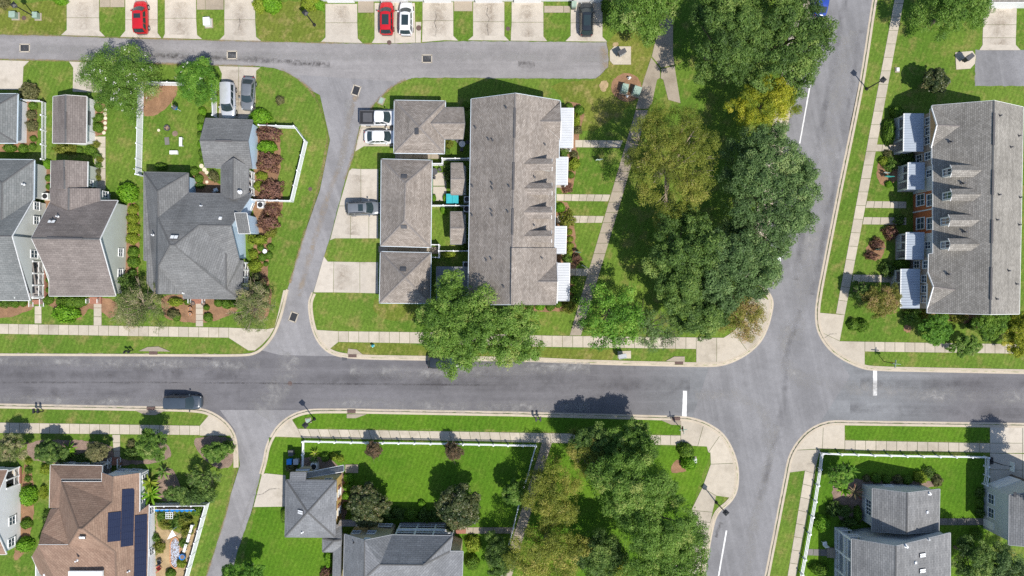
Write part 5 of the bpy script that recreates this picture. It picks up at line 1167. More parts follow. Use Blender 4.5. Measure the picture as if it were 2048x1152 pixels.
# grey garage at the right edge
t = thing('garage', 'grey sided two storey garage shaded by trees at right edge', 'garage', W(2010, 1030))
E = 5.2; a, b, c, d = (2019, 990, E), (2150, 990, E), (2150, 1090, E), (2018, 1090, E); n, s = (2110, 980, 7.6), (2108, 1098, 7.6)
roof(t, [[a, n, s, d], [n, b, c, s]], M['sh_ash'], 'grey')
w = walls(t, [a, n, b, c, s, d], 'sd_grey', .3)
for py in (998, 1026): window(t, w[5], 1983, py, 1.3, 1.1, 2)
slab_wall(t, w[5], 1978, 1049, 1.0, 2.0, 'white', 'door', 1.05); box_vent(t, plane3(a, n, s), 2030, 989, .6, .3)
slab_wall(t, w[0], 2040, 976, 3.5, 2.1, 'white', 'garage_door', 1.1)

# ------------------------------------------------------------------ vehicles
def car(name, label, cat, px, py, heading, paintm, L=4.5, Wd=1.82, Ht=1.62, kind='suv', sunroof=False, rails=False, bed=None, group='parked vehicles', roofm=None, z=0.1):
    """heading: degrees, the way the bonnet points, 0 = photo right, 90 = photo up"""
    hc = Ht * .5; loc = W(px, py, hc); loc.z = z
    t = thing(name, label, cat, loc, group, math.radians(heading))
    pm = paintm; w = Wd / 2; belt = Ht * .60; zb = .24
    # body stations: x, half width factor, top height
    if kind == 'sedan': st = [(-.5, .48, .58), (-.494, .66, .80), (-.475, .80, .90), (-.44, .90, .94), (-.38, .96, .97), (-.2, 1, 1.0), (.1, 1, .99), (.22, .99, .95), (.34, .96, .90), (.42, .89, .83), (.465, .79, .75), (.49, .66, .64), (.5, .48, .52)]
    elif kind == 'pickup': st = [(-.5, .90, .80), (-.495, .95, .98), (-.46, .985, 1.0), (-.2, 1, 1.0), (.1, 1, 1.0), (.24, .99, .99), (.38, .97, .95), (.44, .91, .90), (.475, .82, .82), (.493, .70, .70), (.5, .54, .56)]
    else: st = [(-.5, .55, .60), (-.494, .72, .84), (-.475, .84, .95), (-.44, .92, .99), (-.36, .975, 1.0), (-.1, 1, 1.0), (.15, 1, .99), (.25, .985, .97), (.34, .955, .93), (.42, .89, .87), (.465, .79, .79), (.49, .66, .67), (.5, .48, .54)]
    rows = []
    for x, f, h in st:
        zt = belt * h; hw = w * f
        pr = [(0, zt + .015), (hw * .55, zt), (hw * .86, zt - .025), (hw * .965, zt - .10), (hw, zt * .62 + .04), (hw * .985, zb + .16), (hw * .93, zb), (0, zb - .03)]
        ring = [(x * L, -y, q) for y, q in pr[::-1]] + [(x * L, y, q) for y, q in pr[1:-1]]
        rows.append(ring + [ring[0]])
    mb = MB(); mb.grid(rows)
    for r in (rows[0], rows[-1]): mb.face(r[:-1] if r is rows[-1] else r[:-1][::-1])
    mb.build('body', pm, t, smooth=True, local=True, recalc=True)
    # greenhouse: bottom and top outlines
    if kind == 'sedan': xb0, xt0, xt1, xb1 = -.40, -.22, .08, .23
    elif kind == 'pickup': xb0, xt0, xt1, xb1 = -.13, -.10, .10, .23
    elif kind == 'van': xb0, xt0, xt1, xb1 = -.485, -.455, .12, .27
    else: xb0, xt0, xt1, xb1 = -.485, -.40, .10, .25
    zr = Ht; wb = w * .93; wt = w * .74; zbl = belt * .985
    def gh(u, v, out=0.0):          # u along 0..1, v across -1..1, at base (k=0) and roof (k=1)
        pass
    bot = [(xb0 * L, -wb), (xb1 * L, -wb * .92), (xb1 * L, wb * .92), (xb0 * L, wb)]
    top = [(xt0 * L, -wt), (xt1 * L, -wt * .97), (xt1 * L, wt * .97), (xt0 * L, wt)]
    zt = zr - .06
    fr = MB()
    for i in range(4):
        j = (i + 1) % 4; fr.face([(*bot[i], zbl - .05), (*bot[j], zbl - .05), (*top[j], zt), (*top[i], zt)])
    fr.build('pillars', roofm or pm, t, local=True)
    def pane(nm, i, j, a0, a1, m0=.08, m1=.86, bulge=.0, seg=8, push=.012, b2=None):
        n0 = (Vector((*bot[j], 0)) - Vector((*bot[i], 0))); n0 = Vector((n0.y, -n0.x, 0)).normalized()
        rr = []
        for k in range(4):
            f = m0 + (m1 - m0) * k / 3; row = []
            for s in range(seg + 1):
                u = a0 + (a1 - a0) * s / seg
                b = Vector((*bot[i], zbl)).lerp(Vector((*bot[j], zbl)), u); q = Vector((*top[i], zt)).lerp(Vector((*top[j], zt)), u)
                row.append(b.lerp(q, f) + n0 * (push + (bulge + ((b2 if b2 is not None else bulge) - bulge) * f) * (1 - (2 * u - 1) ** 2)))
            rr.append(row)
        MB().grid(rr).build(nm, M['glass_car'], t, local=True, smooth=True)
    pane('windshield', 1, 2, .04, .96, .02, .96, .26, b2=.12); pane('rear_window', 3, 0, .08, .92, .12, .9, .10 if kind != 'pickup' else .02, b2=.05)
    for i, j in ((0, 1), (2, 3)):
        if kind == 'pickup': pane('side_window', i, j, .08, .48, .1, .86); pane('side_window', i, j, .53, .90, .1, .86)
        else:
            for a0, a1 in ((.06, .30), (.34, .60), (.64, .90)): pane('side_window', i, j, a0, a1, .1, .86)
    # roof skin
    rr = []
    for a in range(9):
        u = a / 8; row = []
        for b in range(9):
            v = b / 8 * 2 - 1
            x = top[0][0] + (top[1][0] - top[0][0]) * u; y = wt * (1 - .03 * u) * v
            e = max(abs(2 * u - 1) ** 6, abs(v) ** 5)
            x += (1 - v * v) * (.12 * u ** 3 - .05 * (1 - u) ** 3); y *= 1.03 - .07 * (2 * u - 1) ** 4
            row.append((x + (2 * u - 1) * .02, y, zt + .075 - .05 * abs(v) ** 2 - .055 * e))
        rr.append(row)
    MB().grid(rr).build('roof', roofm or pm, t, smooth=True, local=True)
    xm = (top[0][0] + top[1][0]) / 2; xl = top[1][0] - top[0][0]
    if sunroof: MB().box((xm + xl * (.06 if sunroof != 'front' else .22), 0, zt + .072), (xl * (.62 if sunroof != 'front' else .28), wt * 1.3, .02)).build('sunroof', M['glass_car'], t, local=True)
    if rails:
        for s in (-1, 1): MB().bar((top[0][0] + .15, s * wt * .93, zt + .07), (top[1][0] - .1, s * wt * .9, zt + .07), .05, .05).build('roof_rail', M['black'], t, local=True)
    # wheels
    for x in (-.31, .32):
        for s in (-1, 1):
            wh = MB(); wh.lathe((0, 0, 0), [(.20, -.11), (.31, -.11), (.34, -.07), (.34, .07), (.31, .11), (.20, .11)], 18)
            Rx = Matrix.Rotation(math.pi / 2, 3, 'X'); c = Vector((x * L, s * (w - .10), .34))
            wh.v = [Rx @ v + c for v in wh.v]; wo = wh.build('wheel', M['rubber'], t, local=True)
            rm = MB(); rm.lathe((0, 0, 0), [(.20, -.12), (.19, .115), (.06, .125), (.05, .13)], 12); rm.v = [Rx @ Vector((v.x, v.y, v.z * -s)) + c for v in rm.v]; rm.build('rim', M['rim'], wo, local=True)
    for s in (-1, 1):
        MB().box((L * .463, s * w * .66, belt * .70), (.12, .26, .10), rz=-s * .75).build('headlight', M['lamp_clear'], t, local=True)
        MB().box((-L * .480, s * w * .66, belt * .82), (.07, .22, .16), rz=s * .55).build('tail_light', M['lamp_red'], t, local=True)
        MB().box((xb1 * L - .32, s * (w + .09), belt + .06), (.14, .22, .14)).build('mirror', pm if not bed else M['black'], t, local=True)
        MB().box((L * (.34 if kind != 'pickup' else .36), s * w * .42, belt * .93), (L * .16, .02, .012)).build('bonnet_crease', pm, t, local=True)
    MB().box((L * .235, 0, belt * .972), (.10, w * 1.5, .03)).build('wiper_cowl', M['black'], t, local=True)
    MB().box((-L * .5, 0, .42), (.06, w * 1.3, .2)).build('bumper', M['dkgrey'], t, local=True)
    if bed:
        x0, x1 = -.485 * L, -.145 * L
        MB().box(((x0 + x1) / 2, 0, belt + .012), (x1 - x0, w * 1.68, .03)).build('bed_floor', M[bed], t, local=True)
        r = MB()
        for s in (-1, 1): r.box(((x0 + x1) / 2, s * w * .9, belt + .04), (x1 - x0 + .1, .12, .10))
        r.box((x0 - .02, 0, belt + .04), (.08, w * 1.8, .10)); r.build('bed_rail', pm if bed != 'black' else M['dkgrey'], t, local=True)
        MB().box((x0 + (x1 - x0) * .55, 0, belt + .035), (x1 - x0 - .6, w * 1.25, .02)).build('bed_liner', M['dkgrey'], t, local=True)
    return t
PR, PW, PB, PS, PG, PT, PBL = paint('paint_red', (0.42, 0.008, 0.012)), paint('paint_white', (0.62, 0.62, 0.62)), paint('paint_black', (0.018, 0.022, 0.026), .18), paint('paint_silver', (0.50, 0.51, 0.53), .3, .6, .3), paint('paint_grey', (0.17, 0.18, 0.19), .3, .6, .3), paint('paint_dark_blue_grey', (0.040, 0.052, 0.066), .25), paint('paint_blue', (0.02, 0.05, 0.28))
car('parked_car', 'leftmost red car on a driveway with dark sunroof', 'car', 281, 34, 91, PR, 4.35, 1.85, 1.6, sunroof='front')
car('parked_car', 'red car parked beside the white car on the double driveway', 'car', 773, 36, 90, PR, 4.4, 1.85, 1.65, sunroof=True)
car('parked_car', 'white car with black sunroof beside the red car', 'car', 812, 37, 89, PW, 4.4, 1.85, 1.65, sunroof=True)
car('parked_car', 'dark car with roof rails near the alley end', 'car', 1173, 38, 90, PB, 4.4, 1.85, 1.7, rails=True, sunroof=True)
car('parked_car', 'blue car half outside the top edge on the side street', 'car', 1645, 0, 79, PBL, 4.4, 1.8, 1.5, 'sedan', z=0.02)
car('parked_van', 'silver van nosed in toward the grey garage', 'van', 456, 201, 271, PS, 4.7, 1.9, 1.75, 'van')
car('parked_car', 'dark sedan beside the silver van', 'car', 496, 187, 266, PG, 4.45, 1.78, 1.42, 'sedan')
car('pickup_truck', 'white pickup truck with black open bed at the upper garage', 'pickup', 760, 236, 0, PW, 5.3, 1.95, 1.8, 'pickup', bed='black', sunroof=False)
car('parked_car', 'white sedan beside the white pickup', 'car', 763, 274, 0, PW, 4.6, 1.8, 1.45, 'sedan', sunroof=False)
car('parked_car', 'grey car with roof rails parked beside the lane', 'car', 727, 417, 2, PG, 4.5, 1.85, 1.75, rails=True, sunroof='front')
car('pickup_truck', 'dark covered pickup truck parked at the lower kerb of the street', 'pickup', 366, 805, 0, PT, 4.8, 1.95, 1.75, 'van', z=0.0)
car('parked_car', 'dark car half hidden under the big street tree', 'car', 889, 724, 0, PB, 4.5, 1.8, 1.5, z=0.0)
car('parked_car', 'white car almost hidden under the park trees on the side street', 'car', 1548, 520, 79, PW, 4.4, 1.8, 1.5, 'sedan', z=0.02)

# ------------------------------------------------------------------ fences
def panel_fence(label, pts, h=1.5, step=2.0, group='white vinyl fences', mat='vinyl'):
    p = [W(*q) for q in pts]; t = thing('panel_fence', label, 'fence', p[0], group)
    first = True
    for a, b in zip(p, p[1:]):
        n = max(1, round((b - a).length / step))
        for i in range(n + 1):
            if i == 0 and not first: continue
            q = a.lerp(b, i / n); mb = MB(); mb.box(q + Vector((0, 0, h / 2 + .06)), (.13, .13, h + .12)); mb.box(q + Vector((0, 0, h + .14)), (.18, .18, .06)); mb.build('post', M[mat], t)
        first = False
        for i in range(n):
            u, v = a.lerp(b, i / n), a.lerp(b, (i + 1) / n); d = (v - u).normalized() * .07
            mb = MB(); mb.bar(u + d + Vector((0, 0, h * .5 + .04)), v - d + Vector((0, 0, h * .5 + .04)), .04, h - .14)
            for z in (.1, h - .02): mb.bar(u + d + Vector((0, 0, z)), v - d + Vector((0, 0, z)), .075, .13)
            L = (v - u).length
            for k in range(1, 8): mb.bar(u.lerp(v, k / 8) + Vector((0, 0, .15)), u.lerp(v, k / 8) + Vector((0, 0, h - .08)), .05, .03)
            mb.build('panel', M[mat], t)
    return t
panel_fence('white panel fence around the back yard of the large grey house', [(289, 353), (283.5, 352), (288, 170), (432, 173), (434.5, 236)], 1.45, 2.0)
panel_fence('white panel fence bending round the side lawn of the large grey house', [(525, 255), (594, 257), (615, 285), (587, 404), (512, 402)], 1.35, 2.0)
panel_fence('white fence between the upper courtyards of the middle townhouse', [(864, 331), (886.5, 331), (886.5, 321), (938, 321)], 1.5, 1.6)
panel_fence('white fence beside the teal tub courtyard', [(864, 413), (938, 414)], 1.5, 1.7)
panel_fence('white fence beside the lowest courtyard', [(863, 490), (880, 491), (880, 516), (863, 515)], 1.4, 1.2)
panel_fence('white fence between the sunlit yard and the lowest courtyard', [(880, 503), (937, 503)], 1.4, 1.6)
panel_fence('white panel fence around the sandy garden beside the lane', [(313, 1006), (419, 1005), (378, 1152), (370, 1185)], 1.4, 1.75)
def rail_fence(label, caps, h=1.05, rails=(.32, .66, .98), group='white rail fences'):
    p = [Vector((*W(x, y, h).xy, LZ)) for x, y in caps]; t = thing('rail_fence', label, 'fence', p[0], group)
    for q in p:
        mb = MB(); mb.box(q + Vector((0, 0, h / 2)), (.14, .14, h)); mb.box(q + Vector((0, 0, h + .03)), (.22, .22, .06)); mb.box(q + Vector((0, 0, h + .08)), (.12, .12, .05)); mb.build('post', M['vinyl'], t)
    for a, b in zip(p, p[1:]):
        for z in rails: MB().bar(a + Vector((0, 0, z)), b + Vector((0, 0, z)), .06, .13).build('rail', M['vinyl'], t)
    return t
rail_fence('white rail fence round the deep green lawn with magnolias', [(604, 938), (604.5, 910), (605, 884), (637.7, 884.7), (669, 885.3), (701.7, 886), (732, 886.7), (765, 887), (797, 887.3), (828.7, 887.7), (861, 888.3), (893, 888.7), (925.7, 889.7), (958, 890.3), (986.7, 890.7), (1016.3, 891.7), (1046, 892), (1072, 892.5), (1064, 920), (1056.5, 950), (1047, 978), (1036, 1018), (1027, 1056), (1018, 1092), (1008, 1130), (999, 1170)])
rail_fence('white rail fence round the grey house at lower right', [(1602, 1178), (1606, 1150), (1611.7, 1120), (1621, 1068.7), (1627, 1034.7), (1632.7, 1003.7), (1637.7, 971.7), (1642.7, 939), (1646, 908), (1683.7, 909.7), (1716.3, 910.3), (1749.7, 911.7), (1782, 912.3), (1814.7, 913.3), (1847.3, 913.7), (1880.7, 914), (1913, 914.7), (1945, 915), (1977.7, 915.7), (1977.7, 934), (1977.7, 953), (1974.5, 971)])
tt = thing('picket_fence', 'low white picket fence beside the far left garage', 'fence', W(54, 203), 'white picket fences')
pp = [W(54, 203, 0), W(93, 205, 0), W(93, 321, 0)]
pk_ = MB()
for a, b in zip(pp, pp[1:]):
    n = max(1, round((b - a).length / 2.2))
    for i in range(n + 1): q = a.lerp(b, i / n); MB().box(q + Vector((0, 0, .55)), (.14, .14, 1.1)).box(q + Vector((0, 0, 1.12)), (.2, .2, .05)).build('post', M['vinyl'], tt)
    for z in (.25, .85): MB().bar(a + Vector((0, 0, z)), b + Vector((0, 0, z)), .06, .1).build('rail', M['vinyl'], tt)
    k = int((b - a).length / .17)
    for i in range(k): pk_.box(a.lerp(b, (i + .5) / k) + Vector((0, 0, .5)), (.05, .05, 1.0))
pko = pk_.build('pickets', M['vinyl'], tt); pko['kind'] = 'stuff'
gt = thing('gate', 'small white gate beside the basketball hoop driveway', 'gate', W(1973, 935), None)
for z in (.25, .6, .95): MB().bar(W(1972, 934, z + LZ), W(1972, 950, z + LZ), .06, .1).build('rail', M['vinyl'], gt)
MB().bar(W(1972, 934, .25), W(1972, 950, .95), .06, .1).build('brace', M['vinyl'], gt)
for y in (934, 950): MB().box(W(1972, y, .6), (.09, .09, 1.1)).build('stile', M['vinyl'], gt)

# ------------------------------------------------------------------ street furniture
def lamp(label, px, py):
    b = W(px, py, LZ); t = thing('street_lamp', label, 'street lamp', b, 'black post lamps'); z = Vector((0, 0, 1))
    MB().lathe(b, [(.22, 0), (.22, .12), (.12, .35), (.085, .5), (.065, 3.5), (.09, 3.52), (.09, 3.6)], 12).build('pole', M['black'], t, smooth=False)
    MB().box(b + z * .03, (.34, .34, .06)).build('footing', M['conc'], t)
    h = MB(); h.lathe(b + z * 3.6, [(.10, 0), (.24, .10), (.30, .50), (.33, .52)], 4); h.build('lantern', M['dkgrey'], t)
    MB().lathe(b + z * 4.12, [(.46, 0), (.46, .05), (.12, .22), (.05, .32)], 4).build('cap', M['black'], t)
lamp('black post lamp on the worn island at the upper left', 72, 35); lamp('black post lamp on the worn island above the lane', 629, 50); lamp('black post lamp beside the upper right sidewalk', 1733, 178)
lamp('black post lamp on the deep green verge near the lower lane', 629, 838); lamp('black post lamp in the small grass triangle at the lower crossing', 1432.5, 1005)
def sign_post(label, px, py, h, rz, octo=False):
    b = W(px, py, LZ); t = thing('street_sign', label, 'street sign', b, 'street signs at the crossing'); z = Vector((0, 0, 1))
    MB().tube([b, b + z * h], .045, 8).build('pole', M['black'], t)
    MB().box(b + z * (h - .12), (1.0, .05, .22), rz=rz).build('name_blade', M['util'], t); MB().box(b + z * (h + .12), (1.0, .05, .22), rz=rz + math.pi / 2).build('name_blade', M['util'], t)
    if octo:
        o = MB(); c = b + z * (h - .75); pts = [(math.cos(math.pi / 8 + i * math.pi / 4) * .4, math.sin(math.pi / 8 + i * math.pi / 4) * .4) for i in range(8)]
        R = Matrix.Rotation(rz, 3, 'Z'); f = [c + R @ Vector((.06, x, y)) for x, y in pts]; g = [c + R @ Vector((.09, x, y)) for x, y in pts]
        o.face(f[::-1]); o.face(g)
        for i in range(8): o.face([f[i], f[(i + 1) % 8], g[(i + 1) % 8], g[i]])
        o.build('stop_plate', M['lamp_red'], t)
sign_post('dark street sign post on the verge right of the crossing', 1767.6, 723, 2.9, math.pi / 2 - .1, True); sign_post('dark street sign post beside the left stop bar', 1357, 852, 2.6, .1, True)
def mailboxes(label, px, py, dy):
    b = W(px, py, LZ); t = thing('mailbox', label, 'mailbox', b, 'twin kerbside mailboxes'); z = Vector((0, 0, 1))
    for s in (-.28, .28):
        MB().box(b + Vector((s, 0, .5)), (.10, .10, 1.0)).build('post', M['black'], t)
        MB().bar(b + Vector((s, -.1, 1.12)), b + Vector((s, .42 * dy + .1, 1.12)), .2, .24).build('box', M['black'], t)
    MB().box(b + Vector((0, .1 * dy, .92)), (.85, .12, .09)).build('crossbar', M['black'], t)
mailboxes('twin black mailboxes at the kerb of the large grey house', 262, 700, -1); mailboxes('twin black mailboxes at the lower left kerb', 83, 822, 1); mailboxes('twin black mailboxes at the kerb of the deep green verge', 1076, 838, 1)
def cluster(label, px, py, mat, rz=0, h=1.45):
    b = W(px, py, .13); t = thing('mailbox_unit', label, 'mailbox', b, 'cluster mailbox units'); z = Vector((0, 0, 1))
    R = Matrix.Rotation(rz, 3, 'Z')
    MB().box(b + z * .3, (.3, .3, .6), rz=rz).build('pedestal', M[mat], t); MB().box(b + z * (h / 2 + .3), (.95, .5, h - .6), rz=rz).build('cabinet', M[mat], t)
    MB().box(b + z * (h + .02), (1.05, .6, .06), rz=rz).build('cap', M[mat], t)
    for i in range(4):
        for j in range(3): MB().box(b + R @ Vector((-.3 + .3 * j, -.255, .72 + .2 * i)), (.26, .02, .17), rz=rz).build('mail_door', M['grey'], t)
cluster('dark cluster mailbox unit on the pad at the alley end', 1241, 111, 'dkgrey', .5); cluster('dark cluster mailbox unit beside the grey asphalt pad', 1926, 121, 'dkgrey', .7); cluster('grey cluster mailbox unit on the verge of the street', 1242, 711, 'grey', .2, 1.3)
def ubox(label, px, py, w, d, h, mat, rz=0, cat='utility box', lid=True):
    b = W(px, py, LZ); t = thing('utility_box', label, cat, b, 'utility boxes')
    MB().box(b + Vector((0, 0, .04)), (w + .3, d + .3, .1), rz=rz).build('pad', M['conc_dull'], t)
    MB().box(b + Vector((0, 0, h / 2 + .05)), (w, d, h), rz=rz).build('cabinet', M[mat], t)
    mb = MB(); mb.box(b + Vector((0, 0, h + .08)), (w + .06, d + .06, .07), rz=rz); mb.build('lid', M[mat], t)
ubox('left green utility box on the upper left lamp island', 32, 33, .75, .75, .7, 'util'); ubox('right green utility box beside the upper left lamp', 77, 34, .6, .7, .7, 'util'); ubox('white utility box on the small lawn between driveways', 418, 47, .8, 1.0, .75, 'white', .05)
ubox('left green transformer in the mulch circle', 1248, 180, .75, 1.0, 1.0, 'util', -.2); ubox('right green transformer in the mulch circle', 1272, 185, .9, 1.0, 1.0, 'util', -.3); ubox('small grey utility box behind the round corner bush', 1387, 919, .45, .5, .6, 'lgrey')
ubox('flat green utility lid on the lawn above the white pickup', 763, 202, .5, .7, .08, 'util', -.4); ubox('flat pale lid on the deep green verge beside the lamp', 617, 841, .5, .4, .06, 'util', .2); ubox('white square cap on the lawn right of the sidewalk', 1794, 140, .3, .4, .15, 'white')
def hydrant(label, px, py, mat, s=1.0):
    b = W(px, py, LZ); t = thing('hydrant', label, 'hydrant', b, 'hydrants and valves'); z = Vector((0, 0, 1))
    MB().lathe(b, [(.2 * s, 0), (.2 * s, .06), (.13 * s, .08), (.13 * s, .5 * s), (.17 * s, .52 * s), (.15 * s, .6 * s), (.06 * s, .7 * s), (.05 * s, .76 * s)], 12).build('barrel', M[mat], t)
    for d in ((1, 0), (-1, 0), (0, -1)): MB().tube([b + Vector((d[0] * .1, d[1] * .1, .42 * s)), b + Vector((d[0] * .24, d[1] * .24, .42 * s))], .065 * s, 8).build('nozzle', M['lgrey'], t)
hydrant('teal hydrant on the dry verge of the middle block', 746.5, 691, 'teal'); hydrant('white valve cluster at the top of the mulch circle', 1258, 157, 'white', .9); hydrant('white valve post below the transformers', 1254, 193, 'white', .7)
# basketball hoop
b = W(1979, 921, .1); t = thing('basketball_hoop', 'black basketball hoop leaning over the shaded driveway', 'basketball hoop', b)
MB().box(b + Vector((0, 0, .12)), (.7, .9, .24)).build('base', M['black'], t); MB().tube([b + Vector((0, 0, .2)), b + Vector((.1, 0, 2.2)), b + Vector((.75, -.05, 2.95))], .06, 8).build('pole', M['black'], t)
MB().box(b + Vector((.85, -.05, 3.0)), (.05, 1.2, .8)).build('backboard', M['lgrey'], t)
rg = MB(); pts = [b + Vector((1.12 + .22 * math.cos(a), -.05 + .22 * math.sin(a), 2.75)) for a in [i * math.pi / 6 for i in range(13)]]; rg.tube(pts, .015, 5); rg.build('rim', M['terracotta'], t)
# garden flags
def flag(label, px, py, rz, mat, w=.75, h=.95):
    b = W(px, py, LZ); t = thing('garden_flag', label, 'garden flag', b, 'garden flags'); R = Matrix.Rotation(rz, 3, 'Z'); z = Vector((0, 0, 1))
    MB().tube([b, b + z * (h + .35)], .02, 6).tube([b + z * (h + .33), b + z * (h + .33) + R @ Vector((w + .05, 0, 0))], .015, 6).build('stand', M['black'], t)
    rows = [[b + R @ Vector((.04 + w * i / 6, .05 * math.sin(i * 1.7 + j), h + .32 - h * j / 5)) for i in range(7)] for j in range(6)]
    MB().grid(rows).build('cloth', M[mat], t, smooth=True)
M['flagteal'] = plain('flag_teal', (.05, .38, .33), .8, .2, 4); M['flagpale'] = plain('flag_pale', (.50, .60, .60), .8, .35, 5); M['flagred'] = plain('flag_red', (.5, .08, .07), .8, .3, 5)
flag('pale garden flag on the small lawn beside the second porch', 1190, 322, .1, 'flagpale', .9); flag('teal garden flag beside the third white porch roof', 1148, 504, -.1, 'flagteal', .8); flag('long pale garden flag near the shaded walk', 1162, 530, -.5, 'flagpale', .9); flag('bright teal garden flag in the right mulch bed', 1764, 354, -.1, 'flagteal', 1.0); flag('teal garden flag between two dark bushes on the round bed', 1745, 500, .2, 'flagteal', .8); flag('small pale flag above the bright teal garden flag', 1763, 346, -.2, 'flagpale', .6, .7)
# yard things
def bench(label, px, py, rz, mat, L=1.2, Wd=.4, h=.45):
    b = W(px, py, LZ); t = thing('bench', label, 'bench', b, 'garden benches'); R = Matrix.Rotation(rz, 3, 'Z')
    for i in (-1, 0, 1): MB().box(b + R @ Vector((0, i * Wd / 3, h)), (L, Wd / 3 - .02, .06), rz=rz).build('seat_plank', M[mat], t)
    for s in (-1, 1): MB().box(b + R @ Vector((s * (L / 2 - .12), 0, h / 2)), (.1, Wd * .85, h), rz=rz).build('leg', M[mat], t)
bench('pale concrete bench on the back lawn of the large grey house', 364.5, 285, math.pi / 2, 'lgrey', 1.2, .42); bench('low white slatted bench on the back lawn', 350, 306, 0, 'white', 1.05, .5, .4)
b = W(335.5, 256.5, LZ); t = thing('fire_pit', 'round iron fire pit on the back lawn', 'fire pit', b)
MB().lathe(b, [(.36, 0), (.4, .3), (.34, .3), (.3, .1), (.05, .1)], 16).build('bowl', M['dkgrey'], t)
for i in range(3): a = i * 2.1; MB().bar(b + Vector((math.cos(a) * .3, math.sin(a) * .3, .12)), b + Vector((-math.cos(a) * .3, -math.sin(a) * .3, .3)), .07, .07).build('log', M['wood'], t)
b = W(361.5, 222, LZ); t = thing('bird_feeder', 'tall yellow pole with a blue bird house on the back lawn', 'bird house', b)
MB().tube([b, b + Vector((0, 0, 2.5))], .035, 6).build('pole', M['white'], t); MB().box(b + Vector((0, 0, 1.6)), (.42, .42, .45)).build('box', M['bluepl'], t); MB().lathe(b + Vector((0, 0, 1.85)), [(.4, 0), (.02, .25)], 4).build('roof', M['dkgrey'], t)
MB().bar(b + Vector((0, 0, 2.3)), b + Vector((.0, .5, 2.5)), .05, .05).build('arm', M['soil'], t)
b = W(290, 345, LZ); t = thing('flag_pole', 'thin white pole at the corner of the large grey roof', 'pole', b); MB().tube([b, b + Vector((-.1, .05, 2.6))], .04, 6).build('pole', M['white'], t); MB().lathe(b, [(.15, 0), (.1, .1)], 8).build('foot', M['dkgrey'], t)
for i, (x, y, r) in enumerate([(211, 219, .2), (210, 228, .22), (211, 236.5, .22), (210.5, 246, .22), (211, 256, .22), (208, 265.5, .22)]):
    tag(MB().lathe(W(x, y, LZ), [(r * 1.1, 0), (r * 1.1, .05), (r * .9, .06)], 9).build('stepping_stone', M['stone']), ORD[i] + ' pale stepping stone from the top beside the brown garage', 'stepping stone', 'stepping stones by the brown garage')
for i, (x, y, r) in enumerate([(403, 332, .28), (409, 339, .28), (413.5, 345, .25), (421, 353, .27), (414, 364, .2)]):
    tag(MB().lathe(W(x, y, LZ), [(r * 1.1, 0), (r * 1.1, .05), (r * .9, .06)], 7).build('stepping_stone', M['stone']), ORD[i] + ' stepping stone from the top in the grey house courtyard', 'stepping stone', 'stepping stones in the courtyard')
tag(MB().lathe(W(317.5, 260.5, LZ), [(.2, 0), (.19, .05), (.1, .06)], 9).build('stepping_stone', M['stone']), 'single pale flat stone on the back lawn of the grey house', 'stepping stone')
tag(MB().box(W(334, 282, LZ + .02), (.6, 1.0, .05), rz=.1).build('flagstone', M['conc_dark']), 'grey flat rectangular stone on the back lawn', 'stone'); tag(MB().lathe(W(350, 267, LZ), [(.4, 0), (.35, .04), (.05, .06)], 8).build('ash_pile', M['mulch_dark']), 'brown burnt patch beside the fire pit', 'ash')
for i, (x, y, m, r) in enumerate([(383, 617, 'terracotta', .24), (383, 628, 'terracotta', .24), (388.5, 606.5, 'dkgrey', .26), (409, 606.5, 'dkgrey', .26)]):
    b = W(x, y, LZ); t = thing('planter', ('upper terracotta planter left of the grey house walk', 'lower terracotta planter left of the grey house walk', 'left dark planter at the grey house steps', 'right dark planter at the grey house steps')[i], 'planter', b, 'planters at the grey house')
    MB().lathe(b, [(r * .65, 0), (r, .4), (r * 1.08, .42), (r * 1.08, .47), (r * .9, .47), (r * .85, .4)], 14).build('pot', M[m], t); MB().lathe(b, [(r * .8, .41), (r * .5, .45)], 10).build('soil', M['mulch_dark'], t)
ac_unit('air conditioner beside the blue gable of the large grey house', 525, 411); ac_unit('air conditioner between the two left houses', 98, 394, 'white'); ac_unit('air conditioner behind the ochre garage', 631, 930, 'lgrey')
ac_unit('air conditioner in the teal tub courtyard', 935, 400, 'lgrey'); ac_unit('air conditioner beside the sunlit yard entry', 934, 419, 'lgrey'); ac_unit('air conditioner in the lowest courtyard', 933, 530, 'lgrey')
# courtyard furniture
b = W(906, 399, LZ); t = thing('hot_tub', 'teal covered hot tub in the courtyard behind the middle garage', 'hot tub', b)
MB().box(b + Vector((0, 0, .45)), (1.6, 1.2, .9)).build('cabinet', M['teal'], t)
for s in (-1, 1): MB().box(b + Vector((s * .41, 0, .95)), (.79, 1.24, .12)).build('cover_half', M['teal'], t)
def ptable(label, px, py, r, mat):
    b = W(px, py, LZ); t = thing('patio_table', label, 'table', b, 'courtyard tables'); MB().lathe(b, [(r, .70), (r, .74), (r * .95, .75)], 18).build('top', M[mat], t); MB().lathe(b, [(.25, 0), (.05, .06), (.05, .7)], 10).build('stem', M['dkgrey'], t)
    for i in range(3):
        a = i * 2.1 + .4; c = b + Vector((math.cos(a) * (r + .3), math.sin(a) * (r + .3), 0)); MB().box(c + Vector((0, 0, .44)), (.42, .42, .05), rz=a).box(c + Vector((math.cos(a) * .2, math.sin(a) * .2, .68)), (.05, .42, .45), rz=a).box(c + Vector((0, 0, .2)), (.3, .3, .4), rz=a).build('chair', M['dkgrey'], t)
ptable('round glass patio table in the shaded upper courtyard', 925, 290, .42, 'lgrey'); ptable('dark round patio table behind the middle garage', 870, 345, .45, 'dkgrey')
b = W(594, 915, LZ)
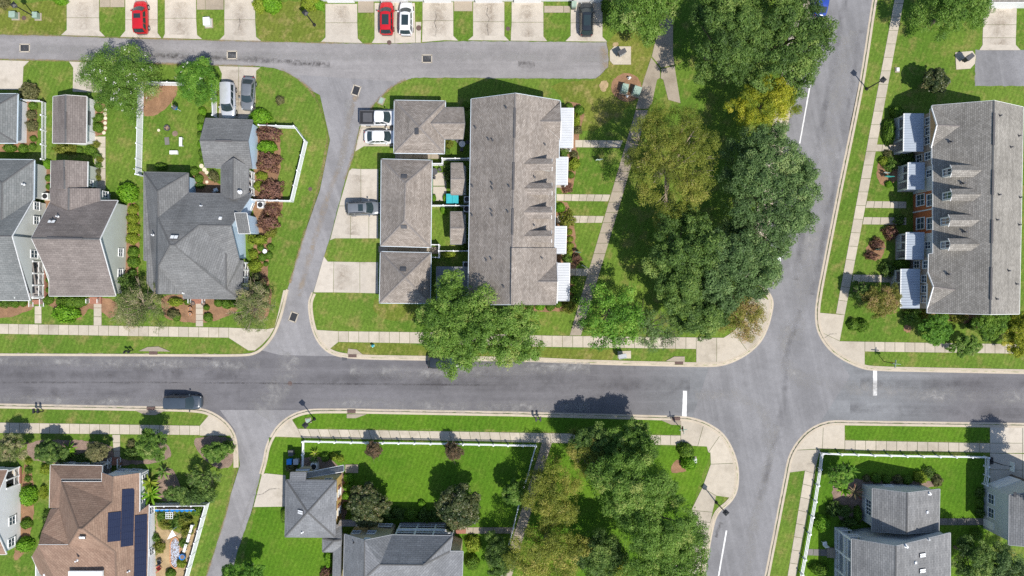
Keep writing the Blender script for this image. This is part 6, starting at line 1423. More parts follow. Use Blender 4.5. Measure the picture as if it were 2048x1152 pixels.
for lab, x, y, m in (('grey wheeled bin behind the ochre garage', 596, 920, 'grey'), ('dark wheeled bin behind the ochre garage', 586, 903, 'dkgrey'), ('blue wheeled bin behind the ochre garage', 583, 920, 'bluepl'), ('dark wheeled bin beside the dark car at the top', 1147, 14, 'util')):
    b = W(x, y, LZ); t = thing('wheeled_bin', lab, 'bin', b, 'wheeled bins'); mb = MB(); mb.grid([[b + Vector((sx * (.24 + .05 * k), sy * (.28 + .06 * k), .08 + .9 * k)) for sx, sy in ((-1, -1), (1, -1), (1, 1), (-1, 1), (-1, -1))] for k in (0, 1)]); mb.build('body', M[m], t)
    MB().box(b + Vector((0, 0, 1.0)), (.64, .74, .06)).build('lid', M[m], t); MB().tube([b + Vector((-.3, -.3, .1)), b + Vector((.3, -.3, .1))], .1, 8).build('wheel', M['rubber'], t)
# sandy garden of the solar house
b = W(351, 1105, LZ); t = thing('pebble_bed', 'oval bed of blue grey pebbles with orange brick edging', 'pebble bed', b)
ov = lambda s, z: [Vector((b.x + math.copysign(min(abs(math.cos(a)) * .75, .62), math.cos(a)) * s, b.y + math.sin(a) * 1.95 * s, z)) for a in [i * math.pi / 16 for i in range(32)]]
MB().poly(ov(1, LZ + .05)).build('bed', M['mulch_dark'], t)
o_ = ov(1.06, LZ + .07)
for i in range(32): MB().bar(o_[i].lerp(o_[(i + 1) % 32], .06), o_[i].lerp(o_[(i + 1) % 32], .94), .14, .14).build('edging_brick', M['terracotta'], t)
pb = MB()
for i in range(420):
    a, q = random.uniform(0, 6.283), math.sqrt(random.random()) * .96; r = random.uniform(.04, .085); x = math.copysign(min(abs(math.cos(a)) * .75, .62), math.cos(a)) * q; pb.lathe((b.x + x, b.y + math.sin(a) * 1.95 * q, LZ + .04), [(r, 0), (r * .9, r * .6), (r * .3, r * .8)], 5)
po = pb.build('pebbles', M['pebble'], t); po['kind'] = 'stuff'
b = W(346, 1070, LZ); t = thing('shade_sail', 'white triangular shade sail over the sandy garden', 'shade sail', b)
q = [W(334.5, 1079, 1.6), W(344.5, 1060, 1.9), W(352, 1071.5, 1.7)]; c_ = sum(q, Vector()) / 3 - Vector((0, 0, .12))
MB().face([q[0], q[1], c_][::-1]).face([q[1], q[2], c_][::-1]).face([q[2], q[0], c_][::-1]).build('cloth', M['white'], t)
for p_ in q: MB().tube([(p_.x, p_.y, 0), p_], .03, 6).build('pole', M['lgrey'], t)
b = W(368, 1111, LZ); t = thing('planter', 'round blue glazed pot beside the pebble bed', 'planter', b); MB().lathe(b, [(.25, 0), (.42, .3), (.36, .55), (.40, .6), (.34, .6), (.3, .5)], 16).build('pot', M['bluepl'], t, smooth=True); MB().lathe(b, [(.3, .5), (.1, .53)], 10).build('soil', M['mulch_dark'], t)
b = W(343, 1028, LZ); t = thing('trellis', 'white lattice trellis lying in the sandy garden', 'trellis', b)
for i in range(4): MB().box(b + Vector((-.45 + .3 * i, 0, .6)), (.05, .9, .04)).build('slat', M['white'], t); MB().box(b + Vector((0, -.4 + .27 * i, .63)), (1.0, .05, .04)).build('slat', M['white'], t)
for s in (-1, 1): MB().box(b + Vector((s * .4, 0, .3)), (.05, .05, .6)).build('leg', M['white'], t)
t = thing('tarp', 'bright blue tarp hung inside the garden fence', 'tarp', W(355, 1010)); r_ = random.Random(4)
a_, b_ = W(317, 1011, 0), W(398, 1011, 0)
rows = []
for j in range(6):
    rows.append([a_.lerp(b_, i / 40) + Vector((0, -.12 - .62 * j / 5 - .09 * math.sin(i * 1.3 + j * .4) - r_.uniform(0, .05), 1.3 - .23 * j)) for i in range(41)])
MB().grid(rows).build('sheet', M['bluepl'], t, smooth=True); MB().bar(a_ + Vector((0, -.1, 1.32)), b_ + Vector((0, -.1, 1.32)), .04, .04).build('rope', M['white'], t)
def gchair(label, px, py, rz, mat):
    b = W(px, py, LZ); t = thing('garden_chair', label, 'chair', b, 'garden chairs'); R = Matrix.Rotation(rz, 3, 'Z')
    MB().box(b + R @ Vector((0, 0, .42)), (.55, .5, .05), rz=rz).build('seat', M[mat], t); MB().box(b + R @ Vector((0, -.27, .75)), (.55, .06, .65), rz=rz).build('backrest', M[mat], t)
    for x in (-.23, .23):
        for y in (-.2, .2): MB().box(b + R @ Vector((x, y, .2)), (.05, .05, .42), rz=rz).build('leg', M[mat], t)
gchair('red garden chair against the white wall of the solar house', 320, 1134, .6, 'flagred'); gchair('dark garden chair above the red chair', 321, 1121, .3, 'dkgrey'); gchair('white chair in the shaded courtyard of the grey house', 434, 381, .4, 'white'); gchair('white chair on the lawn beside the porch at lower right', 1647, 1085, .2, 'white')
for i, (x, y) in enumerate(((386, 1055), (381, 1073), (374, 1093))):
    bench(('upper', 'middle', 'lower')[i] + ' white potting bench along the garden fence', x, y, math.radians(74), 'white', 1.1, .35, .6)
# ------------------------------------------------------------------ vegetation
LM = {
 'oak': leafmat('leaves_oak', [(0.0, (0.037, 0.075, 0.014)), (.45, (0.091, 0.164, 0.031)), (.8, (0.158, 0.246, 0.049)), (1, (0.249, 0.327, 0.079))]),
 'grey': leafmat('leaves_greygreen', [(0.0, (0.050, 0.091, 0.028)), (.5, (0.113, 0.189, 0.058)), (.85, (0.170, 0.262, 0.083)), (1, (0.275, 0.350, 0.127))]),
 'olive': leafmat('leaves_olive', [(0.0, (0.089, 0.111, 0.016)), (.4, (0.185, 0.222, 0.028)), (.75, (0.268, 0.278, 0.042)), (1, (0.407, 0.353, 0.091))]),
 'yellow': leafmat('leaves_yellow', [(0.0, (0.131, 0.176, 0.015)), (.5, (0.288, 0.318, 0.020)), (.85, (0.410, 0.392, 0.026)), (1, (0.559, 0.494, 0.074))]),
 'bright': leafmat('leaves_bright', [(0.0, (0.048, 0.127, 0.011)), (.5, (0.111, 0.255, 0.025)), (.85, (0.180, 0.340, 0.039)), (1, (0.283, 0.424, 0.067))]),
 'mid': leafmat('leaves_mid', [(0.0, (0.051, 0.116, 0.017)), (.5, (0.125, 0.231, 0.030)), (.85, (0.191, 0.302, 0.051)), (1, (0.293, 0.354, 0.110))]),
 'pine': leafmat('leaves_pine', [(0.0, (0.055, 0.119, 0.015)), (.5, (0.144, 0.258, 0.036)), (.85, (0.223, 0.336, 0.064)), (1, (0.340, 0.384, 0.103))]),
 'sparse': leafmat('leaves_sparse', [(0.0, (0.076, 0.113, 0.030)), (.4, (0.186, 0.227, 0.068)), (.7, (0.288, 0.284, 0.126)), (1, (0.456, 0.378, 0.236))]),
 'rust': leafmat('leaves_rust', [(0.0, (0.089, 0.110, 0.017)), (.4, (0.223, 0.220, 0.036)), (.7, (0.327, 0.254, 0.082)), (1, (0.416, 0.254, 0.145))]),
 'magnolia': leafmat('leaves_magnolia', [(0.0, (.022, .040, .012)), (.5, (.062, .082, .024)), (.8, (.098, .105, .038)), (1, (.17, .135, .065))], .15, .4),
 'bronze': leafmat('leaves_bronze', [(0.0, (.055, .050, .022)), (.5, (.135, .100, .052)), (1, (.24, .150, .090))]),
 'maroon': leafmat('leaves_maroon', [(0.0, (0.092, 0.048, 0.038)), (.5, (0.231, 0.116, 0.086)), (.85, (0.314, 0.166, 0.111)), (1, (0.295, 0.334, 0.068))]),
 'hedge': leafmat('leaves_hedge', [(0.0, (0.047, 0.110, 0.012)), (.5, (0.121, 0.227, 0.021)), (1, (0.213, 0.321, 0.037))]),
 'lime': leafmat('leaves_lime', [(0.0, (0.115, 0.177, 0.016)), (.5, (0.250, 0.327, 0.027)), (1, (0.378, 0.412, 0.061))]),
 'vivid': leafmat('leaves_vivid', [(0.0, (0.075, 0.194, 0.009)), (.5, (0.156, 0.334, 0.015)), (1, (0.253, 0.431, 0.037))]),
 'brownish': leafmat('leaves_brownish', [(0.0, (0.092, 0.105, 0.036)), (.5, (0.177, 0.178, 0.073)), (1, (0.288, 0.255, 0.121))]),
 'flowerred': leafmat('leaves_redflower', [(0.0, (0.081, 0.108, 0.027)), (.6, (0.270, 0.230, 0.135)), (.9, (0.472, 0.270, 0.189)), (1, (0.450, 0.050, 0.030))]),
 'white': leafmat('petals_white', [(0.0, (0.550, 0.500, 0.460)), (1, (0.780, 0.740, 0.720))], .15),
}
core_m = {k: plain('core_' + k, c, .95, .2, 4) for k, c in (('hedge', (.030, .065, .010)), ('lime', (.085, .115, .014)), ('vivid', (.050, .115, .010)), ('brownish', (.060, .058, .028)), ('maroon', (.065, .034, .028)), ('mid', (.04, .07, .015)), ('oak', (.025, .045, .014)), ('olive', (.06, .065, .014)), ('flowerred', (.06, .07, .03)), ('magnolia', (.03, .045, .018)))}
def leaf_mesh(name, pos, nrm, L, Wd, tint, mat, aspect_var=.35):
    """many small pointed leaves in one mesh"""
    n = len(pos); r = RNG
    t = r.normal(size=(n, 3)); t -= nrm * (t * nrm).sum(1, keepdims=True); t /= np.linalg.norm(t, axis=1, keepdims=True) + 1e-9
    b = np.cross(nrm, t); s = (1 + aspect_var * r.uniform(-1, 1, (n, 1)))
    l = t * L * s * .5; w = b * Wd * s * .5
    v = np.empty((n, 4, 3)); v[:, 0] = pos - l; v[:, 1] = pos + w - nrm * L * .06; v[:, 2] = pos + l; v[:, 3] = pos - w - nrm * L * .06
    me = bpy.data.meshes.new(name); me.vertices.add(n * 4); me.vertices.foreach_set('co', v.reshape(-1).astype(np.float32))
    me.loops.add(n * 4); me.loops.foreach_set('vertex_index', np.arange(n * 4, dtype=np.int32))
    me.polygons.add(n); me.polygons.foreach_set('loop_start', np.arange(0, n * 4, 4, dtype=np.int32)); me.polygons.foreach_set('loop_total', np.full(n, 4, dtype=np.int32))
    at = me.attributes.new('tint', 'FLOAT', 'POINT'); at.data.foreach_set('value', np.repeat(np.clip(tint, 0, 1), 4).astype(np.float32))
    me.materials.append(mat); me.update(); me.validate(); return me
def rsphere(n):
    d = RNG.normal(size=(n, 3)); return d / np.linalg.norm(d, axis=1, keepdims=True)
def crown_points(cl, rad, per, up=.25, rough=.7):
    """cl: (k,3) clump centres, rad: (k,), leaves spread over each clump's shell"""
    w = rad ** 2; cnt = np.maximum(8, (per * w / w.mean())).astype(int); idx = np.repeat(np.arange(len(cl)), cnt); n = len(idx)
    d = rsphere(n); d[:, 2] = np.abs(d[:, 2]) * RNG.choice([1, 1, 1, -1], n) ; d[:, 2] += .1
    d /= np.linalg.norm(d, axis=1, keepdims=True)
    rr = rad[idx] * (RNG.uniform(.45, 1.08, n) ** .6 + .45 * (RNG.random(n) < .14) * RNG.random(n))
    pos = cl[idx] + d * rr[:, None] * np.array([1, 1, .75])
    nr = d + RNG.normal(size=(n, 3)) * rough * .6 + np.array([0, 0, up]); nr /= np.linalg.norm(nr, axis=1, keepdims=True)
    return pos, nr, idx
def tree(label, px, py, rx, ry, zc, zh, kind, dens=1.0, leaf=(.30, .15), per=230, cr=(.75, 1.25), name='tree', group='park and street trees', flowers=0, branchy=0, trunk='bark', fill=.0, hole=.0, seed=None, cat='tree'):
    """px, py, rx, ry: crown outline in the photo; zc, zh: height of the crown's middle and half its depth"""
    k = (H - zc) / H / S; c = W(px, py, zc); ax, ay = rx * k, ry * k
    base = Vector((c.x, c.y, LZ)); t = thing(name, label, cat, base, group)
    area = math.pi * ax * ay; R_ = (ax + ay) / 2
    rb = min(1.9, max(.42, .30 * R_)); nb = max(6, int(area / (rb * rb) * .75 * dens))
    rc = min(.62, max(.20, .13 * R_)); ph = [random.uniform(0, 6.28) for _ in range(4)]; am = [random.uniform(.04, .10) for _ in range(4)]
    cl = []; rad = []; bt = []
    for i in range(nb):
        a = i * 2.39996 + random.uniform(-.5, .5); q = math.sqrt((i + .5) / nb) * random.uniform(.88, 1.06)
        edge = 1 + sum(am[j] * math.sin((j + 2) * a + ph[j]) for j in range(4)); q *= edge
        qi = min(.98, q); zt = math.sqrt(max(0, 1 - qi * qi)); z = zh * (zt * 1.25 - .35) * random.uniform(.8, 1.05) - random.choice([0, 0, 0, .5, 1.1]) * rb * .6
        r = rb * random.uniform(.62, 1.08); sx = 1 - r * .62 / R_
        bc = (q * ax * sx * math.cos(a), q * ay * sx * math.sin(a), z); tb = random.gauss(.48, .19)
        m = int(19 * (r / rb) ** 2 * (rb / 1.9 / (rc / .62)) ** 2) + 5
        for _ in range(m):
            if random.random() < hole: continue
            d = Vector((random.gauss(0, 1), random.gauss(0, 1), abs(random.gauss(.35, .8)))).normalized(); u = random.uniform(.55, 1.05)
            cl.append((bc[0] + d.x * r * u, bc[1] + d.y * r * u, bc[2] + d.z * r * u * .7)); rad.append(rc * random.uniform(.65, 1.2)); bt.append(tb + random.gauss(0, .13))
    cl = np.array(cl); rad = np.array(rad); bt = np.array(bt)
    lp = max(14, int(per * .20 * LEAFK)); pos, nr, idx = crown_points(cl, rad, lp, .35)
    tint = bt[idx] + RNG.normal(0, .15, len(idx))
    if hole < .1:                                                        # leaves deeper in the crown
        k2 = int(len(pos) * .09); th = RNG.uniform(0, 6.283, k2); qq = np.sqrt(RNG.random(k2)) * .88
        p2 = np.stack([qq * ax * np.cos(th), qq * ay * np.sin(th), (np.sqrt(1 - qq ** 2) * 1.1 - .35) * zh * RNG.uniform(.2, .95, k2)], 1); n2 = rsphere(k2); n2[:, 2] = np.abs(n2[:, 2])
        pos = np.concatenate([pos, p2]); nr = np.concatenate([nr, n2]); tint = np.concatenate([tint, RNG.normal(.42, .15, k2)])
    pos[:, 2] += zc - LZ
    me = leaf_mesh('crown', pos, nr, leaf[0] * .80, leaf[1] * .84, tint, LM[kind]); o = bpy.data.objects.new('crown', me); C.link(o); o.parent = t; ORG[o.name] = base
    if flowers:
        s = RNG.choice(len(pos), flowers); fp = np.repeat(pos[s], 7, 0) + RNG.normal(size=(flowers * 7, 3)) * .10 + np.array([0, 0, .22]); fn = rsphere(len(fp)) * .6 + np.array([0, 0, .7])
        fn /= np.linalg.norm(fn, axis=1, keepdims=True); fm = leaf_mesh('blossom', fp, fn, .11, .09, RNG.random(len(fp)), LM['white']); fo = bpy.data.objects.new('blossom', fm); C.link(fo); fo.parent = o; fo['kind'] = 'stuff'
    # trunk and limbs
    mb = MB(); R0 = max(.10, .030 * (ax + ay)); zl = max(1.0, zc - zh * .55)
    mb.tube([base - Vector((0, 0, .1)), base + Vector((0, 0, .25)), base + Vector((.1, .05, zl * .6)), base + Vector((.05, .1, zl)), base + Vector((0, 0, zc + zh * .2))], [R0 * 1.5, R0 * 1.1, R0 * .9, R0 * .7, R0 * .25], 9)
    order = sorted(range(len(cl)), key=lambda i: random.random())[:10 + branchy]
    for i in order:
        e = Vector((base.x + cl[i][0], base.y + cl[i][1], zc + cl[i][2] + (.5 * rad[i] if branchy else 0))); s = base + Vector((0, 0, zl * random.uniform(.6, 1.0)))
        m1 = s.lerp(e, .45) + Vector((random.uniform(-.3, .3), random.uniform(-.3, .3), random.uniform(.1, .5)))
        mb.tube([s, m1, e], [R0 * .45, R0 * .28, R0 * .08], 6)
        if branchy:
            for _ in range(3):
                e2 = e + Vector((random.uniform(-.8, .8), random.uniform(-.8, .8), random.uniform(-.1, .5))); mb.tube([m1.lerp(e, random.uniform(.2, .8)), e2], [R0 * .14, .012], 4)
    mb.build('trunk', M[trunk], t); return t
LEAFK = 1.55
# --- the park trees between townhouse and side street
B1_, P1_ = (.8, 1.35), 330
tree('spreading dark green oak at the top centre right, left of its twin', 1448, 74, 72, 108, 7.5, 3.6, 'oak', leaf=(.30, .14), per=P1_)
tree('great dark green oak overhanging the side street at the top', 1556, 84, 110, 116, 7.0, 4.0, 'oak', leaf=(.30, .14), per=P1_)
tree('golden yellow tree between the great oak and the grey green oak', 1532, 208, 66, 58, 6.0, 3.0, 'yellow', leaf=(.24, .09), per=300, cr=(.6, 1.0))
tree('wide olive brown feathery tree over the slanting footpath', 1345, 325, 104, 118, 8.0, 3.2, 'olive', leaf=(.26, .07), per=330, cr=(.6, 1.1), branchy=14, trunk='bark_pale')
tree('grey green oak overhanging the middle of the side street', 1530, 388, 104, 145, 7.0, 4.0, 'grey', leaf=(.28, .13), per=P1_)
tree('dark green oak in the middle of the park, lowest of the dense oaks', 1372, 520, 92, 112, 6.8, 3.8, 'oak', leaf=(.30, .14), per=P1_)
tree('broad green oak reaching toward the crossing', 1458, 534, 108, 90, 6.8, 3.8, 'grey', leaf=(.30, .14), per=P1_)
tree('dark oak lobe above the golden brown corner tree', 1402, 622, 62, 54, 5.5, 3.0, 'oak', leaf=(.30, .14), per=P1_)
tree('bright green open crowned tree beside the shaded walk', 1222, 628, 72, 78, 5.0, 2.8, 'bright', .85, (.36, .12), 150, (.6, 1.0), hole=.12)
tree('thin pale green tree right of the bright open crowned tree', 1300, 655, 62, 58, 4.0, 2.2, 'grey', .7, (.30, .08), 120, (.5, .9), hole=.2, branchy=6)
tree('golden brown thin tree at the corner of the crossing', 1474, 622, 54, 62, 5.0, 2.2, 'rust', .9, (.24, .09), 170, (.5, .8), branchy=8, trunk='bark_pale')
tree('big green street oak shading the lowest garage and parked car', 954, 652, 142, 92, 6.0, 3.5, 'pine', leaf=(.30, .13), per=P1_)
tree('leafy green tree at the top beside the forking path', 1288, 18, 75, 72, 4.8, 2.6, 'mid', leaf=(.30, .13), per=260, cr=(.6, 1.05))
# --- left block
tree('round flowering tree dotted with white blossom over the alley edge', 245, 160, 84, 74, 3.2, 2.0, 'mid', 1.15, (.24, .08), 260, (.45, .8), flowers=80)
tree('smaller green tree right of the flowering tree', 397, 165, 45, 50, 2.9, 1.7, 'bright', 1.1, (.24, .07), 230, (.4, .7), flowers=14)
tree('thin brownish tree over the sidewalk before the large grey house', 285, 615, 62, 52, 3.0, 1.7, 'sparse', .8, (.22, .07), 150, (.4, .75), branchy=26, trunk='bark_pale', hole=.1)
tree('thin brownish tree at the lane corner', 510, 612, 44, 54, 3.0, 1.7, 'sparse', .8, (.22, .07), 150, (.4, .75), branchy=20, trunk='bark_pale', hole=.1)
# --- right block
tree('broad loose green tree at the top beside the right sidewalk', 1900, 22, 88, 50, 4.4, 2.4, 'mid', 1.0, (.28, .11), 230, (.5, .95))
tree('small round magnolia on the upper right lawn', 1867, 163, 27, 27, 2.4, 1.6, 'magnolia', 1.2, (.30, .15), 150, (.4, .6))
tree('golden olive small tree beside the lowest right porch', 1760, 600, 42, 34, 2.8, 1.6, 'rust', 1.0, (.22, .08), 200, (.4, .7), branchy=6)
tree('dusky sapling left of the golden olive tree', 1722, 582, 20, 22, 2.0, 1.2, 'oak', .8, (.22, .09), 130, (.35, .55), branchy=4)
tree('bright green small tree on the right corner lawn', 1868, 660, 38, 28, 2.4, 1.4, 'bright', 1.0, (.28, .09), 190, (.4, .7))
tree('bright green tree against the end wall of the right townhouse', 1975, 645, 38, 34, 2.6, 1.6, 'hedge', 1.0, (.28, .11), 210, (.4, .7))
tree('dull green bushy tree between the two bright corner trees', 1930, 690, 32, 22, 2.2, 1.3, 'mid', .8, (.26, .1), 160, (.4, .6), hole=.15)
tree('yellow olive tree at the right edge over the sidewalk', 2034, 668, 32, 46, 2.8, 1.6, 'yellow', 1.0, (.22, .08), 210, (.4, .7))
# --- below the street
tree('tall clumped pine nearest the street with a long shadow on the asphalt', 1254, 888, 62, 46, 4.6, 2.2, 'pine', leaf=(.34, .10), per=300, cr=(.6, 1.05))
tree('dark shaded lower storey tree below the nearest pine', 1186, 886, 54, 38, 4.4, 1.6, 'oak', leaf=(.3, .13), per=220, cr=(.5, .9))
tree('middle clumped pine of the lower park', 1262, 965, 92, 72, 7.4, 3.4, 'pine', leaf=(.34, .10), per=300, cr=(.6, 1.05))
tree('large clumped pine leaning toward the lower side street', 1318, 1050, 98, 78, 7.4, 3.4, 'pine', leaf=(.34, .10), per=300, cr=(.6, 1.05))
tree('lowest clumped pine at the bottom edge', 1330, 1125, 98, 62, 7.0, 3.4, 'pine', leaf=(.34, .10), per=300, cr=(.6, 1.05))
tree('yellow brown thin tree under the nearest pine', 1172, 905, 46, 52, 4.0, 2.0, 'olive', .8, (.22, .07), 200, (.4, .75), branchy=8, trunk='bark_pale')
tree('yellow green tree beside the slanting lower footpath', 1105, 985, 60, 72, 4.6, 2.4, 'olive', .95, (.26, .08), 240, (.5, .9))
tree('green yellow tree at the foot of the slanting lower footpath', 1098, 1100, 95, 66, 5.0, 2.8, 'olive', 1.0, (.28, .09), 240, (.5, .95))
tree('dark green tree between the foot path tree and the lowest pine', 1195, 1105, 62, 52, 4.6, 2.4, 'oak', 1.0, (.28, .11), 240, (.5, .9))
tree('yellow tipped bush at the bottom edge among the pines', 1240, 1140, 32, 26, 3.0, 1.4, 'yellow', 1.0, (.22, .08), 200, (.4, .7))
tree('left magnolia with coppery leaves on the fenced lawn', 735, 1008, 39, 44, 2.9, 2.0, 'magnolia', 1.25, (.30, .16), 190, (.4, .7))
tree('right magnolia with coppery leaves on the fenced lawn', 917, 1010, 45, 48, 3.1, 2.1, 'magnolia', 1.25, (.30, .16), 190, (.4, .7))
tree('left small reddish tree behind the rail fence', 748, 898, 18, 17, 1.9, 1.1, 'bronze', 1.1, (.18, .07), 130, (.28, .45), branchy=6)
tree('right small reddish tree behind the rail fence', 907, 901, 20, 19, 2.0, 1.2, 'bronze', 1.1, (.18, .07), 130, (.28, .45), branchy=6)
tree('small green tree beside the rail fence and slanting footpath', 1030, 984, 28, 26, 2.6, 1.6, 'mid', 1.0, (.22, .09), 160, (.35, .55))
tree('dark leaning shrub tree hidden low by the fence', 1000, 1110, 34, 44, 2.0, 1.2, 'oak', .9, (.24, .1), 180, (.4, .7))
tree('yellow green tree in front of the brown solar roof', 308, 888, 30, 36, 3.0, 1.9, 'mid', 1.1, (.22, .08), 210, (.4, .7))
tree('dark round tree left of the solar house walk', 102, 902, 30, 24, 2.2, 1.6, 'oak', 1.1, (.26, .1), 200, (.4, .65))
tree('thin greyish tree at the lower left edge', 26, 895, 32, 30, 2.8, 1.6, 'sparse', .9, (.2, .07), 160, (.35, .6), branchy=10)
tree('dull bushy tree beside the solar house walk', 196, 902, 24, 20, 1.8, 1.1, 'brownish', 1.0, (.2, .08), 160, (.35, .55))
tree('green shrub tree at the lower lane corner', 434, 903, 29, 20, 1.5, 1.1, 'mid', 1.1, (.22, .08), 180, (.35, .6))
tree('leafy dark sprawling bush beside the garden fence', 385, 987, 62, 17, 1.5, 1.0, 'oak', 1.0, (.26, .1), 200, (.4, .7))
tree('ragged dark weed tree on the lawn beside the lane', 408, 955, 36, 24, 1.8, 1.1, 'oak', .7, (.26, .09), 110, (.35, .55), hole=.45, branchy=8)
tree('green tree at the bottom edge beside the lower lane', 488, 1146, 46, 24, 3.0, 1.7, 'bright', 1.0, (.26, .09), 200, (.4, .7))
tree('grey green tree at the bottom right corner', 2000, 1138, 62, 44, 4.0, 2.4, 'grey', 1.0, (.24, .09), 230, (.5, .9))
tree('dark tree beyond the right edge shading the driveway', 2110, 985, 46, 66, 7.5, 3.0, 'oak', 1.0, (.28, .12), 230, (.6, 1.0))
tree('dark tree between the grey house and the right garage', 1945, 1115, 44, 48, 3.6, 2.2, 'oak', .9, (.26, .11), 220, (.5, .8))
# --- shrubs: one mesh per kind, shared
SH = {}
RAG = {'maroon': .20, 'mid': .26, 'oak': .26, 'olive': .26, 'brownish': .16, 'lime': .14, 'magnolia': .2}
def shrub_mesh(kind, var):
    if (kind, var) in SH: return SH[kind, var]
    rg = RAG.get(kind, .07); n = 1700; d = rsphere(n); d[:, 2] = np.abs(d[:, 2]) - .12; d /= np.linalg.norm(d, axis=1, keepdims=True)
    f = RNG.uniform(0, 6.28, 6)
    lump = 1 + rg * np.sin(d[:, 0] * 4 + f[0]) * np.cos(d[:, 1] * 5 + f[1]) + rg * .8 * np.sin(d[:, 2] * 6 + d[:, 0] * 5 + f[2]) + rg * .5 * np.sin(d[:, 1] * 11 + f[3])
    pos = d * ((RNG.uniform(.84, 1.05, n) + (RNG.random(n) < .1) * rg * RNG.random(n)) * lump)[:, None]; nr = d + RNG.normal(size=(n, 3)) * (.4 + rg); nr /= np.linalg.norm(nr, axis=1, keepdims=True)
    me = leaf_mesh('shrub', pos, nr, .19, .10, RNG.normal(.5, .22, n) + .14 * np.sin(d[:, 0] * 5 + f[4]) * np.sin(d[:, 1] * 4 + f[5]), LM[kind])
    bm = bmesh.new(); bm.from_mesh(me); nl = len(bm.faces)
    bmesh.ops.create_icosphere(bm, subdivisions=2, radius=.84 - rg * .9); bm.faces.ensure_lookup_table()
    for q in bm.faces[nl:]: q.material_index = 1
    bm.to_mesh(me); bm.free(); me.materials.append(core_m.get(kind, core_m['hedge'])); SH[kind, var] = me; return me
SV = [0]
def shrub(label, px, py, r, kind='hedge', ry=None, h=None, group=None, name='shrub', cat='shrub'):
    ry = ry or r; h = h or min(1.5, max(.55, (r + ry) / 2 / S * 1.25)); c = W(px, py, h * .6)
    SV[0] += 1; o = bpy.data.objects.new(name, shrub_mesh(kind, SV[0] % 4)); C.link(o); k = (H - h * .6) / H / S
    o.location = (c.x, c.y, LZ + h * .12); o.scale = (r * k * random.uniform(.95, 1.1), ry * k * random.uniform(.95, 1.1), h * random.uniform(.8, 1.0)); o.rotation_euler = (0, 0, 0 if abs(r - ry) > 3 else random.uniform(0, 6.28))
    return tag(o, label, cat, group)
def shrubs(desc, where, items, end='the top'):
    """items: (px, py, r[, kind[, ry]]); each told apart by its place in the row"""
    g = 'shrubs ' + where
    for i, it in enumerate(items):
        kind = it[3] if len(it) > 3 else 'hedge'; ry = it[4] if len(it) > 4 else None
        lab = f'{desc} {where}' if len(items) == 1 else f'{ORD[i]} {desc} from {end} {where}'
        shrub(lab, it[0], it[1], it[2], kind, ry, group=g)
shrubs('clipped dull hedge', 'at the far left below the alley', [(54, 182, 18, 'brownish', 17)])
shrubs('round bush', 'along the far left garage wall', [(64, 211, 8), (62, 229, 9, 'brownish'), (62, 251, 10.5, 'brownish'), (66, 277, 6), (64, 293, 7)])
shrubs('clipped bush', 'below the far left garage', [(18, 296, 13, 'hedge', 8), (45, 297, 9)], 'the left')
shrubs('round bush', 'between the two left houses', [(95, 328, 9, 'vivid'), (96, 356, 6.5), (97, 373, 6), (91, 560, 5), (92, 580, 5), (95, 600, 9)])
shrubs('green bush', 'beside the brown garage', [(195, 215, 8), (197, 234, 8), (183, 240, 9, 'mid'), (194, 254, 10)])
shrubs('bush', 'below the brown garage', [(126, 297, 15, 'olive', 9), (143, 298, 10, 'olive', 9), (158, 300, 7), (180, 300, 11), (192, 289, 7, 'olive')], 'the left')
shrubs('ragged plant', 'along the narrow walk', [(194, 311, 7, 'mid'), (199, 318, 6, 'olive'), (197, 330, 6, 'mid'), (196, 343, 5, 'brownish'), (196, 355, 5, 'olive')])
shrubs('hedge bush', 'along the left wall of the grey garage', [(404, 222, 8, 'vivid'), (402, 237, 8), (401, 253, 8, 'vivid'), (401, 270, 8), (402, 288, 8, 'vivid'), (404, 305, 8), (406, 320, 7)])
shrubs('large clipped green hedge', 'at the upper right of the grey garage', [(519, 232, 22, 'vivid', 16)])
shrubs('bush', 'in the bed beside the curving fence', [(537, 267, 23, 'maroon', 16), (533, 293, 20, 'vivid', 12), (534, 322, 22, 'maroon', 19), (523, 351, 12, 'lime', 8), (516, 372, 9, 'lime'), (541, 380, 22, 'maroon', 20), (542, 420, 16, 'maroon', 12), (535, 445, 20, 'maroon', 15), (540, 465, 11, 'olive', 9), (514, 479, 19, 'lime', 10)])
shrubs('small bush', 'in pine straw beside the side porch', [(521, 496, 7), (540, 494, 7), (506, 508, 9, 'lime'), (524, 514, 8), (537, 511, 8), (531, 528, 5), (509, 532, 13, 'lime'), (512, 552, 9, 'brownish'), (512, 572, 10), (530, 580, 8, 'mid'), (528, 560, 7, 'maroon')])
tag(MB().lathe(W(532, 503, LZ), [(.18, 0), (.22, .35), (.3, .4), (.3, .46), (.05, .44)], 12).build('bird_bath', M['lgrey']), 'pale bird bath among small bushes beside the side porch', 'bird bath')
shrubs('green bush', 'in the courtyard of the grey house', [(388, 342, 8), (397, 357, 9), (399, 371, 9, 'mid', 5), (427, 352, 11, 'brownish', 9)])
shrubs('clipped oval bush', 'against the rear wall of the grey house', [(321, 333, 13, 'hedge', 7)])
shrubs('big round bright bush', 'left of the large grey roof', [(253, 385, 20, 'vivid', 20)])
shrubs('lime bush', 'beside the pale sage gable', [(264, 420, 11, 'lime', 10), (264, 437, 11, 'lime', 11), (265, 456, 11, 'lime', 12), (264, 477, 11, 'lime', 12)])
shrubs('dark hedge bush', 'below the lime bushes', [(265, 504, 11, 'hedge', 12), (265, 524, 11, 'hedge', 12), (264, 546, 8)])
shrubs('dark leafy bush', 'under the thin brownish tree', [(254, 566, 18, 'oak'), (248, 588, 12, 'mid'), (270, 590, 12, 'oak')])
shrubs('big vivid round bush', 'before the brown roofed house', [(129, 626, 25, 'vivid', 19)])
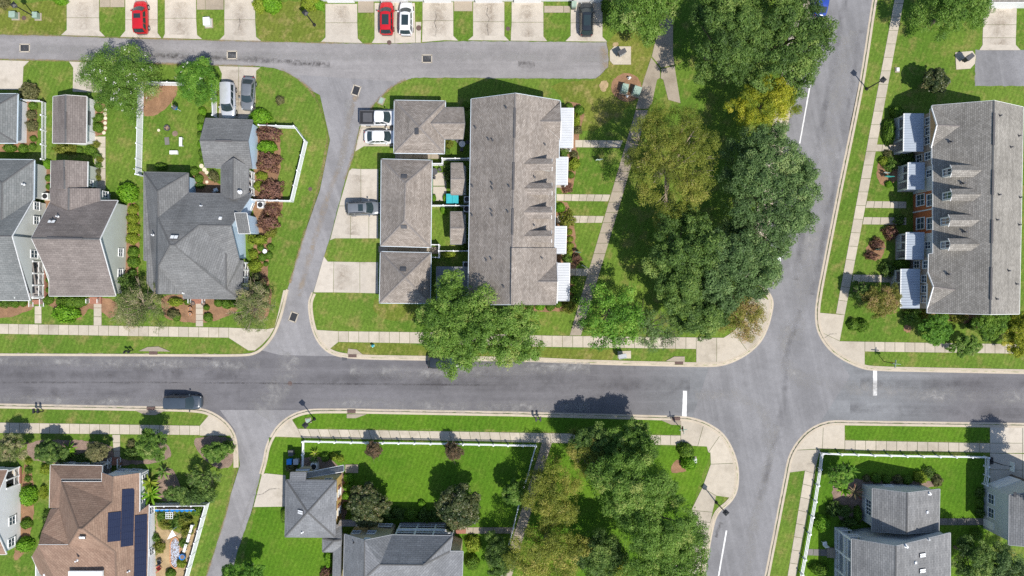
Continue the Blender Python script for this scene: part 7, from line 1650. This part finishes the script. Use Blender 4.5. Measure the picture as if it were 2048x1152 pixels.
shrubs('green bush', 'under the eave of the brown roofed house', [(120, 604, 9), (137, 606, 13), (155, 605, 10), (166, 603, 8)], 'the left')
shrubs('low bush', 'below the leftmost house', [(-8, 607, 9), (10, 607, 8, 'mid'), (28, 607, 8), (45, 606, 7)], 'the left')
shrubs('green bush', 'left of the grey house steps', [(350, 604, 14, 'lime', 8), (374, 604, 6), (345, 628, 12, 'brownish', 9), (352, 634, 8)], 'the top')
shrubs('dark green bush', 'right of the grey house steps', [(436, 606, 8), (452, 608, 9), (466, 607, 8), (412, 615, 6), (415, 635, 9)], 'the top')
shrubs('bush', 'at the uppermost porch of the middle townhouse', [(1138, 212, 7), (1159, 220, 10), (1152, 240, 8, 'lime', 13), (1155, 260, 8, 'brownish', 10)])
shrubs('bush', 'at the second porch of the middle townhouse', [(1127, 305, 9, 'mid'), (1148, 310, 8, 'brownish'), (1148, 328, 11, 'lime', 13), (1142, 350, 7), (1134, 375, 9, 'maroon')])
shrubs('bush', 'between the paired walks and the third porch', [(1121, 415, 9, 'vivid'), (1134, 440, 15, 'olive')])
shrubs('small lime bush', 'along the third porch of the middle townhouse', [(1139, 464, 6, 'lime'), (1140, 478, 6, 'lime'), (1140, 492, 6.5, 'lime'), (1139, 505, 6.5, 'lime')])
shrubs('bush', 'around the lowest porch of the middle townhouse', [(1134, 518, 9, 'mid'), (1153, 517, 10, 'maroon'), (1148, 560, 8), (1148, 580, 8), (1146, 600, 8, 'mid')])
shrubs('bush', 'below the end wall of the middle townhouse', [(1060, 613, 8), (1080, 612, 9, 'vivid'), (1100, 612, 9), (1116, 608, 8), (1138, 612, 13, 'olive')], 'the left')
shrubs('round bush', 'behind the upper corner of the middle townhouse', [(932, 211, 8)])
shrubs('courtyard plant', 'behind the garages', [(898, 288, 7, 'olive', 10), (893, 302, 6, 'mid'), (896, 335, 8, 'oak'), (896, 352, 8, 'oak', 12), (868, 396, 4, 'vivid', 8), (890, 396, 4, 'vivid', 8), (887, 421, 6, 'vivid', 8), (912, 418, 8), (928, 495, 8), (897, 508, 12, 'lime', 7)])
shrubs('bush', 'beside the uppermost right porch', [(1796, 223, 13), (1781, 262, 11, 'hedge', 24)])
shrubs('flowering plant', 'between the upper right porches', [(1768, 322, 9, 'lime'), (1783, 328, 12, 'mid'), (1776, 308, 8, 'brownish'), (1815, 317, 12, 'oak'), (1778, 368, 7, 'vivid')])
shrubs('dark purple bush', 'on the right townhouse lawn', [(1783, 465, 13, 'maroon'), (1755, 489, 12, 'maroon'), (1745, 512, 12, 'maroon', 8)])
shrubs('dark bush', 'in the shade of the right townhouse', [(1806, 528, 14), (1800, 440, 10, 'oak'), (1775, 540, 13, 'oak')])
shrubs('clipped round bush', 'on the right corner lawn', [(1708, 649, 11, 'hedge'), (1726, 651, 12, 'hedge')], 'the left')
shrubs('bush', 'below the right townhouse end', [(1825, 630, 16, 'mid', 11), (1852, 628, 9, 'olive'), (1888, 632, 12, 'hedge'), (1918, 636, 14, 'olive', 10), (1945, 650, 9, 'oak'), (2008, 648, 12, 'mid'), (2035, 640, 13, 'mid')], 'the left')
shrubs('bush', 'behind the ochre garage', [(667, 913, 7, 'lime'), (680, 918, 8, 'lime', 7), (650, 915, 9), (582, 935, 10, 'brownish')], 'the right')
shrubs('bright clipped bush', 'along the ochre wall', [(696, 957, 10, 'vivid', 9), (694, 974, 9, 'vivid', 8), (693, 992, 9, 'vivid', 8), (691, 1012, 7, 'hedge')])
shrubs('narrow dark bush', 'left of the ochre garage', [(566, 1032, 5, 'hedge', 14)])
shrubs('shaded bush', 'in front of the white porch', [(770, 1032, 14, 'oak', 10), (797, 1028, 14, 'oak', 11), (822, 1030, 13), (843, 1008, 8, 'vivid'), (848, 1032, 12, 'oak'), (872, 1030, 12, 'oak'), (948, 1036, 13, 'hedge')], 'the left')
shrubs('lime hedge', 'at the right of the khaki house', [(945, 1090, 14, 'lime', 17), (944, 1126, 13, 'hedge', 16)])
shrubs('hedge', 'beside the breezeway', [(656, 1118, 8, 'vivid', 17), (652, 1146, 12, 'maroon', 9)])
shrubs('clipped bush', 'above the lower right grey house', [(1734, 957, 7, 'brownish'), (1753, 957, 10), (1774, 959, 9), (1796, 959, 9, 'brownish'), (1816, 960, 9), (1842, 955, 12, 'lime'), (1857, 945, 10, 'oak'), (1876, 962, 12, 'brownish', 9)], 'the left')
shrubs('dark bush', 'left of the lower right grey house', [(1717, 1030, 7, 'hedge', 17), (1700, 1045, 14, 'oak', 9), (1690, 1022, 12, 'oak'), (1668, 1018, 13, 'oak')])
shrubs('bright round bush', 'inside the lower right fence', [(1647, 1049, 16, 'vivid', 15), (1640, 1140, 18, 'hedge', 12)])
shrubs('dark round bush', 'beside the right garage wall', [(1961, 985, 8, 'oak'), (1961, 1006, 8), (1961, 1026, 8, 'oak'), (1955, 1070, 12)])
shrubs('big round bush', 'on the lower corner lawn of the crossing', [(1373, 902, 17, 'hedge', 15)]); shrubs('low green bush', 'below the round corner bush', [(1379, 927, 16, 'vivid', 14)])
shrubs('small bush', 'beside the porch of the white house at lower left', [(56, 922, 6, 'lime'), (56, 940, 6, 'mid'), (55, 958, 6, 'mid')])
shrubs('large green bush', 'beside the white wall at lower left', [(53, 993, 15, 'vivid', 21), (51, 1048, 10), (47, 1090, 15, 'vivid', 16)])
shrubs('yellow green bush', 'left of the solar roof', [(90, 938, 10, 'lime'), (85, 985, 6, 'lime', 14), (92, 1035, 6, 'oak', 14)])
shrubs('bush', 'before the porch of the solar house', [(128, 915, 13, 'oak'), (160, 918, 14, 'oak', 9), (185, 920, 13, 'mid', 9), (265, 905, 16, 'oak', 11), (262, 888, 8, 'brownish')], 'the left')
shrubs('plant', 'inside the sandy garden', [(322, 1032, 9, 'mid'), (330, 1048, 10, 'olive', 8), (352, 1045, 12, 'mid', 9), (370, 1040, 14, 'olive', 9), (392, 1022, 10, 'hedge'), (310, 1075, 7, 'mid', 10), (318, 1095, 9, 'olive', 12), (366, 1087, 8, 'mid'), (362, 1126, 9, 'lime'), (340, 1148, 10), (372, 1062, 10, 'olive')])
shrubs('clipped bush', 'on the top edge left of the lane lamp', [(518, 8, 12, 'lime', 16), (541, 6, 20, 'vivid', 18)], 'the left'); shrubs('clipped bush', 'on the top edge right of the lane lamp', [(618, 2, 15, 'lime', 18), (637, 8, 11, 'vivid', 10)], 'the left')
shrubs('bush', 'on the upper left lamp island', [(3, 2, 12, 'brownish'), (120, 0, 13, 'vivid', 8)], 'the left'); shrubs('green bush', 'at the top beside the dark car', [(1215, 14, 12, 'hedge')])
shrubs('scrubby young plant', 'alone on the lawn beside the lane', [(559, 200, 8, 'brownish')]); shrubs('trailing plant', 'at the corner below the lower lane lawn', [(455, 895, 11, 'mid')])
# --- long leaved plants
def frond_plant(label, px, py, n, L, wd, kind, h, droop=.5, group='long leaved plants', name='leafy_plant', stem=.3):
    b = W(px, py, LZ); t = thing(name, label, 'plant', b, group); verts = []; faces = []; tint = []
    for i in range(n):
        a = i * 2.399 + random.uniform(-.2, .2); el = random.uniform(.25, 1.2); l = L * random.uniform(.7, 1.1); tn = random.random(); p = Vector((0, 0, h * stem)); d = Vector((math.cos(a) * math.cos(el), math.sin(a) * math.cos(el), math.sin(el)))
        side = Vector((-math.sin(a), math.cos(a), 0)); b0 = len(verts)
        for s in range(6):
            f = s / 5; w = wd * (math.sin(math.pi * min(1, f * .9 + .08)) + .05)
            verts += [p - side * w / 2 + Vector((0, 0, w * .15)), p, p + side * w / 2 + Vector((0, 0, w * .15))]; tint += [tn] * 3
            p = p + d * l / 5; d = (d + Vector((0, 0, -droop * .38))).normalized()
        for s in range(5):
            for q in (0, 1): j = b0 + s * 3 + q; faces.append((j, j + 1, j + 4, j + 3))
    me = bpy.data.meshes.new('fronds'); me.from_pydata([tuple(v) for v in verts], [], faces); at = me.attributes.new('tint', 'FLOAT', 'POINT'); at.data.foreach_set('value', tint); me.materials.append(LM[kind])
    o = bpy.data.objects.new('fronds', me); C.link(o); o.parent = t
    MB().tube([b, b + Vector((0, 0, h * stem + .1))], [.12, .08], 7).build('stem', M['bark_pale'], t); return t
frond_plant('upper bright banana plant beside the solar house wall', 306, 962, 16, 1.7, .30, 'lime', 2.2); frond_plant('lower bright banana plant beside the solar house wall', 309, 985, 18, 1.8, .30, 'vivid', 2.2); frond_plant('small bright banana plant at the fence corner', 297, 1000, 10, 1.1, .22, 'lime', 1.6)
frond_plant('bright fern like plant left of the solar house walk', 144, 896, 16, 1.3, .22, 'vivid', 1.2); frond_plant('pale spiky yucca behind the ochre garage', 632, 906, 22, .85, .10, 'lime', 1.1, .25); frond_plant('green spiky plant below the pale yucca', 630, 917, 18, .8, .10, 'mid', .8, .25)
tree('small feathery green tree inside the lower right fence', 1678, 950, 28, 24, 2.0, 1.2, 'bright', .9, (.34, .08), 150, (.35, .55), branchy=4); frond_plant('red tipped spiky shrub beside the small feathery tree', 1706, 982, 44, 1.5, .08, 'flowerred', 1.2, .3); frond_plant('dark leafy clump above the small feathery tree', 1699, 940, 18, 1.2, .22, 'bright', 1.2, .4)
frond_plant('bright sprawling plant below the small feathery tree', 1683, 978, 20, 1.1, .26, 'vivid', 1.0, .5); frond_plant('tall leafy plant above the banana plants', 332, 942, 14, 1.2, .22, 'mid', 1.4)
